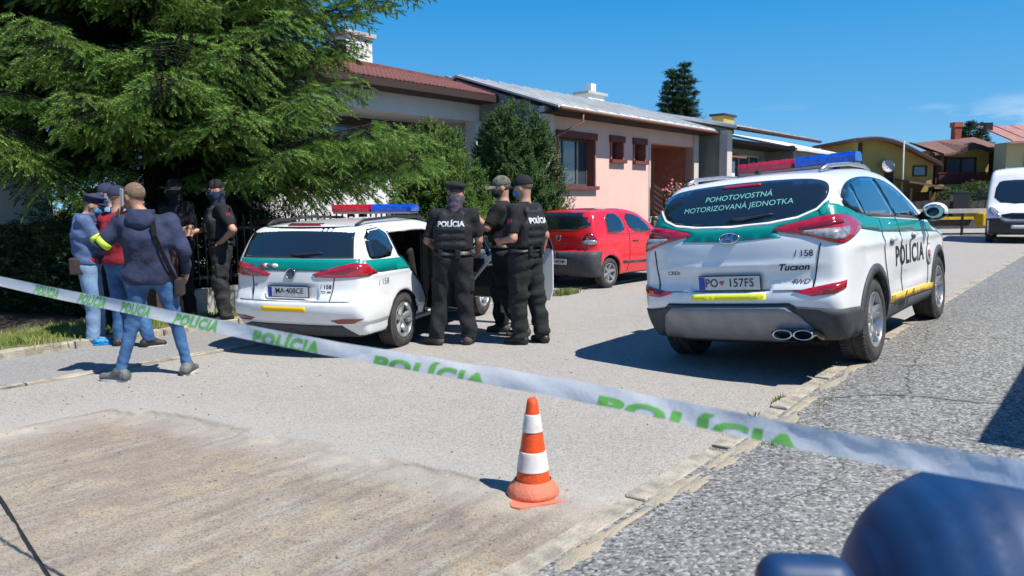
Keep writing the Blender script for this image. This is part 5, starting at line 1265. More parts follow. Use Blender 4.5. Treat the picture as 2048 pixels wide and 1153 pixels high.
        if vest_text:
            vs, fs = text_mesh(vest_text, .078, .0032, spacing=1.0); X = np.array([v[0] for v in vs]) * 1.0; Y = np.array([v[1] for v in vs])
            q0 = np.stack([X, np.full(len(X), -.40), Y + .075], 1); pos_ = np.zeros(len(X)); w0 = q0 @ TB.T + vc; dirn = TB[:, 1]
            for k in range(60):
                f = vest_f(w0 + pos_[:, None] * dirn); pos_ += np.clip(f * .8, 0, .05)
            W_ = w0 + (pos_[:, None] - .009) * dirn; link_mesh('lettering', mesh_from(W_, fs), M_textw, root)
    if belt:
        F = lambda P: np.maximum(np.abs(smin(legm(P), 1e3 * np.ones(len(P)), .01) - .012) - .010, np.abs(P[:, 2] - pe[2] - .055) - .026)
        o = sdf_obj('belt', F, (pe[0] - .25, pe[1] - .25, pe[2]), (pe[0] + .25, pe[1] + .25, pe[2] + .12), .012, M_boot, root)
        for (x, y, zq) in ((-.17, -.03, -.01), (.175, .0, -.02), (-.10, -.135, .0), (.09, -.14, .0)):
            c = pe + TB @ np.array([x, y, 0]) + [0, 0, .045 + zq]; MB().box(c, (.055, .05, .10 if abs(x) < .15 else .15)).build('belt_pouch', M_blackc, o, bevel=.012)
    # ---- cap, mask
    if cap:
        cm = cap_mat or M_cap
        if cap == 'beret':
            F = lambda P: smin(ellip(hl(P), (0, -.02, .088), (.108, .118, .052)), np.maximum(ellip(hl(P), (0, -.012, .045), (.086, .107, .094)), np.abs(hl(P)[:, 2] - .040) - .030), .03) - folds(P, 9, .003, 20)
        elif cap == 'service':
            F = lambda P: smin(smin(ellip(hl(P), (0, .0, .098), (.118, .125, .030)), np.maximum(ellip(hl(P), (0, -.012, .045), (.085, .107, .098)), np.abs(hl(P)[:, 2] - .055) - .028), .02), np.maximum(ellip(hl(P), (0, .075, .030), (.075, .085, .018)), -hl(P)[:, 1] + .06), .01)
        else:
            F = lambda P: smin(np.maximum(ellip(hl(P), (0, -.014, .040), (.086, .108, .099)), .026 - hl(P)[:, 2]), np.maximum(rbox(hl(P) + np.array([0, 0, 1]) * ((hl(P)[:, :1] ** 2) * 5.5), (0, .125, .036), (.074, .060, .0065), .006), -hl(P)[:, 1] + .06), .006)
        e = np.stack([HP(x, y, z) for x in (-.14, .14) for y in (-.16, .21) for z in (-.02, .17)]); sdf_obj('cap', F, e.min(0), e.max(0), .008, cm, root)
        if cap == 'beret' or cap == 'service': pass
    if mask:
        if mask == 'gaiter':
            F = lambda P: np.maximum(smin(np.abs(smin(ellip(hl(P), (0, .012, -.045), (.078, .098, .085)), rcone(P, j['neck'] - [0, 0, .02], HP(0, -.02, -.04), .078, .070), .03)) - .008, 1e3 * np.ones(len(P)), .01), hl(P)[:, 2] + .012) - folds(P, 4, .003, 25)
        else:
            F = lambda P: np.maximum(ellip(hl(P), (0, .032, -.048), (.070, .086, .062)), np.maximum(-hl(P)[:, 1] + .035, hl(P)[:, 2] + .006)) - folds(P, 4, .0015, 30)
        e = np.stack([HP(x, y, z) for x in (-.11, .11) for y in (-.13, .15) for z in (-.2, .02)]); sdf_obj('face_mask', F, e.min(0), e.max(0), .009, mask_mat or M_maskb, root)
        if mask != 'gaiter':
            mb = MB()
            for s in (-1, 1): mb.tube([HP(s * .064, .05, -.025), HP(s * .082, .0, .005), HP(s * .066, .05, -.055)], .0025, 5)
            mb.build('mask_strap', mask_mat or M_maskb, root)
    return root, j, TB, HP
def band_on(root, a, b, t, r, w, m, name='arm_band'):
    a = np.array(a, float); b = np.array(b, float); c = a + (b - a) * t; d = (b - a) / np.linalg.norm(b - a)
    mb = MB(); M = Matrix.Translation(c) @ Vector(d).to_track_quat('Z', 'Y').to_matrix().to_4x4()
    mb.lathe([(r - .012, -w / 2), (r, -w / 2), (r + .003, 0), (r, w / 2), (r - .012, w / 2)], 24, M); return mb.build(name, m, root, True)

# -- officer in beret, back to the camera, leaning over the open door
person('police officer in black beret and vest seen square from behind, lettering across his back', (-.64, 8.33, 0), 6, 1.01,
       dict(ankL=(-.20, -.02, .085), toeL=(-.33, .06, .03), kneeL=(-.15, .05, .49), ankR=(.155, .03, .085), toeR=(.17, .18, .03), kneeR=(.12, .04, .50),
            pelvis=(-.01, .02, .95), chest=(.01, .05, 1.27), neck=(.02, .06, 1.45), head=(.03, .09, 1.63), shL=(-.19, .06, 1.415), shR=(.215, .05, 1.415),
            elL=(-.285, .05, 1.13), wrL=(-.26, .27, 1.05), elR=(.275, .08, 1.13), wrR=(.235, .26, 1.0)),
       hyaw=28, hpitch=-6, seed=3, trou=M_trou, baggy=.028, vest=True, vest_text='POLÍCIA', cap='beret', cap_mat=M_cap, mask='gaiter', mask_mat=M_gait, hair='short', shoe_mat=M_bootd, skin=M_skin2, fat=1.05)
# -- officer in grey cap, behind, facing left
person('police officer in faded grey cap and black mask, facing left, half hidden behind his colleague', (-.09, 8.95, 0), -78, 1.04,
       dict(ankL=(-.10, -.22, .085), toeL=(-.13, -.08, .03), kneeL=(-.10, -.02, .50), ankR=(.12, .06, .085), toeR=(.13, .21, .03), kneeR=(.11, .09, .49),
            elL=(-.27, .12, 1.22), wrL=(-.10, .27, 1.32), elR=(.27, -.02, 1.15), wrR=(.20, .20, 1.08)), hyaw=-22, hpitch=-10, seed=5, trou=M_trou2, baggy=.024, vest=True,
       cap='cap', cap_mat=M_capg, mask='mask', mask_mat=M_maskb, shoe_mat=M_bootd, handL=dict(curl=.9))
# -- officer in black cap and light blue mask, seen from his left side
rt, j, TB, HP = person('police officer in black cap and light blue mask, bare left forearm bent forward', (.15, 8.32, 0), -52, 1.03,
       dict(ankL=(-.08, .02, .085), toeL=(-.10, .18, .03), kneeL=(-.09, .03, .50), ankR=(.13, -.12, .085), toeR=(.18, .03, .03), kneeR=(.12, -.05, .50), chest=(0, .0, 1.27),
            elL=(-.27, -.05, 1.14), wrL=(-.155, .21, 1.10), elR=(.28, -.06, 1.15), wrR=(.29, .02, .90)), hyaw=-10, hpitch=-8, seed=8, trou=M_trou2, baggy=.028, vest=True, vest_text='POLÍCIA',
       cap='cap', cap_mat=M_cap, mask='mask', mask_mat=M_maskl, skin=M_skin, handL=dict(curl=1.1, n=(.9, .1, .3)), fat=1.06)
MB().box(tuple(j['shL'] + (j['elL'] - j['shL']) * .42 + np.array([-.064, 0, 0])), (.006, .05, .06)).build('arm_badge', M_patch, rt)
# -- man in navy hooded jacket on the phone, nearest
rt, j, TB, HP = person('man in navy hooded jacket and blue jeans, back turned, holding a phone to his ear', (-3.24, 6.85, 0), -14, 1.0,
       dict(ankL=(-.30, -.04, .085), toeL=(-.46, .04, .03), kneeL=(-.19, .05, .50), ankR=(.24, .10, .085), toeR=(.28, .25, .03), kneeR=(.16, .10, .51),
            pelvis=(-.02, .02, .97), chest=(-.02, .0, 1.28), neck=(-.05, .01, 1.47), head=(-.115, .05, 1.64), shL=(-.185, .02, 1.41), shR=(.185, -.01, 1.41),
            elL=(-.42, .02, 1.20), wrL=(-.265, .10, 1.46), elR=(.29, -.02, 1.13), wrR=(.27, .14, .95)),
       hyaw=-52, hpitch=-2, seed=12, top='jacket', top_mat=M_navy, sleeve='long', trou=M_jeans, baggy=-.006, hem=.86, shoe='low', shoe_mat=M_sneak, belt=False, hood=M_navy, fat=.94,
       handL=dict(d=(.35, -.05, .9), n=(.9, -.1, -.2), curl=.9), skin=M_skin2)
band_on(rt, j['shL'], j['elL'], .80, .070, .055, M_hivis)
ph = MB(); c = HP(-.098, .03, .0); ph.box((0, 0, 0), (.010, .074, .150)); o = ph.build('phone', M_phone, rt, bevel=.004); o.location = c; o.rotation_euler = (rad(10), 0, rad(30))
mb = MB(); q0 = j['neck'] + [.11, -.03, -.01]; q1 = j['chest'] + [.10, -.165, .02]; q2 = j['pelvis'] + [.20, -.12, .02]; q3 = j['pelvis'] + [.235, -.03, -.10]
for a, b in ((q0, (q0 + q1) / 2 + [0, -.055, .03]), ((q0 + q1) / 2 + [0, -.055, .03], q1), (q1, q2), (q2, q3)): mb.bar(a, b, .040, .012, up=(.3, 1, 0))
mb.build('bag_strap', M_blackc, rt)
MB().box(tuple(j['pelvis'] + [.245, .02, -.14]), (.07, .18, .17)).build('shoulder_bag', M_bag, rt, bevel=.02)
# -- man in blue hoodie with shoe covers, taking a picture
rt, j, TB, HP = person('man in blue hoodie, pale jeans and bright blue shoe covers, hands at his face', (-4.74, 8.55, 0), 66, .985,
       dict(ankL=(-.09, .05, .085), toeL=(-.10, .21, .03), ankR=(.08, .0, .085), toeR=(.09, .16, .03), kneeL=(-.09, .05, .5), kneeR=(.09, .03, .5), chest=(0, -.01, 1.27), neck=(0, .02, 1.45), head=(0, .09, 1.60),
            elL=(-.22, .20, 1.20), wrL=(-.08, .27, 1.43), elR=(.23, .16, 1.17), wrR=(.09, .28, 1.44)), hyaw=8, hpitch=-14, seed=15, top='hoodie', top_mat=M_hood, sleeve='long', trou=M_jeansl, baggy=.014,
       hem=.94, shoe='cover', shoe_mat=M_shcov, belt=False, hood=True, cap='service', cap_mat=M_capn, mask='mask', mask_mat=M_maskl, handL=dict(d=(.4, .1, .8), curl=.9), handR=dict(d=(-.4, .1, .8), curl=.9))
band_on(rt, j['shR'], j['elR'], .72, .068, .05, M_hivis)
o = MB().box((0, 0, 0), (.15, .010, .075)).build('phone', M_trim, rt, bevel=.004); o.location = tuple(HP(0, .19, -.01))
MB().box((.155, -.09, .93), (.07, .17, .19)).build('waist_bag', M_bag, rt, bevel=.02)
mb = MB().tube([(.185 * math.cos(a), .14 * math.sin(a), 1.0 - .03 * math.cos(a)) for a in np.linspace(0, 2 * math.pi, 19)], .012, 6, False); mb.build('bag_belt', M_bag, rt, True)
MB().prism([(.10, .94), (.17, .98), (.175, 1.02), (.12, 1.0)], .02, .12, lambda u_, v_, w_: (u_ + .03, w_, v_)).build('red_lining', M_redc, rt, bevel=.01)
# -- person in red sweater on the phone behind the man in the navy jacket
rt, j, TB, HP = person('person in red sweater with yellow arm band and jeans, mostly hidden behind the navy jacket', (-4.32, 8.45, 0), 24, 1.0,
       dict(ankL=(-.10, .0, .085), ankR=(.28, .06, .085), toeR=(.36, .18, .03), kneeR=(.16, .05, .5), elL=(-.43, .05, 1.20), wrL=(-.22, .14, 1.42), elR=(.26, .05, 1.15), wrR=(.18, .22, 1.1)), hyaw=10, seed=18,
       top='sweater', top_mat=M_redc, sleeve='long', trou=M_jeans, hem=.93, shoe='low', shoe_mat=M_shoeb, belt=False, cap='cap', cap_mat=M_capn, handL=dict(d=(.3, .1, .9), n=(.9, 0, 0), curl=.8))
band_on(rt, j['shL'], j['elL'], .78, .066, .05, M_hivis)
# -- person in pale blue shirt behind the hoodie man
person('person in pale blue shirt and dark trousers standing close behind the man in the hoodie', (-4.72, 9.05, .05), -150, 1.0,
       dict(elL=(-.25, .06, 1.18), wrL=(-.10, .22, 1.20), elR=(.25, .06, 1.18), wrR=(.10, .22, 1.18)), hpitch=-12, seed=21, top='shirt', top_mat=M_shirtb, sleeve='long', trou=M_trou, belt=False, hem=.95, mask='mask', mask_mat=M_maskl, cap='cap', cap_mat=M_capn, fat=1.08)
# -- officer, hand on hip, by the estate car
rt, j, TB, HP = person('police officer in dark cap with scarf over his face, left hand on his hip', (-3.78, 9.95, .05), -118, 1.03,
       dict(elL=(-.42, -.10, 1.17), wrL=(-.215, .02, 1.02), elR=(.27, .10, 1.18), wrR=(.16, .30, 1.14), ankL=(-.14, .0, .085), kneeL=(-.12, .05, .5)), hyaw=-8, hpitch=-8, seed=24, trou=M_trou3, baggy=.024, vest=True, cap='cap', cap_mat=M_cap,
       mask='gaiter', mask_mat=M_gaitb, handL=dict(d=(.8, .3, -.3), n=(.3, 0, -1), curl=.7))
MB().box(tuple(j['shL'] + (j['elL'] - j['shL']) * .40 + np.array([-.060, -.02, .02])), (.008, .05, .06)).build('arm_badge', M_patch, rt)
# -- figure in the shade of the spruce
person('person in black cap and dark clothes standing in the deep shade under the spruce', (-4.48, 10.3, .05), -160, 1.05,
       dict(elL=(-.25, .05, 1.16), wrL=(-.12, .22, 1.10), elR=(.25, .05, 1.16), wrR=(.10, .22, 1.10)), hyaw=20, hpitch=-5, seed=27, trou=M_trou, baggy=.02, vest=True, cap='cap', cap_mat=M_cap, mask='gaiter', mask_mat=M_maskb)
# ============================================================ BUILDINGS (built in the street frame: s, n, z)
M_pink = mat('pink_render', (.80, .54, .46), .9, col2=(.74, .49, .42), scale=1.2, bump=.5, bscale=90)
M_terra = mat('terracotta_paint', (.42, .145, .095), .85, var=.18, scale=5)
M_terrad = mat('dark_terracotta', (.16, .045, .04), .8, var=.2, scale=5)
M_whiter = mat('white_render', (.80, .80, .79), .9, var=.06, scale=2, bump=.5, bscale=70)
M_cream = mat('cream_render', (.62, .56, .50), .9, var=.08, scale=2, bump=.5, bscale=70)
M_greyg = mat('grey_green_render', (.25, .265, .225), .9, var=.12, scale=2, bump=.5, bscale=70)
M_greyw = mat('grey_render', (.30, .31, .32), .9, var=.15, scale=1.5, bump=.6, bscale=60)
M_yelr = mat('ochre_render', (.46, .35, .10), .9, var=.10, scale=1., bump=.4, bscale=40)
M_sheet = mat('grey_sheet_roof', (.66, .66, .64), .6, metal=0, var=.14, scale=1.6)
M_tileb = mat('brown_roof_tile', (.23, .085, .065), .75, col2=(.13, .05, .045), scale=7, bump=.5)
M_tilep = mat('shingle_brown', (.22, .11, .09), .85, col2=(.15, .075, .06), scale=6, bump=.4)
M_tilpk = mat('pink_metal_roof', (.42, .20, .17), .6, col2=(.30, .15, .12), scale=3)
M_wood = mat('dark_brown_wood', (.045, .022, .018), .7, var=.3, scale=8, stretch=(1, 1, 6))
M_woodr = mat('red_brown_wood', (.12, .02, .022), .6, var=.25, scale=8)
M_darkin = mat('dark_interior', (.012, .012, .015), .9)
M_wing = mat('window_glass', (.05, .065, .085), .06, spec=.9, coat=.6)
M_winb = mat('bluish_window_glass', (.03, .07, .14), .05, spec=.9, coat=.8)
M_wframe = mat('window_frame_brown', (.10, .085, .08), .6)
M_wfw = mat('window_frame_white', (.55, .54, .54), .5)
M_gutter = mat('rusty_gutter', (.22, .10, .065), .6, var=.3, scale=10)
M_brickd = mat('dark_brick', (.085, .040, .032), .85, var=.35, scale=20)
M_conc = mat('pale_concrete', (.45, .44, .41), .9, var=.15, scale=4, bump=.5)
M_flower = mat('pink_flower', (.75, .12, .22), .7, col2=(.62, .25, .30), scale=9)
M_iron = mat('black_iron', (.012, .012, .013), .5)
class House:
    def __init__(s, name, s0, n0, label, cat='house'):
        s.s0, s.n0 = s0, n0; s.root = empty(name, SN(s0, n0, 0), STREET_ROT, label, cat)
    def box(s, name, a, b, c, d, e, f, m, parent=None, bevel=0., mb=None):
        q = mb or MB(); q.box(((a + b) / 2 - s.s0, (c + d) / 2 - s.n0, (e + f) / 2), (abs(b - a), abs(d - c), abs(f - e)))
        return None if mb else q.build(name, m, parent or s.root, bevel=bevel)
    def poly(s, name, pts, m, thick=.12, parent=None):
        """flat slab through 3-4 (s, n, z) points, given thickness downward"""
        P = [Vector((p[0] - s.s0, p[1] - s.n0, p[2])) for p in pts]; mb = MB(); n = len(P)
        mb.add(P + [p - Vector((0, 0, thick)) for p in P], [tuple(range(n)), tuple(range(2 * n - 1, n - 1, -1))] + [(i, (i + 1) % n, (i + 1) % n + n, i + n) for i in range(n)])
        return mb.build(name, m, parent or s.root)
    def wall_n(s, name, outline, holes, n, thick, m, parent=None):
        """wall in the plane n=const facing the street, with real openings; outline/holes in (s, z)"""
        v, f = fill2d(outline, 5., holes); N = len(v)
        V = [(p[0] - s.s0, n - s.n0, p[1]) for p in v] + [(p[0] - s.s0, n - s.n0 + thick, p[1]) for p in v]
        F = [tuple(reversed(t)) for t in f] + [tuple(i + N for i in t) for t in f]
        from collections import Counter
        c = Counter()
        for t in f:
            for i in range(len(t)): c[(t[i], t[(i + 1) % len(t)])] += 1
        for (a, b) in list(c):
            if (b, a) not in c: F.append((a, b, b + N, a + N))
        mb = MB(); mb.add(V, F); return mb.build(name, m, parent or s.root)
    def window(s, a, b, e, f, n, mframe, mpane, bars=(), hbars=(), w=.07, parent=None, name='window'):
        wd = empty(name, (0, 0, 0)); wd.parent = parent or s.root; g = MB()
        for (x0, x1, z0, z1) in ((a, a + w, e, f), (b - w, b, e, f), (a + w, b - w, e, e + w), (a + w, b - w, f - w, f)): s.box('', x0, x1, n, n + .07, z0, z1, None, mb=g)
        for x in bars: s.box('', x - w * .45, x + w * .45, n + .003, n + .067, e + w, f - w, None, mb=g)
        for z in hbars: s.box('', a + w, b - w, n + .006, n + .064, z - w * .4, z + w * .4, None, mb=g)
        g.build('frame', mframe, wd); s.box('pane', a + w * .5, b - w * .5, n + .03, n + .045, e + w * .5, f - w * .5, mpane, wd)
        return wd
def R_(a, b, e, f): return [(a, e), (b, e), (b, f), (a, f)]

# ---- pink house
H = House('pink_house', 24.8, 17, 'single-storey pink house with terracotta window surrounds, porch and pale sheet roof, behind the red car')
ho = [R_(19.95, 22.15, 2.06, 3.60), R_(23.15, 24.0, 3.0, 3.62), R_(24.75, 25.62, 3.0, 3.62), R_(25.95, 29.70, .9, 3.72)]
H.wall_n('wall', R_(19.42, 30.1, 0, 4.30), ho, 14.0, .34, M_pink)
H.box('plinth', 19.42, 25.95, 13.93, 14.0, 0, .78, M_conc)
H.poly('side_wall', [(19.40, 13.98, 4.42), (19.40, 18.0, 5.80), (19.16, 18.0, 5.80), (19.16, 13.98, 4.42)], M_greyw, 4.6)  # grey of the grazing sun put into this wall's colour
H.box('corner_pillar', 19.10, 19.62, 13.86, 14.05, 0, 4.45, M_cream)
H.box('far_side_wall', 29.86, 30.1, 14.34, 20, 0, 4.4, M_pink)
H.box('core', 19.5, 29.8, 15.9, 20.5, 0, 4.3, M_pink)
def surround(a, b, e, f, d=.30, t=.13):
    for (x0, x1, z0, z1) in ((a - .02, a + t * .4, e, f), (b - t * .4, b + .02, e, f)): H.box('reveal', x0, x1, 13.95, 14 + d, z0, z1, M_terra)
    H.box('lintel', a - .06, b + .08, 13.92, 14 + d, f - .02, f + .20, M_terrad); H.box('sill', a - .06, b + .10, 13.86, 14 + d, e - .12, e, M_terrad)
surround(19.95, 22.15, 2.06, 3.60); surround(23.15, 24.0, 3.0, 3.62); surround(24.75, 25.62, 3.0, 3.62)
H.window(20.0, 22.1, 2.06, 3.60, 14.26, M_wframe, M_wing, bars=(20.65, 21.45), w=.08)
H.box('curtain', 20.72, 21.30, 14.34, 14.36, 2.1, 3.5, mat('net_curtain', (.20, .24, .28), .8)); H.box('curtain', 21.5, 21.75, 14.34, 14.36, 2.1, 3.5, mat('net_curtain', (.2, .2, .2), .8))
H.window(23.2, 23.95, 3.0, 3.62, 14.26, M_terrad, M_wing); H.window(24.80, 25.57, 3.0, 3.62, 14.26, M_terrad, M_wing)
# porch
H.box('porch_back_wall', 25.95, 29.70, 15.75, 15.9, .9, 3.75, M_terra); H.box('porch_side_wall', 29.70, 29.84, 14.34, 15.9, .9, 3.75, M_terra); H.box('porch_side_wall', 25.8, 25.94, 14.34, 15.75, .9, 3.75, M_pink)
H.box('porch_ceiling', 25.95, 29.7, 14.34, 15.75, 3.74, 3.80, M_terra); H.box('porch_floor', 25.9, 29.8, 13.9, 15.8, .72, .9, M_conc)
H.box('porch_edge', 25.93, 26.03, 13.97, 14.3, .9, 3.72, M_cream)
d_ = H.box('front_door', 26.6, 27.6, 15.66, 15.75, .9, 3.05, M_darkin); H.box('door_frame', 26.48, 26.6, 15.63, 15.75, .9, 3.12, M_terrad); H.box('door_frame', 27.6, 27.72, 15.63, 15.75, .9, 3.12, M_terrad); H.box('door_frame', 26.48, 27.72, 15.63, 15.75, 3.12, 3.22, M_terrad)
H.box('porch_pillar', 29.70, 30.12, 13.94, 14.35, 0, 4.3, M_cream)
# stair with sloping slats
st = empty('stair_railing'); st.parent = H.root
for k in range(7):
    z0 = 2.12 - k * .20
    MB().bar((25.98 - 24.8, 13.80 - 17, z0), (29.6 - 24.8, 13.80 - 17, z0 - 1.25), .03, .10).build('slat', M_wood, st)
for k in range(5): MB().box((26.0 + k * .9 - 24.8, 13.84 - 17, 1.35 - k * .28), (.07, .05, 1.7)).build('post', M_wood, st)
for k in range(6): H.box('step', 25.95 + k * .35, 26.3 + k * .35 + .02, 12.9, 13.78, 0, .78 - k * .13, M_conc)
# roof
H.poly('roof', [(19.05, 13.30, 4.42), (30.45, 13.30, 4.42), (30.45, 17.4, 5.74), (19.05, 17.4, 5.74)], M_sheet, .07)
H.poly('roof_back', [(19.05, 17.4, 5.74), (30.45, 17.4, 5.74), (30.45, 21.5, 4.4), (19.05, 21.5, 4.4)], M_sheet, .07)
for k in range(17): H.poly('roof_seam', [(19.2 + k * .69, 13.32, 4.462), (19.24 + k * .69, 13.32, 4.462), (19.24 + k * .69, 17.38, 5.78), (19.2 + k * .69, 17.38, 5.78)], M_sheet, .045)
H.box('fascia', 19.05, 30.45, 13.30, 13.40, 4.22, 4.35, M_wood); H.box('soffit', 19.1, 30.4, 13.42, 14.0, 4.22, 4.27, M_wood)
g = MB(); g.tube([(19.05 - 24.8, 13.22 - 17, 4.33), (30.5 - 24.8, 13.22 - 17, 4.30)], .06, 8); g.build('gutter', M_gutter, H.root, True)
g = MB(); g.tube([(20.3 - 24.8, 13.25 - 17, 4.3), (20.3 - 24.8, 13.25 - 17, 4.0), (19.6 - 24.8, 13.85 - 17, 3.55), (19.6 - 24.8, 13.90 - 17, .3)], .045, 8); g.build('downpipe', M_gutter, H.root, True)
ch = empty('chimney'); ch.parent = H.root; H.box('stack', 28.3, 29.6, 18.2, 18.8, 4.8, 6.15, M_whiter, ch); H.box('cap', 28.15, 29.75, 18.1, 18.9, 6.15, 6.27, M_conc, ch, .01)
H.box('flue', 28.75, 29.15, 18.35, 18.65, 6.27, 6.65, M_whiter, ch)
# flowers on the porch rail
rnd = random.Random(5)
fl = empty('flower_box', SN(28.2, 13.62, 1.55), STREET_ROT, 'row of pink flowers spilling over the porch stair railing', 'flowers')
MB().box((0, 0, -.1), (2.6, .25, .22)).build('planter', M_wood, fl)
for mm, nm, cnt, sz in ((M_flower, 'blossoms', 420, .055), (None, 'leaves', 260, .07)):
    mb = MB()
    for k in range(cnt):
        c = Vector((rnd.uniform(-1.5, 1.6), rnd.gauss(0, .2), rnd.gauss(.25, .20))); R = Euler((rnd.random() * 6, rnd.random() * 6, rnd.random() * 6)).to_matrix(); s_ = sz * rnd.uniform(.6, 1.4)
        mb.add([c + R @ Vector(p) * s_ for p in ((-1, 0, 0), (0, -1, .2), (1, 0, 0), (0, 1, .2))], [(0, 1, 2, 3)])
    o = mb.build(nm, mm or mat('leaf_mid', (.05, .11, .03), .7, var=.4, scale=8), fl); o['kind'] = 'stuff'

# ---- white house with brown tiled roof, behind the spruce
H = House('white_house', 14.5, 19, 'white house with brown tiled roof and dark recess under a white fascia')
H.box('fascia_slab', 9.0, 19.36, 16.5, 18.2, 4.16, 4.86, M_whiter)
H.box('end_pillar', 18.92, 19.36, 16.44, 16.90, 0, 4.16, M_whiter); H.box('end_wall', 19.14, 19.36, 16.9, 21, 0, 4.86, M_whiter)
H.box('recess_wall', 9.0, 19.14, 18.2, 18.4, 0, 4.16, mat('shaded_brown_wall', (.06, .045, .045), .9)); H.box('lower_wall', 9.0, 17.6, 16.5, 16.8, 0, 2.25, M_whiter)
H.window(16.6, 18.3, 2.3, 3.9, 18.1, M_wframe, M_wing, bars=(17.45,)); H.window(13.0, 15.4, 2.3, 3.9, 18.1, M_wframe, M_wing, bars=(14.2,))
rf = empty('roof'); rf.parent = H.root
H.poly('roof_deck', [(8.6, 15.75, 4.90), (19.75, 15.75, 4.90), (19.2, 17.5, 5.50), (8.6, 17.5, 5.50)], M_tileb, .16, rf)
H.poly('roof_back', [(8.6, 17.5, 5.78), (19.4, 17.5, 5.62), (19.4, 22, 4.9), (8.6, 22, 4.9)], M_tileb, .25, rf)
me = None
for r in range(9):
    for c in range(34):
        s0_ = 8.7 + c * .325; n0_ = 15.72 + r * .195; z0_ = 4.93 + r * .0669
        if me is None:
            g = MB(); 
            pts = [(0, 0, .0), (.08, 0, .028), (.16, 0, .0), (.24, 0, .022), (.315, 0, .0)]
            g.add([(p[0], 0, p[2] + .02) for p in pts] + [(p[0], .21, p[2] + .072) for p in pts] + [(p[0], 0, p[2] - .02) for p in pts], [(i, i + 1, i + 6, i + 5) for i in range(4)] + [(i + 10, i + 11, i + 1, i) for i in range(4)])
            me = g.mesh('roof_tile'); me.materials.append(M_tileb)
        if r * 34 + c < 300:
            o = link_mesh('roof_tile', me, None, rf); o.location = (s0_ - H.s0, n0_ - H.n0, z0_ + random.Random(r * 99 + c).uniform(0, .008))
H.box('eave_board', 8.6, 19.7, 15.68, 15.78, 4.70, 4.90, M_wood); H.box('soffit', 8.7, 19.6, 15.80, 16.5, 4.70, 4.76, M_wood)
ch = empty('chimney'); ch.parent = H.root; H.box('stack', 15.0, 16.0, 18.0, 18.7, 4.9, 6.5, M_whiter, ch); H.box('cap', 14.9, 16.1, 17.9, 18.8, 6.5, 6.62, M_conc, ch)
# garden wall and gate between house and fence
gw = House('garden_wall', 11.2, 13.4, 'sunlit white rendered garden wall behind the iron fence', 'wall')
gw.box('wall', 8.3, 14.2, 13.3, 13.5, 0, 2.30, M_whiter); gw.box('coping', 8.25, 14.25, 13.22, 13.58, 2.30, 2.38, M_conc)
gt = House('garden_gate', 15.3, 13.4, 'brown ornamental gate right of the white garden wall', 'gate')
for k in range(13): gt.box('board', 14.35 + k * .17, 14.50 + k * .17, 13.36, 13.40, .1, 2.15 - .06 * math.sin(k / 12 * math.pi), mat('gate_brown', (.17, .09, .075), .7, var=.25, scale=9))
gt.box('rail', 14.3, 16.6, 13.405, 13.44, .5, .6, M_woodr); gt.box('rail', 14.3, 16.6, 13.405, 13.44, 1.6, 1.7, M_woodr)

# ---- grey-green house beyond the pink one
H = House('grey_green_house', 35, 16, 'grey-green rendered house with cream corner and pale grey roof, right of the pink house')
H.poly('side_wall', [(30.56, 12.95, 4.45), (30.56, 17, 5.42), (30.8, 17, 5.42), (30.8, 12.95, 4.45)], M_greyg, 5)
H.box('corner_pillar', 30.50, 31.0, 12.86, 13.2, 0, 4.40, M_cream)
H.wall_n('wall', R_(31.0, 39.0, 0, 4.0), [R_(31.3, 32.1, 2.2, 3.3), R_(33.2, 38.4, 2.6, 3.7)], 14.4, .25, M_greyg)
H.box('balcony_ceiling', 31.0, 39.2, 12.95, 14.4, 3.95, 4.1, M_wood); H.box('end_wall', 39.0, 39.25, 13, 20, 0, 4.2, M_greyg)
H.window(33.2, 38.4, 2.6, 3.7, 14.5, M_wfw, M_wing, bars=(34.5, 35.8, 37.1)); H.window(31.3, 32.1, 2.2, 3.3, 14.5, M_wfw, M_wing)
H.box('porch', 31.25, 32.4, 13.3, 14.3, 0, 3.2, M_whiter); H.poly('porch_roof', [(31.05, 12.9, 3.40), (32.7, 12.9, 3.40), (32.7, 14.4, 3.8), (31.05, 14.4, 3.8)], M_gutter, .08)
H.poly('roof', [(30.35, 12.4, 4.55), (41.2, 12.4, 4.50), (41.2, 17, 5.50), (30.35, 17, 5.55)], M_sheet, .12)
H.poly('roof_back', [(30.35, 17, 5.55), (41.2, 17, 5.50), (41.2, 21, 4.5), (30.35, 21, 4.5)], M_sheet, .12)
for k in range(16): H.poly('roof_seam', [(30.5 + k * .69, 12.42, 4.60), (30.54 + k * .69, 12.42, 4.60), (30.54 + k * .69, 16.98, 5.58), (30.5 + k * .69, 16.98, 5.58)], M_sheet, .045)
H.box('gutter', 30.35, 41.2, 12.30, 12.40, 4.40, 4.50, M_wood)
ch = empty('chimney'); ch.parent = H.root; H.box('stack', 36.0, 37.3, 15.4, 16.0, 4.8, 5.62, M_yelr, ch); H.box('cap', 35.9, 37.4, 15.3, 16.1, 5.62, 5.72, M_wood, ch)
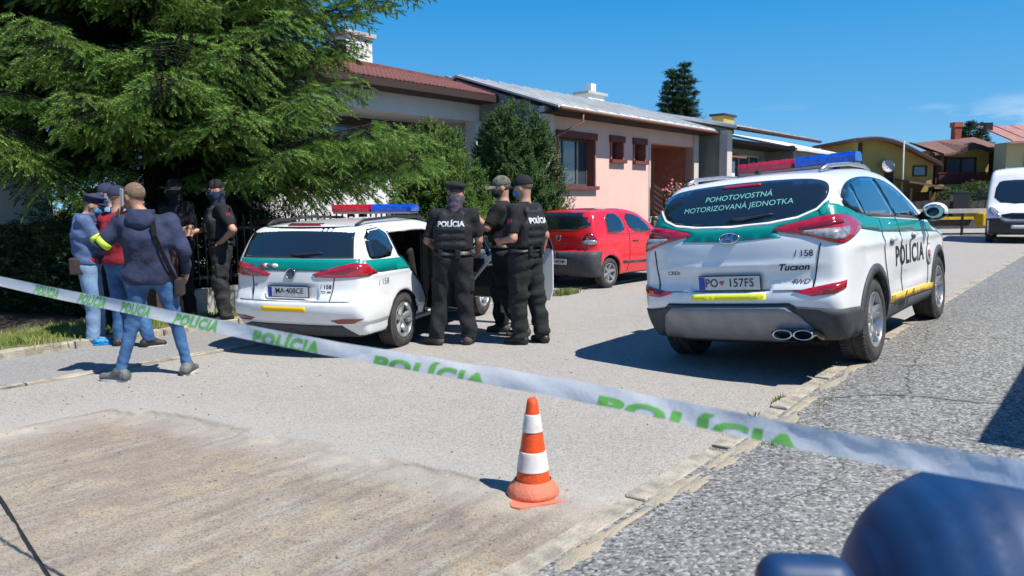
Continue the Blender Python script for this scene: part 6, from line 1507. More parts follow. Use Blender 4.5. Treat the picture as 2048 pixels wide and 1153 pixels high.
# ---- two more houses further along the row
for i_, (a, n0, mw, mr, lb, h) in enumerate(((42, 14.2, M_greyw, M_sheet, 'low house with dark grey roof further along the row', 4.2), (52, 18.5, M_cream, mat('orange_tile', (.55, .20, .07), .8, var=.2), 'distant house with bright orange roof showing above the grey roofs', 4.2))):
    H = House('row_house', a + 5, n0 + 3, lb)
    H.wall_n('wall', R_(a, a + 10, 0, h), [R_(a + 1, a + 3, 1.6, 3.0), R_(a + 5, a + 7.5, 1.6, 3.0)], n0, .3, mw); H.box('side_wall', a, a + .25, n0 + .3, n0 + 7, 0, h, mw)
    H.window(a + 1, a + 3, 1.6, 3.0, n0 + .15, M_wfw, M_wing, bars=(a + 2,)); H.window(a + 5, a + 7.5, 1.6, 3.0, n0 + .15, M_wfw, M_wing, bars=(a + 6.2,))
    if i_ == 0:
        H.poly('roof', [(a - .3, n0 - .5, h + .05), (a + 10.3, n0 - .5, h + .05), (a + 10.3, n0 + 4, h + 1.2), (a - .3, n0 + 4, h + 1.2)], mr, .12)
    else:
        H.poly('roof', [(a - .3, n0 - .5, h), (a + 5, n0 - .5, h + 1.1), (a + 5, n0 + 7, h + 1.1), (a - .3, n0 + 7, h)], mr, .15); H.poly('roof', [(a + 10.3, n0 - .5, h), (a + 5, n0 - .5, h + 1.1), (a + 5, n0 + 7, h + 1.1), (a + 10.3, n0 + 7, h)], mr, .15)
        H.box('gable', a + .5, a + 9.5, n0 + .1, n0 + .2, h, h + .8, mw)

# ---- house at the far left, seen under the spruce
H = House('shaded_house', 3.5, 15, 'pale house wall with dark brick plinth in shade, at the far left edge')
H.box('wall', -2, 5.15, 13.6, 13.9, 1.15, 4.2, M_whiter); H.box('side_wall', 4.9, 5.15, 13.9, 19, 0, 4.2, M_whiter)
me = MB().box((0, 0, 0), (.235, .10, .060)).mesh('brick'); me.materials.append(M_brickd)
H.box('plinth', -2, 5.1, 13.56, 13.9, 0, 1.13, mat('mortar', (.10, .085, .08), .9))
for r in range(15):
    for c in range(14):
        o = link_mesh('brick', me, None, H.root); o.location = (5.0 - c * .25 - (r % 2) * .125 - H.s0, 13.545 - H.n0, .05 + r * .074)
H.poly('roof', [(-2.5, 13, 4.2), (5.5, 13, 4.2), (5.5, 17, 5.6), (-2.5, 17, 5.6)], M_tileb, .15)

# ---- iron fence with low wall, behind the estate car
fe = empty('iron_fence', SN(8.2, 9.9, 0), STREET_ROT, 'black iron picket fence on a low wall, behind the white estate car', 'fence')
def fb(name, a, b, c, d, e, f, m): return MB().box(((a + b) / 2 - 8.2, (c + d) / 2 - 9.9, (e + f) / 2), (b - a, d - c, f - e)).build(name, m, fe)
fb('low_wall', 5.0, 12.0, 9.82, 9.98, 0, .42, M_conc)
fb('rail', 5.0, 12.0, 9.885, 9.915, .55, .59, M_iron); fb('rail', 5.0, 12.0, 9.885, 9.915, 1.22, 1.26, M_iron)
g = MB(); g.box((0, 0, .93), (.022, .022, .92)); g.add([(-.018, 0, 1.385), (0, -.018, 1.385), (.018, 0, 1.385), (0, .018, 1.385), (0, 0, 1.46), (0, 0, 1.36)], [(0, 1, 4), (1, 2, 4), (2, 3, 4), (3, 0, 4), (1, 0, 5), (2, 1, 5), (3, 2, 5), (0, 3, 5)])
me = g.mesh('picket'); me.materials.append(M_iron)
for k in range(58):
    o = link_mesh('picket', me, None, fe); o.location = (5.05 + k * .12 - 8.2, 0, 0)
for k in (5.0, 6.75, 8.5, 10.25, 12.0): fb('post', k - .16, k + .16, 9.74, 10.06, 0, 1.28, M_brickd if k < 7 else M_iron) if k < 7 else fb('post', k - .04, k + .04, 9.86, 9.94, 0, 1.45, M_iron)
fb('post_cap', 6.55, 6.95, 9.70, 10.10, 1.28, 1.34, M_gutter)

# ---- yellow houses across the junction
class Front:
    """things facing the camera across the junction: x, z measured on a plane 50 m ahead"""
    def __init__(s, name, x, label, cat='house', y=50.): s.x, s.y = x, y; s.root = empty(name, (x, y, 0), 0, label, cat)
    def box(s, name, a, b, y0, y1, e, f, m, parent=None, bevel=0): return MB().box(((a + b) / 2 - s.x, (y0 + y1) / 2 - s.y, (e + f) / 2), (b - a, y1 - y0, f - e)).build(name, m, parent or s.root, bevel=bevel)
    def prism(s, name, poly, y0, y1, m, parent=None): return MB().prism(poly, y0, y1, lambda a, b, d: (a - s.x, d - s.y, b)).build(name, m, parent or s.root)
    def window(s, a, b, y, e, f, mf, mp, bars=()):
        w = empty('window'); w.parent = s.root; g = MB(); t = .09
        for (x0, x1, z0, z1) in [(a, a + t, e, f), (b - t, b, e, f), (a + t, b - t, e, e + t), (a + t, b - t, f - t, f)] + [(x - t / 2, x + t / 2, e + t, f - t) for x in bars]: g.box(((x0 + x1) / 2 - s.x, y - .03 - s.y, (z0 + z1) / 2), (x1 - x0, .08, z1 - z0))
        g.build('frame', mf, w); s.box('pane', a + .04, b - .04, y - .02, y, e + .04, f - .04, mp, w)
Y = Front('yellow_house', 25, 'ochre yellow house with swooping brown roof edge, satellite dish and small blue window')
cv = Curve1([(22.2, 5.30), (23.2, 5.36), (24.2, 5.22), (25.2, 4.85), (26.2, 4.35), (27.35, 3.78)])
xs = np.linspace(22.45, 27.35, 16)
Y.prism('wall', [(27.35, 0), (22.45, 0)] + [(x, float(cv(x)) - .1) for x in xs], 50, 56, M_yelr)
Y.prism('roof', [(x, float(cv(x)) - .12) for x in np.linspace(22.0, 27.5, 18)] + [(x, float(cv(x)) + .08) for x in np.linspace(27.5, 22.0, 18)], 49.3, 56.5, M_tilep)
Y.prism('barge_board', [(x, float(cv(x)) - .20) for x in np.linspace(22.0, 27.5, 18)] + [(x, float(cv(x)) + .0) for x in np.linspace(27.5, 22.0, 18)], 49.2, 49.3, M_wood)
Y.box('corner_board', 22.42, 22.66, 49.9, 50.0, 0, 5.1, M_wood)
Y.window(26.0, 26.92, 50, 2.90, 3.60, M_wood, M_winb); Y.box('dark_window', 24.2, 24.75, 49.93, 50, 2.5, 3.7, M_wood)
Y.box('plinth', 22.45, 27.35, 49.95, 50, 0, .8, M_conc)
pg = Front('pergola', 26.2, 'brown tiled pergola roof with timber posts below the yellow house', 'pergola', 48.); 
MB().add([(-1.4, 0, 2.60), (1.2, 0, 2.15), (1.2, 1.8, 2.35), (-1.4, 1.8, 2.8), (-1.4, 0, 2.48), (1.2, 0, 2.03), (1.2, 1.8, 2.2), (-1.4, 1.8, 2.68)], [(0, 1, 2, 3), (7, 6, 5, 4), (0, 4, 5, 1), (1, 5, 6, 2), (2, 6, 7, 3), (3, 7, 4, 0)]).build('roof', M_tilep, pg.root)
for x in (25.0, 26.2, 27.2): pg.box('post', x - .07, x + .07, 48.1, 48.24, 0, 2.2, M_wood)
pg.box('bench_wall', 25.0, 27.3, 49.5, 49.7, 0, 1.9, mat('orange_brown', (.25, .11, .04), .8, var=.3, scale=4))
di = empty('satellite_dish', (24.20, 49.55, 3.58), 0, 'grey satellite dish on the yellow house wall', 'satellite dish')
g = MB(); g.lathe([(0, .12), (.15, .10), (.32, .04), (.42, -.02), (.40, -.03), (.3, .02), (0, .10)], 24, Matrix.Rotation(rad(82), 4, 'X') @ Matrix.Diagonal((1, 1, -1, 1))); g.build('reflector', mat('dish_grey', (.40, .41, .43), .5), di, True); MB().tube([(0, 0, -.1), (0, .45, -.15)], .03, 6).build('bracket', M_iron, di)
po = empty('street_pole', (24.98, 49.2, 0), 0, 'thin pale street pole in front of the yellow house', 'pole'); MB().tube([(0, 0, 0), (0, 0, 5.15)], [.075, .05], 8).build('shaft', M_conc, po, True); MB().box((0, 0, 5.18), (.5, .08, .06)).build('crossarm', M_conc, po)
Y = Front('balcony_house', 29.5, 'yellow house with brown hipped roof, wavy dormer, dark red balcony and red chimney')
Y.box('wall', 27.4, 31.6, 50.6, 53, 0, 4.6, M_yelr)
Y.box('pillar', 27.45, 27.75, 49.9, 50.2, 0, 4.4, M_wood); Y.box('pillar', 31.1, 31.55, 49.9, 50.3, 0, 4.45, M_wood); Y.box('pillar', 28.15, 28.35, 50.0, 50.2, 2.3, 4.4, M_wood)
Y.box('balcony_slab', 27.4, 31.6, 49.8, 51.2, 2.1, 2.35, M_yelr)
bl = empty('balcony_railing'); bl.parent = Y.root
for k in range(26): Y.box('baluster', 27.65 + k * .135, 27.75 + k * .135, 49.83, 49.86, 2.38, 3.05, M_woodr, bl)
Y.box('handrail', 27.55, 31.15, 49.80, 49.88, 3.05, 3.13, M_woodr, bl)
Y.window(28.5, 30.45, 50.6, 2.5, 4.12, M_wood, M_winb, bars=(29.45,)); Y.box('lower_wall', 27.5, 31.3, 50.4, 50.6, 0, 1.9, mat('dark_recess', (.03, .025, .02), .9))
rp = [(27.1, 4.35), (27.9, 4.30), (28.5, 4.42), (29.0, 4.80), (29.6, 4.98), (30.2, 4.80), (30.7, 4.58), (31.9, 4.58)]
g = MB(); front = [(x - 29.5, -.55, z) for x, z in rp]; back = [((x - 29.5) * .9 + .1, 3.2, 5.25 + (x - 27) * .075) for x, z in rp]
g.add(front + back + [(a, b, c - .14) for a, b, c in front], [(i, i + 1, i + 9, i + 8) for i in range(7)] + [(i, i + 16, i + 17, i + 1) for i in range(7)]); g.build('roof', M_tilep, Y.root)
g = MB(); g.add([(27.5 - 29.5, -.9, 4.30), (26.6 - 29.5, 1.5, 5.2), (27.25 - 29.5, 3.2, 5.3), (27.7 - 29.5, -.6, 4.0)], [(0, 1, 2), (0, 3, 2)]); g.build('roof_valley', M_tilep, Y.root)
Y.prism('dormer_fascia', [(28.3, 4.30), (28.6, 4.38), (29.05, 4.72), (29.6, 4.88), (30.15, 4.72), (30.6, 4.48), (30.9, 4.42), (30.5, 4.28), (29.6, 4.62), (28.9, 4.40), (28.5, 4.2)], 49.1, 49.2, M_wood)
ch = empty('chimney'); ch.parent = Y.root; Y.box('stack', 30.35, 30.8, 53, 53.5, 5, 6.3, mat('red_brick', (.33, .09, .055), .85, var=.3, scale=6), ch); Y.box('cap', 30.28, 30.87, 52.95, 53.55, 6.3, 6.62, mat('red_cowl', (.42, .10, .06), .7), ch)
Y = Front('corner_house', 34, 'pale yellow house with pinkish metal roof at the right edge behind the van', y=47.)
Y.box('wall', 30.1, 38, 47, 48.2, 0, 4.8, mat('pale_yellow_render', (.50, .42, .22), .9, var=.08, scale=1.))
MB().add([(-4.0, -.5, 4.85), (5, -.5, 5.0), (5, 2.5, 6.2), (-4.3, 2.5, 6.0), (-4.0, -.5, 4.7), (5, -.7, 4.85)], [(0, 1, 2, 3), (0, 4, 5, 1)]).build('roof', M_tilpk, Y.root)
for k in range(9): MB().bar((-3.9 + k * 1.0, -.5, 4.88), (-4.2 + k * 1.03, 2.5, 6.05), .05).build('roof_seam', M_tilpk, Y.root)
Y.window(31.2, 32.3, 47, 2.6, 4.1, M_wood, M_wing)
Y.box('vent', 29.75, 30.2, 48.6, 48.9, 5.6, 6.15, M_iron)
# dark panel fence, bins of greenery in front of the yellow houses
df = Front('board_fence', 29, 'dark board fence below the yellow houses', 'fence', 46.)
for k in range(30): df.box('board', 22.5 + k * .42, 22.88 + k * .42, 46, 46.05, .05, 1.30 + .03 * (k % 3), mat('fence_grey_brown', (.055, .05, .05), .85, var=.3, scale=5))
sd = Front('storage_box', 26.4, 'black upright box standing by the dark board fence', 'box', 44.); sd.box('box_body', 25.2, 26.1, 43.8, 44.2, 0, 1.75, M_trim, bevel=.03); sd.box('lid', 25.15, 26.15, 43.75, 44.25, 1.75, 1.84, M_iron)
# striped barrier rail and yellow road machine
br = Front('barrier_rail', 17.9, 'long pale grey barrier rail in front of the yellow machine, left of the van', 'barrier', 31.)
br.box('rail', 14.5, 19.4, 30.9, 31.0, .90, 1.08, M_conc)
for x in (15, 16.6, 18.2, 19.2): br.box('post', x - .04, x + .04, 30.92, 30.98, 0, .9, M_iron)
ym = Front('road_machine', 18.2, 'yellow road-building machine parked behind the barrier left of the van', 'machine', 32.)
M_my = mat('machine_yellow', (.75, .46, .01), .45, var=.2, scale=4)
ym.box('chassis', 15.5, 20.6, 31.6, 33.0, .25, .62, mat('dirty_steel', (.10, .10, .095), .8, var=.3, scale=6), bevel=.02); ym.box('side_stripe', 15.5, 19.0, 31.5, 31.6, .64, .74, M_my)
ym.box('hydraulic_block', 18.75, 19.3, 30.5, 31.0, .38, .88, M_my, bevel=.04); ym.box('hydraulic_block', 19.38, 19.9, 30.5, 31.0, .30, .88, M_my, bevel=.05); ym.box('engine_cover', 19.4, 20.6, 31.8, 32.9, .6, 1.0, M_my, bevel=.05)
g = MB(); g.tube([(x - 18.2, -1.6, z) for x, z in ((19.25, .62), (19.35, .40), (19.25, .16), (19.05, .06), (18.90, .14), (18.92, .24))], [.09, .09, .09, .09, .07, .05], 8); g.build('tow_hook', M_my, ym.root, True)
for x in (16, 17.2, 20.1): g = MB(); g.lathe([(0, -.12), (.25, -.12), (.28, -.08), (.28, .08), (.25, .12), (0, .12)], 20, Matrix.Translation((x - 18.2, -.1, .28)) @ Matrix.Rotation(rad(90), 4, 'X')); g.build('wheel', M_tyre, ym.root, auto=True)
# unseen wall added out of view on the right to cast shade on the pavement
gp = empty('shade_wall', SN(9.6, -.92, .17), STREET_ROT, 'unseen wall added along the right side of the pavement to shade it', 'wall')
MB().box((0, 0, .95), (9.0, .25, 1.96)).build('wall', M_conc, gp, bevel=.01); MB().box((0, 0, 1.98), (9.1, .36, .09)).build('coping', M_stone, gp, bevel=.01)
# ============================================================ VEGETATION
def leafmat(name, c1, c2, rough=.6, tr=.25):
    m = bpy.data.materials.new(name); t, b, l = nodes_of(m)
    tc = t.nodes.new('ShaderNodeTexCoord').outputs['Object']; nz = tex_noise(t, tc, 3.5, 4, .7)
    oi = t.nodes.new('ShaderNodeObjectInfo').outputs['Random']
    c = mixc(t, mrange(t, nz, .35, .68), c1, c2); c = mixc(t, mrange(t, oi, 0, 1, 0, .25), c, [x * .75 for x in c1])
    l(c, b.inputs['Base Color']); b.inputs['Roughness'].default_value = rough; b.inputs['Specular IOR Level'].default_value = .25
    tl = t.nodes.new('ShaderNodeBsdfTranslucent'); l(c, tl.inputs['Color']); mx = t.nodes.new('ShaderNodeMixShader'); mx.inputs[0].default_value = tr
    out = [n for n in t.nodes if n.type == 'OUTPUT_MATERIAL'][0]; l(b.outputs[0], mx.inputs[1]); l(tl.outputs[0], mx.inputs[2]); l(mx.outputs[0], out.inputs[0]); return m
M_shoot = leafmat('spruce_new_shoots', (.150, .285, .055), (.25, .37, .08), tr=.15)
M_needle = leafmat('spruce_needles', (.012, .032, .011), (.028, .058, .017), tr=.1)
M_bark = mat('spruce_bark', (.06, .045, .035), .95, var=.4, scale=14, bump=1.5, bscale=40)
M_thuja = leafmat('conifer_green', (.050, .115, .030), (.085, .165, .035), tr=.15)
M_thujl = leafmat('light_conifer', (.13, .22, .04), (.18, .27, .05))
M_fars = leafmat('far_spruce', (.018, .048, .022), (.035, .07, .028), tr=.1)
M_hedge = leafmat('dark_hedge', (.03, .065, .02), (.05, .09, .03), tr=.1)
M_shrub = leafmat('garden_shrub', (.10, .15, .045), (.17, .21, .07))

def shoot_proto(n_need, L, r0, rng, bw=.07):
    """needle brush along +X as thin blades; returns verts, tris"""
    V = []; F = []
    for k in range(n_need):
        t = (k + .5) / n_need; x = t * L; a = k * 2.4; rr = r0 * (1.0 - .55 * t ** 2) * rng.uniform(.8, 1.2)
        d = Vector((.55 + .4 * t, math.cos(a) * (1 - .3 * t), math.sin(a) * (1 - .3 * t))).normalized(); w = Vector((0, -math.sin(a), math.cos(a))) * L * bw
        p = Vector((x * .92, 0, 0)); b = len(V); V += [p - w, p + w, p + d * rr * 1.5]; F.append((b, b + 1, b + 2))
    b = len(V); V += [Vector((L * .7, -.006, 0)), Vector((L * .7, .006, 0)), Vector((L * 1.12, 0, 0))]; F.append((b, b + 1, b + 2))
    return np.array([tuple(v) for v in V]), np.array(F)
def scatter_tris(proto, pos, dirs, ups, scales):
    """place a proto (points along +X) at many frames; returns one vertex and one triangle array"""
    PV, PF = proto; d = dirs / np.linalg.norm(dirs, axis=1, keepdims=True); y = np.cross(ups, d); y /= np.maximum(np.linalg.norm(y, axis=1, keepdims=True), 1e-6); z = np.cross(d, y)
    V = pos[:, None, :] + scales[:, None, None] * (PV[None, :, 0:1] * d[:, None] + PV[None, :, 1:2] * y[:, None] + PV[None, :, 2:3] * z[:, None])
    n = len(pos); F = PF[None] + (np.arange(n) * len(PV))[:, None, None]; return V.reshape(-1, 3), F.reshape(-1, 3)
def bough_mesh(seed, L=3.4, wid=1.0, need=15):
    """a spruce bough along +X: fans of side twigs, each carrying shoots; tips carry the pale new growth"""
    rng = random.Random(seed); P = []; D = []; U = []; S = []; isn = []; sticks = MB()
    def axis(t): return Vector((t * L, .10 * math.sin(t * 3 + seed), -.10 * L * t + .16 * L * t * t + .02 * math.sin(9 * t)))
    n = int(L / .095)
    sticks.tube([axis(i / 12) for i in range(13)], [.020 * (1 - i / 12.5) + .003 for i in range(13)], 5)
    for i in range(n):
        t = (i + .5) / n
        if t < .10: continue
        for sd in (-1, 1):
            l = wid * (.30 + .9 * math.sin(min(1, t * 1.25) * math.pi * .62) ) * (1 - t) ** .45 * rng.uniform(.65, 1.1) * .78 + .10
            ang = rad(rng.uniform(42, 66)); b0 = axis(t); out = Vector((math.cos(ang), sd * math.sin(ang), rng.uniform(-.28, .10))).normalized()
            m = max(2, int(l / .072)); hang = rng.uniform(.15, .55)
            def tw(u_): return b0 + out * (l * u_) + Vector((0, 0, -hang * l * u_ * u_ * .7))
            if l > .3: sticks.tube([tw(0), tw(.5), tw(1)], [.0045, .0035, .002], 3, False)
            for k in range(m):
                u_ = (k + .7) / m; p = tw(u_); dr = (tw(min(1, u_ + .05)) - tw(u_ - .05)).normalized(); side_ = dr.cross(Vector((0, 0, 1))).normalized()
                for s2 in ((-1, 1) if k < m - 1 else (-1, 0, 1)):
                    l2 = l * (1 - u_) * .42
                    reps = 1 + int(l2 / .075) if l > .32 and s2 else 1
                    d2 = (dr * .75 + side_ * s2 * rng.uniform(.55, .95) + Vector((0, 0, rng.uniform(-.38, .18)))).normalized() if s2 else dr
                    for q in range(reps):
                        P.append(p + d2 * q * .07 + Vector((0, 0, -.02 * q * q))); D.append(d2 + Vector((0, 0, -.12 * q)) + Vector((rng.gauss(0, .07), rng.gauss(0, .07), rng.gauss(0, .07)))); U.append(Vector((rng.gauss(0, .4), rng.gauss(0, .4), 1)))
                        last = q == reps - 1; S.append(rng.uniform(.85, 1.25) * (1.0 if last else .9)); isn.append(1 if (t > .30 and last and (u_ > .35 or rng.random() < .6) and rng.random() < .86) else 0)
    P = np.array([tuple(v) for v in P]); D = np.array([tuple(v) for v in D]); U = np.array([tuple(v) for v in U]); S = np.array(S); isn = np.array(isn, bool)
    pn = shoot_proto(need + 9, .125, .024, rng, .042); po_ = shoot_proto(need, .12, .017, rng, .04)
    V1, F1 = scatter_tris(pn, P[isn], D[isn], U[isn], S[isn]); V2, F2 = scatter_tris(po_, P[~isn], D[~isn], U[~isn], S[~isn])
    sm = sticks.mesh(); sv = np.array([tuple(v.co) for v in sm.vertices]); sf = []
    sm.calc_loop_triangles(); sf = np.array([tuple(t.vertices) for t in sm.loop_triangles])
    V = np.vstack([V1, V2, sv]); F = np.vstack([F1, F2 + len(V1), sf + len(V1) + len(V2)])
    me = np_mesh(V, F, 'bough'); me.materials.append(M_shoot); me.materials.append(M_needle); me.materials.append(M_bark)
    mi = np.r_[np.zeros(len(F1)), np.ones(len(F2)), np.full(len(sf), 2)].astype(np.int32)
    if len(me.polygons) == len(mi): me.polygons.foreach_set('material_index', mi)
    return me
BOUGHS = [bough_mesh(1), bough_mesh(2, 3.4, 1.15), bough_mesh(3, 3.0, .95), bough_mesh(4, 2.6, 1.2), bough_mesh(5, 3.2, .8)]
BL = [3.4, 3.4, 3.0, 2.6, 3.2]
TX, TY = -5.9, 13.0
sp = empty('spruce_tree', (TX, TY, 0), 0, 'huge spruce with pale green shoot tips, overhanging the pavement and the estate car', 'tree')
MB().tube([(0, 0, 0), (.02, 0, 1), (0, .03, 3), (.03, 0, 6), (0, 0, 9), (0, 0, 14)], [.30, .25, .22, .17, .11, .03], 12).build('trunk', M_bark, sp, True)
rnd = random.Random(77)
def bough(az, z, L, pitch, roll=0., v=None):
    """az: degrees, 0 = towards +X, 90 = away from the camera"""
    v = rnd.randrange(5) if v is None else v; k = L / BL[v]
    o = link_mesh('bough', BOUGHS[v], None, sp); o.location = (.12 * math.cos(rad(az)), .12 * math.sin(rad(az)), z)
    o.rotation_euler = Euler((rad(roll), rad(-pitch), rad(az)), 'XYZ'); o.scale = (k, k * rnd.uniform(.9, 1.1), k * rnd.uniform(.9, 1.2)); return o
def Rz(z): return float(np.interp(z, [1.9, 2.4, 3.2, 4.2, 5.2, 7, 10, 13.5], [4.5, 4.4, 3.9, 3.6, 3.4, 2.7, 1.5, .4]))
z = 2.55; az0 = 10
while z < 13.3:
    nb = 6 if z < 6 else 5
    for k in range(nb):
        az = az0 + 360 * k / nb + rnd.uniform(-14, 14); ca = math.cos(rad(az)); sa = math.sin(rad(az))
        L = Rz(z) * rnd.uniform(.84, 1.06)
        if sa < -.55 and z < 5: L *= .92
        if 5 < az % 360 < 130: L *= .60
        bough(az, z + rnd.uniform(-.12, .12), L, rnd.uniform(-10, 2) - (4 if z < 3 else 0), rnd.uniform(-14, 14))
    az0 += 27; z += .46 if z < 6 else .52
# the boughs the picture is recognised by
for az, z, L, p, r, v in ((-15, 2.7, 4.9, -8.5, 6, 1), (-8, 2.85, 4.5, -10, -4, 0), (-22, 2.95, 4.8, -8, 8, 4), (-28, 2.75, 4.8, -5, 0, 1), (-40, 3.25, 4.5, -7, 4, 0), (-50, 3.7, 4.1, -7, -6, 2), (-62, 3.3, 4.4, -6, 8, 1), (-82, 3.9, 4.2, -7, 0, 0),
                          (-98, 3.3, 4.3, -6, -6, 4), (-112, 4.0, 4.1, -6, 6, 1), (-130, 3.3, 4.3, -6, 0, 0), (-10, 3.9, 3.5, -1, 8, 1), (-6, 4.0, 4.9, 13, 6, 4), (-30, 4.8, 3.8, -5, 6, 0), (-65, 4.9, 3.7, -8, 0, 1), (-42, 4.2, 4.0, -6, -6, 4), (-90, 5.0, 3.6, -8, 5, 0), (-75, 2.9, 4.3, -4, 5, 0), (-55, 2.7, 4.3, -3, -5, 4), (-10, 5.0, 3.7, -2, 0, 1)):
    bough(az, z, L, p, r, v)
# short boughs near the trunk, coloured all dark to stand for deep shade
DARK = [m_.copy() for m_ in BOUGHS[2:4]]
for m_ in DARK: m_.materials[0] = M_needle
for k in range(64):
    az = rnd.uniform(0, 360); z = rnd.uniform(2.0, 7.5); v = k % 2; L = rnd.uniform(1.9, 2.9); o = link_mesh('inner_bough', DARK[v], None, sp); kk = L / BL[v + 2]
    o.location = (.1 * math.cos(rad(az)), .1 * math.sin(rad(az)), z); o.rotation_euler = Euler((rad(rnd.uniform(-50, 50)), rad(rnd.uniform(-12, 14)), rad(az)), 'XYZ'); o.scale = (kk, kk * 1.3, kk * 1.5)
# bare dead snags low on the trunk
g = MB()
for k in range(14):
    a = rnd.random() * 6.28; z0 = rnd.uniform(.9, 2.0); g.tube([(0, 0, z0), (math.cos(a) * .6, math.sin(a) * .6, z0 - .03), (math.cos(a) * 1.3, math.sin(a) * 1.3, z0 - .2 + rnd.random() * .2)], [.02, .012, .004], 4, False)
g.build('dead_branches', M_bark, sp)

def shrub(name, pos, label, cat, h, rx, ry, n, size, mats, seed, tips=5, shape='cone', need=9, up=.9, group=None):
    rng = np.random.RandomState(seed); rr = random.Random(seed); root = empty(name, pos, 0, label, cat, group)
    MB().tube([(0, 0, 0), (.02, .01, h * .5), (0, 0, h * .82)], [.05 + h * .012, .03, .01], 6).build('stem', M_bark, root)
    T = [(0, 0, h, 1.)] + [(rr.uniform(-.55, .55) * rx, rr.uniform(-.55, .55) * ry, h * rr.uniform(.72, .97), .6) for _ in range(tips)]
    P = []; D = []
    per = n // len(T)
    for (tx, ty, th, wf) in T:
        u = rng.rand(per); zf = 1 - (1 - u) ** .62 if shape == 'cone' else u
        zz = th * (.02 + .98 * zf); prof = (1 - zf) ** .6 * (.75 + .25 * np.minimum(1, zf * 6)) if shape == 'cone' else np.sqrt(np.clip(1 - (2 * zf - .9) ** 2 / 1.25, 0.02, 1))
        a = rng.rand(per) * 2 * np.pi; lump = 1 + .20 * np.sin(a * 5 + zz * 7 / max(h, .1) * 2 + tx * 20) + .14 * np.sin(a * 9 - zz * 13)
        r = prof * lump * (.62 + .42 * rng.rand(per) ** .5) * (1. if wf == 1 else .62)
        x = tx * (1 if wf < 1 else 0) * (.3 + .7 * zf) + rx * r * np.cos(a); y = ty * (.3 + .7 * zf) + ry * r * np.sin(a)
        P.append(np.stack([x, y, zz], 1)); D.append(np.stack([np.cos(a) * .7, np.sin(a) * .7, np.full(per, up)], 1) + rng.randn(per, 3) * .28)
    P = np.vstack(P); D = np.vstack(D); S = size * (.7 + .6 * rng.rand(len(P)))
    pr = shoot_proto(need, 1., .34, rr); U = rng.randn(len(P), 3)
    half = rng.rand(len(P)) < .5
    for i, (mk, mm) in enumerate(((half, mats[0]), (~half, mats[-1]))):
        V, F = scatter_tris(pr, P[mk], D[mk], U[mk], S[mk]); me = np_mesh(V, F, 'foliage'); o = link_mesh('foliage', me, mm, root); o['kind'] = 'stuff'
    return root
shrub('conifer_shrub', (.17, 16.0, .05), 'tall dense dark green conifer shrub with pointed tips, just left of the pink house', 'shrub', 3.60, 1.22, 1.1, 26000, .17, (M_thuja, M_hedge), 3, 9)
shrub('conifer_shrub', (-1.50, 14.6, .05), 'lighter green conifer shrub between the spruce and the tall dark shrub', 'shrub', 3.05, .90, .85, 15000, .16, (M_thujl, M_thuja), 5, 6)
shrub('conifer_shrub', (-.80, 14.2, .05), 'low green conifer filling the gap behind the officer in the beret', 'shrub', 2.35, .75, .7, 9000, .15, (M_thuja, M_thujl), 7, 5)
shrub('yew_bush', (-6.1, 11.0, .05), 'dark bush in shade at the far left under the spruce', 'bush', 1.75, .8, .8, 7000, .12, (M_hedge, M_fars), 9, 5, 'round', up=.2)
shrub('yew_bush', (-7.1, 11.3, .05), 'second dark bush in shade, left of the first beside the brick plinth', 'bush', 1.3, .7, .7, 4000, .12, (M_hedge, M_fars), 10, 4, 'round', up=.2)
shrub('yew_bush', (-4.9, 12.6, .05), 'dark shaded shrub directly behind the people under the spruce', 'bush', 1.9, 1.3, .9, 9000, .13, (M_hedge, M_fars), 11, 6, 'round', up=.2)
for i, (x, y, h, r, lb) in enumerate(((28.6, 47.0, 2.45, 1.4, 'rounded pale green garden shrub below the balcony of the yellow house'), (26.9, 46.8, 2.0, .9, 'smaller garden shrub left of the rounded one'), (30.4, 46.9, 2.1, 1.0, 'garden shrub right of the rounded one, beside the van'))):
    shrub('garden_shrub', (x, y, 0), lb, 'shrub', h, r, 1., 2200, .24, (M_shrub, M_hedge), 20 + i, 4, 'round', up=.4)
# far trees over the roofs
def far_tree(x, y, h, r, label, tips, seed):
    rr = random.Random(seed); root = empty('spruce_tree', (x, y, 0), 0, label, 'tree')
    for (dx, th, wf) in tips: MB().tube([(dx * .3, 0, 0), (dx, 0, th)], [.25, .02], 6).build('trunk', M_bark, root)
    P = []; D = []; rng = np.random.RandomState(seed)
    for (dx, th, wf) in tips:
        z = th * .35
        while z < th:
            f = 1 - (z / th - .3) / .7; R = r * wf * (f ** .8) * rr.uniform(.75, 1.15) + .12
            for k in range(9):
                a = rr.random() * 6.28; m = int(14 + R * 16); u = rng.rand(m) ** .6; rad_ = R * rr.uniform(.6, 1.1)
                P.append(np.stack([dx + rad_ * u * math.cos(a) + rng.randn(m) * .10, rad_ * u * math.sin(a) + rng.randn(m) * .10, z - .22 * u * R + .3 * u * u * R + rng.randn(m) * .06], 1)); D.append(np.tile([math.cos(a), math.sin(a), .35], (m, 1)) + rng.randn(m, 3) * .4)
            z += .34 + .12 * rr.random()
    P = np.vstack(P); D = np.vstack(D); V, F = scatter_tris(shoot_proto(8, .34, .10, rr), P, D, rng.randn(len(P), 3), .7 + .6 * rng.rand(len(P)))
    o = link_mesh('crown', np_mesh(V, F, 'crown'), M_fars, root); o['kind'] = 'stuff'; return root
far_tree(13.0, 60, 11.8, 2.1, 'dark spruce with two tops standing above the roofs left of the light bar', ((-.55, 11.4, .95), (.45, 11.9, 1.0), (.1, 9.6, 1.15), (-.1, 8.6, 1.2)), 5)
far_tree(42.5, 72, 9.0, 1.8, 'top of a distant tree showing over the brown roof of the balcony house', ((0, 8.6, 1.2), (1.2, 8.4, 1.)), 6)

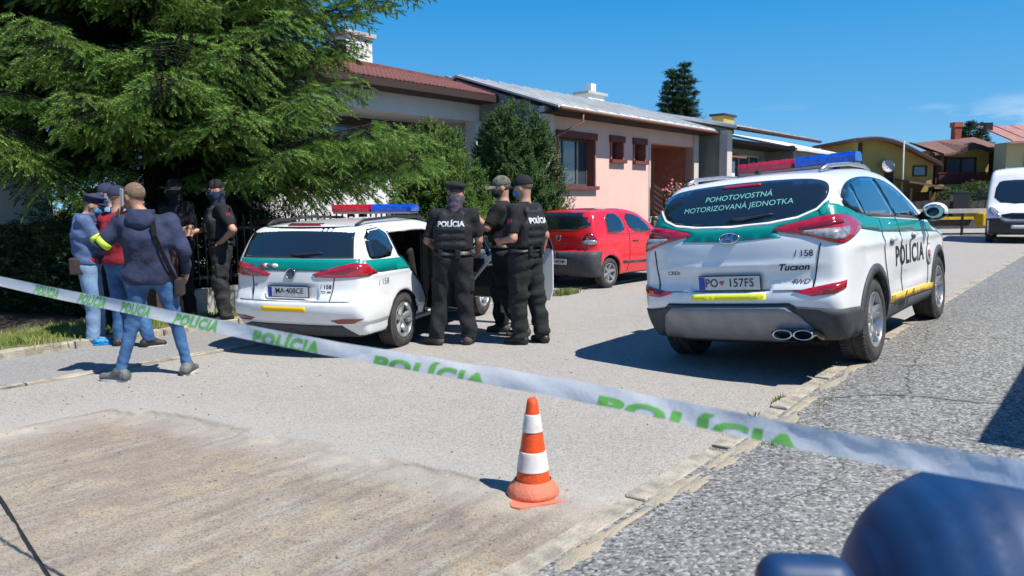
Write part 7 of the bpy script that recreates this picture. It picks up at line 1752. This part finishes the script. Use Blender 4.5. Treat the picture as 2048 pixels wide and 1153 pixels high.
# ---- grass
def grass(name, spots, n, h, m, zf, seed, spread=1.):
    rng = np.random.RandomState(seed); V = []; F = []
    tot = sum(s_[4] for s_ in spots)
    for (s0, n0, a, b, wgt) in spots:
        k = int(n * wgt / tot); x = s0 + rng.randn(k) * a * .5; y = n0 + rng.randn(k) * b * .5; z = np.array([zf(p, q) for p, q in zip(x, y)])
        hh = h * (.5 + rng.rand(k)); an = rng.rand(k) * 6.28; lean = .5 * rng.rand(k) * hh * spread; w = .004 + .003 * rng.rand(k)
        la = rng.rand(k) * 6.28
        b0 = len(V) and sum(len(v) for v in V)
        p0 = np.stack([x - np.cos(an) * w, y - np.sin(an) * w, z - .01], 1); p1 = np.stack([x + np.cos(an) * w, y + np.sin(an) * w, z - .01], 1)
        p2 = np.stack([x + np.cos(la) * lean * .4 + np.cos(an) * w * .7, y + np.sin(la) * lean * .4 + np.sin(an) * w * .7, z + hh * .6], 1); p3 = np.stack([x + np.cos(la) * lean, y + np.sin(la) * lean, z + hh], 1)
        vv = np.stack([p0, p1, p2, p3], 1).reshape(-1, 3); V.append(vv); i = np.arange(k) * 4 + b0; F.append(np.stack([i, i + 1, i + 2], 1)); F.append(np.stack([i, i + 2, i + 3], 1))
    o = link_mesh(name, np_mesh(np.vstack(V), np.vstack(F), name), m); o.rotation_euler = (0, 0, STREET_ROT); o['kind'] = 'stuff'; return o
grass('grass_verge', [(1.6 + k * .42, 9.55 + (k % 2) * .25, .4, .45, 1) for k in range(8)], 15000, .075, M_grass, lambda s, n: .07, 1)
grass('grass_verge', [(5 + k * .8, 9.45, .7, .35, 1) for k in range(26)], 16000, .07, M_grass, lambda s, n: .07, 2)
gp2 = sheet('grass_strip', .5, 26, 9.11, 10.15, .3, .15, lambda s, n: .085 + .02 * vec_noise(s, n, 44, 3, 2.), M_grassd)
M_weed = mat('weed_green', (.10, .17, .03), .7, col2=(.22, .24, .07), scale=6)
rnd = random.Random(3)
grass('weeds', [(4.55, 1.87, .10, .02, 1), (4.9, 1.87, .10, .02, 1.), (5.4, 1.86, .12, .02, 1.), (6.5, 1.84, .25, .05, 2), (6.9, 1.9, .2, .05, 2), (8.1, 1.3, .3, .10, 1), (3.7, 1.9, .05, .02, .3)], 1500, .045, M_weed, lambda s, n: .0 if n > 1.86 else .09, 6, 1.8)
grass('weeds', [(10.6, 7.25, .30, .10, 3), (10.0, 7.35, .5, .08, 1.5), (9.4, 7.4, .4, .1, 1)], 1300, .08, M_weed, lambda s, n: .0, 7, 1.6)
grass('weeds', [(4.6, 1.56, .25, .06, 1), (5.6, 1.55, .4, .05, 1)], 260, .03, mat('dry_weed', (.30, .26, .10), .8), lambda s, n: .11, 8, 2.)
# ============================================================ FOREGROUND
# ---- barrier tape from beyond the left edge to the blue lid on the right
M_tapeg = mat('tape_green', (.12, .36, .07), .45)
def tape_mat():
    m = bpy.data.materials.new('tape_plastic'); t, b, l = nodes_of(m)
    tc = t.nodes.new('ShaderNodeTexCoord').outputs['Object']; nz = tex_noise(t, tc, 3.0, 3)
    c = mixc(t, mrange(t, nz, .35, .65), (.86, .89, .92), (.74, .80, .88)); l(c, b.inputs['Base Color']); b.inputs['Roughness'].default_value = .28; b.inputs['Coat Weight'].default_value = .6; wb_ = t.nodes.new('ShaderNodeBump'); wb_.inputs['Strength'].default_value = .5; wb_.inputs['Distance'].default_value = .012; l(tex_noise(t, tc, 16.0, 4, .6), wb_.inputs['Height']); l(wb_.outputs[0], b.inputs['Normal'])
    tl = t.nodes.new('ShaderNodeBsdfTranslucent'); l(c, tl.inputs['Color']); mx = t.nodes.new('ShaderNodeMixShader'); mx.inputs[0].default_value = .5; tr_ = t.nodes.new('ShaderNodeBsdfTransparent'); m2 = t.nodes.new('ShaderNodeMixShader'); m2.inputs[0].default_value = .14
    out = [n for n in t.nodes if n.type == 'OUTPUT_MATERIAL'][0]; l(b.outputs[0], mx.inputs[1]); l(tl.outputs[0], mx.inputs[2]); l(mx.outputs[0], m2.inputs[1]); l(tr_.outputs[0], m2.inputs[2]); l(m2.outputs[0], out.inputs[0]); return m
M_tape = tape_mat()
TP = [(-1300, 300), (0, 563), (120, 589), (240, 612), (355, 637), (470, 660), (640, 693), (750, 712), (960, 748), (1200, 791), (1480, 850), (1700, 893), (1900, 925), (2048, 950), (2100, 962)]
def tape_pt(px):
    ys = float(Curve1(TP)(np.array([px]))[0]); inv = .18 + (.532 - .18) * px / 2048.; d = .62 / inv
    r = _fw * 1530.0 + _R * (px - 1024.) - _U * (ys - 576.5); return Vector((0, 0, CAM_H)) + r * (d / r.y)
def tape_frame(px):
    a = tape_pt(px - 6); b = tape_pt(px + 6); c = tape_pt(px); d = (b - a).normalized()
    tw = -.62 + .30 * (px / 2048.) + .16 * math.sin(px * .0041 + .5) + .07 * math.sin(px * .013) + .09 * math.sin(px * .027 + 1.5 * math.sin(px * .006))         # twist about its length
    upv = Vector((0, 0, 1)); s_ = d.cross(upv).normalized(); upv = s_.cross(d).normalized(); w = upv * math.cos(tw) + s_ * math.sin(tw); nrm = d.cross(w); return c, d, w, nrm
tp = empty('barrier_tape', tuple(tape_pt(1024)), 0, 'white police barrier tape with green lettering, sagging across the whole view', 'tape'); inv_ = -Vector(tape_pt(1024))
xs = np.arange(-560, 2096, 12.); V = []; F = []; K = 6
for i, px in enumerate(xs):
    c, d, w, nn = tape_frame(px)
    for k in range(K + 1):
        q = k / K - .5; V.append(c + w * (q * .044) + nn * (.004 * (q * q * 4 - .5) * math.sin(px * .004 + 1) + .0012 * math.sin(px * .05 + q * 5)) + inv_)
for i in range(len(xs) - 1):
    for k in range(K): a = i * (K + 1) + k; F.append((a, a + 1, a + K + 2, a + K + 1))
link_mesh('strip', mesh_from(V, F), M_tape, tp, True)
# lettering printed along it (arc-length placement)
pxs = np.linspace(-60, 2090, 700); pp = [tape_pt(p) for p in pxs]; cum = np.r_[0, np.cumsum([(pp[i + 1] - pp[i]).length for i in range(len(pp) - 1)])]
vs, fs = text_mesh('POLÍCIA', .054, .0028, spacing=1.12)
vx = np.array([v[0] for v in vs]); wv = vx.max() - vx.min()
bm = bmesh.new(); bv = [bm.verts.new((x, y, 0)) for x, y in vs]
for f in fs:
    try: bm.faces.new([bv[i] for i in f])
    except Exception: pass
bmesh.ops.triangulate(bm, faces=bm.faces); bmesh.ops.subdivide_edges(bm, edges=[e for e in bm.edges if e.calc_length() > .02], cuts=3); bmesh.ops.triangulate(bm, faces=bm.faces); bmesh.ops.subdivide_edges(bm, edges=[e for e in bm.edges if e.calc_length() > .012], cuts=1); bmesh.ops.triangulate(bm, faces=bm.faces)
tv = [tuple(v.co) for v in bm.verts]; bm.verts.index_update(); tf = [tuple(v.index for v in f.verts) for f in bm.faces]; bm.free()
for p0, p1 in ((-70, -22), (70, 118), (158, 212), (243, 302), (350, 438), (508, 642), (752, 980), (1200, 1610)):
    W_ = []; cut = float(sstep(np.array(p0 * 1.0), 300, 800)) * .022
    for x, y, _ in tv:
        px = p0 + (p1 - p0) * (x - vx.min()) / wv * (1 - .12 * (x - vx.min()) / wv * 0); c, d, w, nn = tape_frame(px); q = (y * .92 - .003 - cut * .85) / .044; q = max(-.485, min(.48, q))
        o_ = nn * (.004 * (q * q * 4 - .5) * math.sin(px * .004 + 1) + .0012 * math.sin(px * .05 + q * 5)); W_.append((c + w * (q * .044) + o_, nn))
    V = [p + nn * .0014 + inv_ for p, nn in W_]
    link_mesh('lettering', mesh_from(V, tf), M_tapeg, tp)
# ---- traffic cone
co = empty('traffic_cone', (.10, 3.98, -.030), rad(18), 'worn orange and white traffic cone standing at the edge of the milled patch', 'traffic cone')
M_or = mat('cone_orange', (.80, .085, .01), .5, col2=(.50, .06, .02), scale=16, lo=.45, hi=.8, bump=.4); M_orf = mat('cone_base_faded', (.72, .20, .11), .75, col2=(.55, .17, .10), scale=10, bump=.6)
M_cw = mat('cone_white', (.72, .66, .62), .55, col2=(.52, .42, .36), scale=9, lo=.5, hi=.75)
def cr(z): return .098 - (z - .06) * (.098 - .024) / .50
def ring(name, z0, z1, m, dr=0.): MB().lathe([(cr(z0) + dr - .004, z0), (cr(z0) + dr, z0 + .003)] + [(cr(z) + dr, z) for z in np.linspace(z0 + .006, z1 - .006, 5)] + [(cr(z1) + dr, z1 - .003), (cr(z1) + dr - .004, z1)], 40).build(name, m, co, True)
ring('orange_cone', .05, .525, M_or); ring('white_band', .155, .262, M_cw, .0035); ring('white_band', .365, .462, M_cw, .0035)
MB().lathe([(.0255 + .004, .524), (.024, .540), (.016, .548), (.012, .545), (.012, .50)], 24).build('tip', M_or, co, True)
MB().lathe([(.098, .105), (.112, .085), (.128, .070), (.140, .045), (.142, .022), (.13, .018)], 40).build('collar', M_orf, co, True)
bp = MB(); bp.prism([(.165 * x_, .165 * y_) for x_, y_ in ((-1, -.8), (-.8, -1), (.8, -1), (1, -.8), (1, .8), (.8, 1), (-.8, 1), (-1, .8))], .003, .020, lambda a, b, c: (a, b, c + .006 * (a > .1))); bp.build('base_plate', M_orf, co, bevel=.003)
# ---- black cable lying bottom left
cb = empty('black_strand', (-1.9, 2.7, -.02), 0, 'thin black cable running down the bottom left corner over the milled surface', 'strand')
def gpt(px, py, z):
    r = _fw * 1530.0 + _R * (px - 1024.) - _U * (py - 576.5); return Vector((0, 0, CAM_H)) + r * ((z - CAM_H) / r.z)
pts = [gpt(px, py, -.012) - Vector((-1.9, 2.7, -.02)) for px, py in ((-260, 690), (-120, 850), (-40, 940), (8, 1008), (40, 1062), (75, 1118), (115, 1180), (160, 1260))]
MB().tube(pts, .0085, 8).build('strand_tube', mat('strand_black', (.012, .014, .016), .5), cb, True)  # thin near-black tube following a dark line on the ground
# ---- loose stones on the road
rnd = random.Random(8); g = MB()
def stone(s, n, z, r):
    vs = []; R = Euler((rnd.random() * 6, rnd.random() * 6, rnd.random() * 6)).to_matrix()
    for v in ((1, 0, 0), (-1, 0, 0), (0, 1, 0), (0, -1, 0), (0, 0, 1), (0, 0, -1)): vs.append(Vector((s, n, z)) + R @ (Vector(v) * r * rnd.uniform(.6, 1.2)))
    g.add(vs, [(0, 2, 4), (2, 1, 4), (1, 3, 4), (3, 0, 4), (2, 0, 5), (1, 2, 5), (3, 1, 5), (0, 3, 5)])
for k in range(900):
    s = rnd.uniform(.8, 7); n = rnd.uniform(1.95, 7.3); d = float(milled_d(np.array([s]), np.array([n]))[0])
    if d > 0 or rnd.random() < .25 or abs(d) < .15: stone(s, n, float(road_z(np.array([s]), np.array([n]))[0]) + .002, rnd.choice((.004, .005, .006, .008, .012)))
for k in range(260): s = rnd.uniform(1.5, 9); n = KN - .2 - abs(rnd.gauss(0, .14)); stone(s, n, wz(s, n) + .003, rnd.choice((.004, .006, .009)))
o = g.build('loose_gravel', mat('gravel_grey', (.25, .24, .22), .9, col2=(.12, .11, .10), scale=30), None); o.rotation_euler = (0, 0, STREET_ROT); o['kind'] = 'stuff'
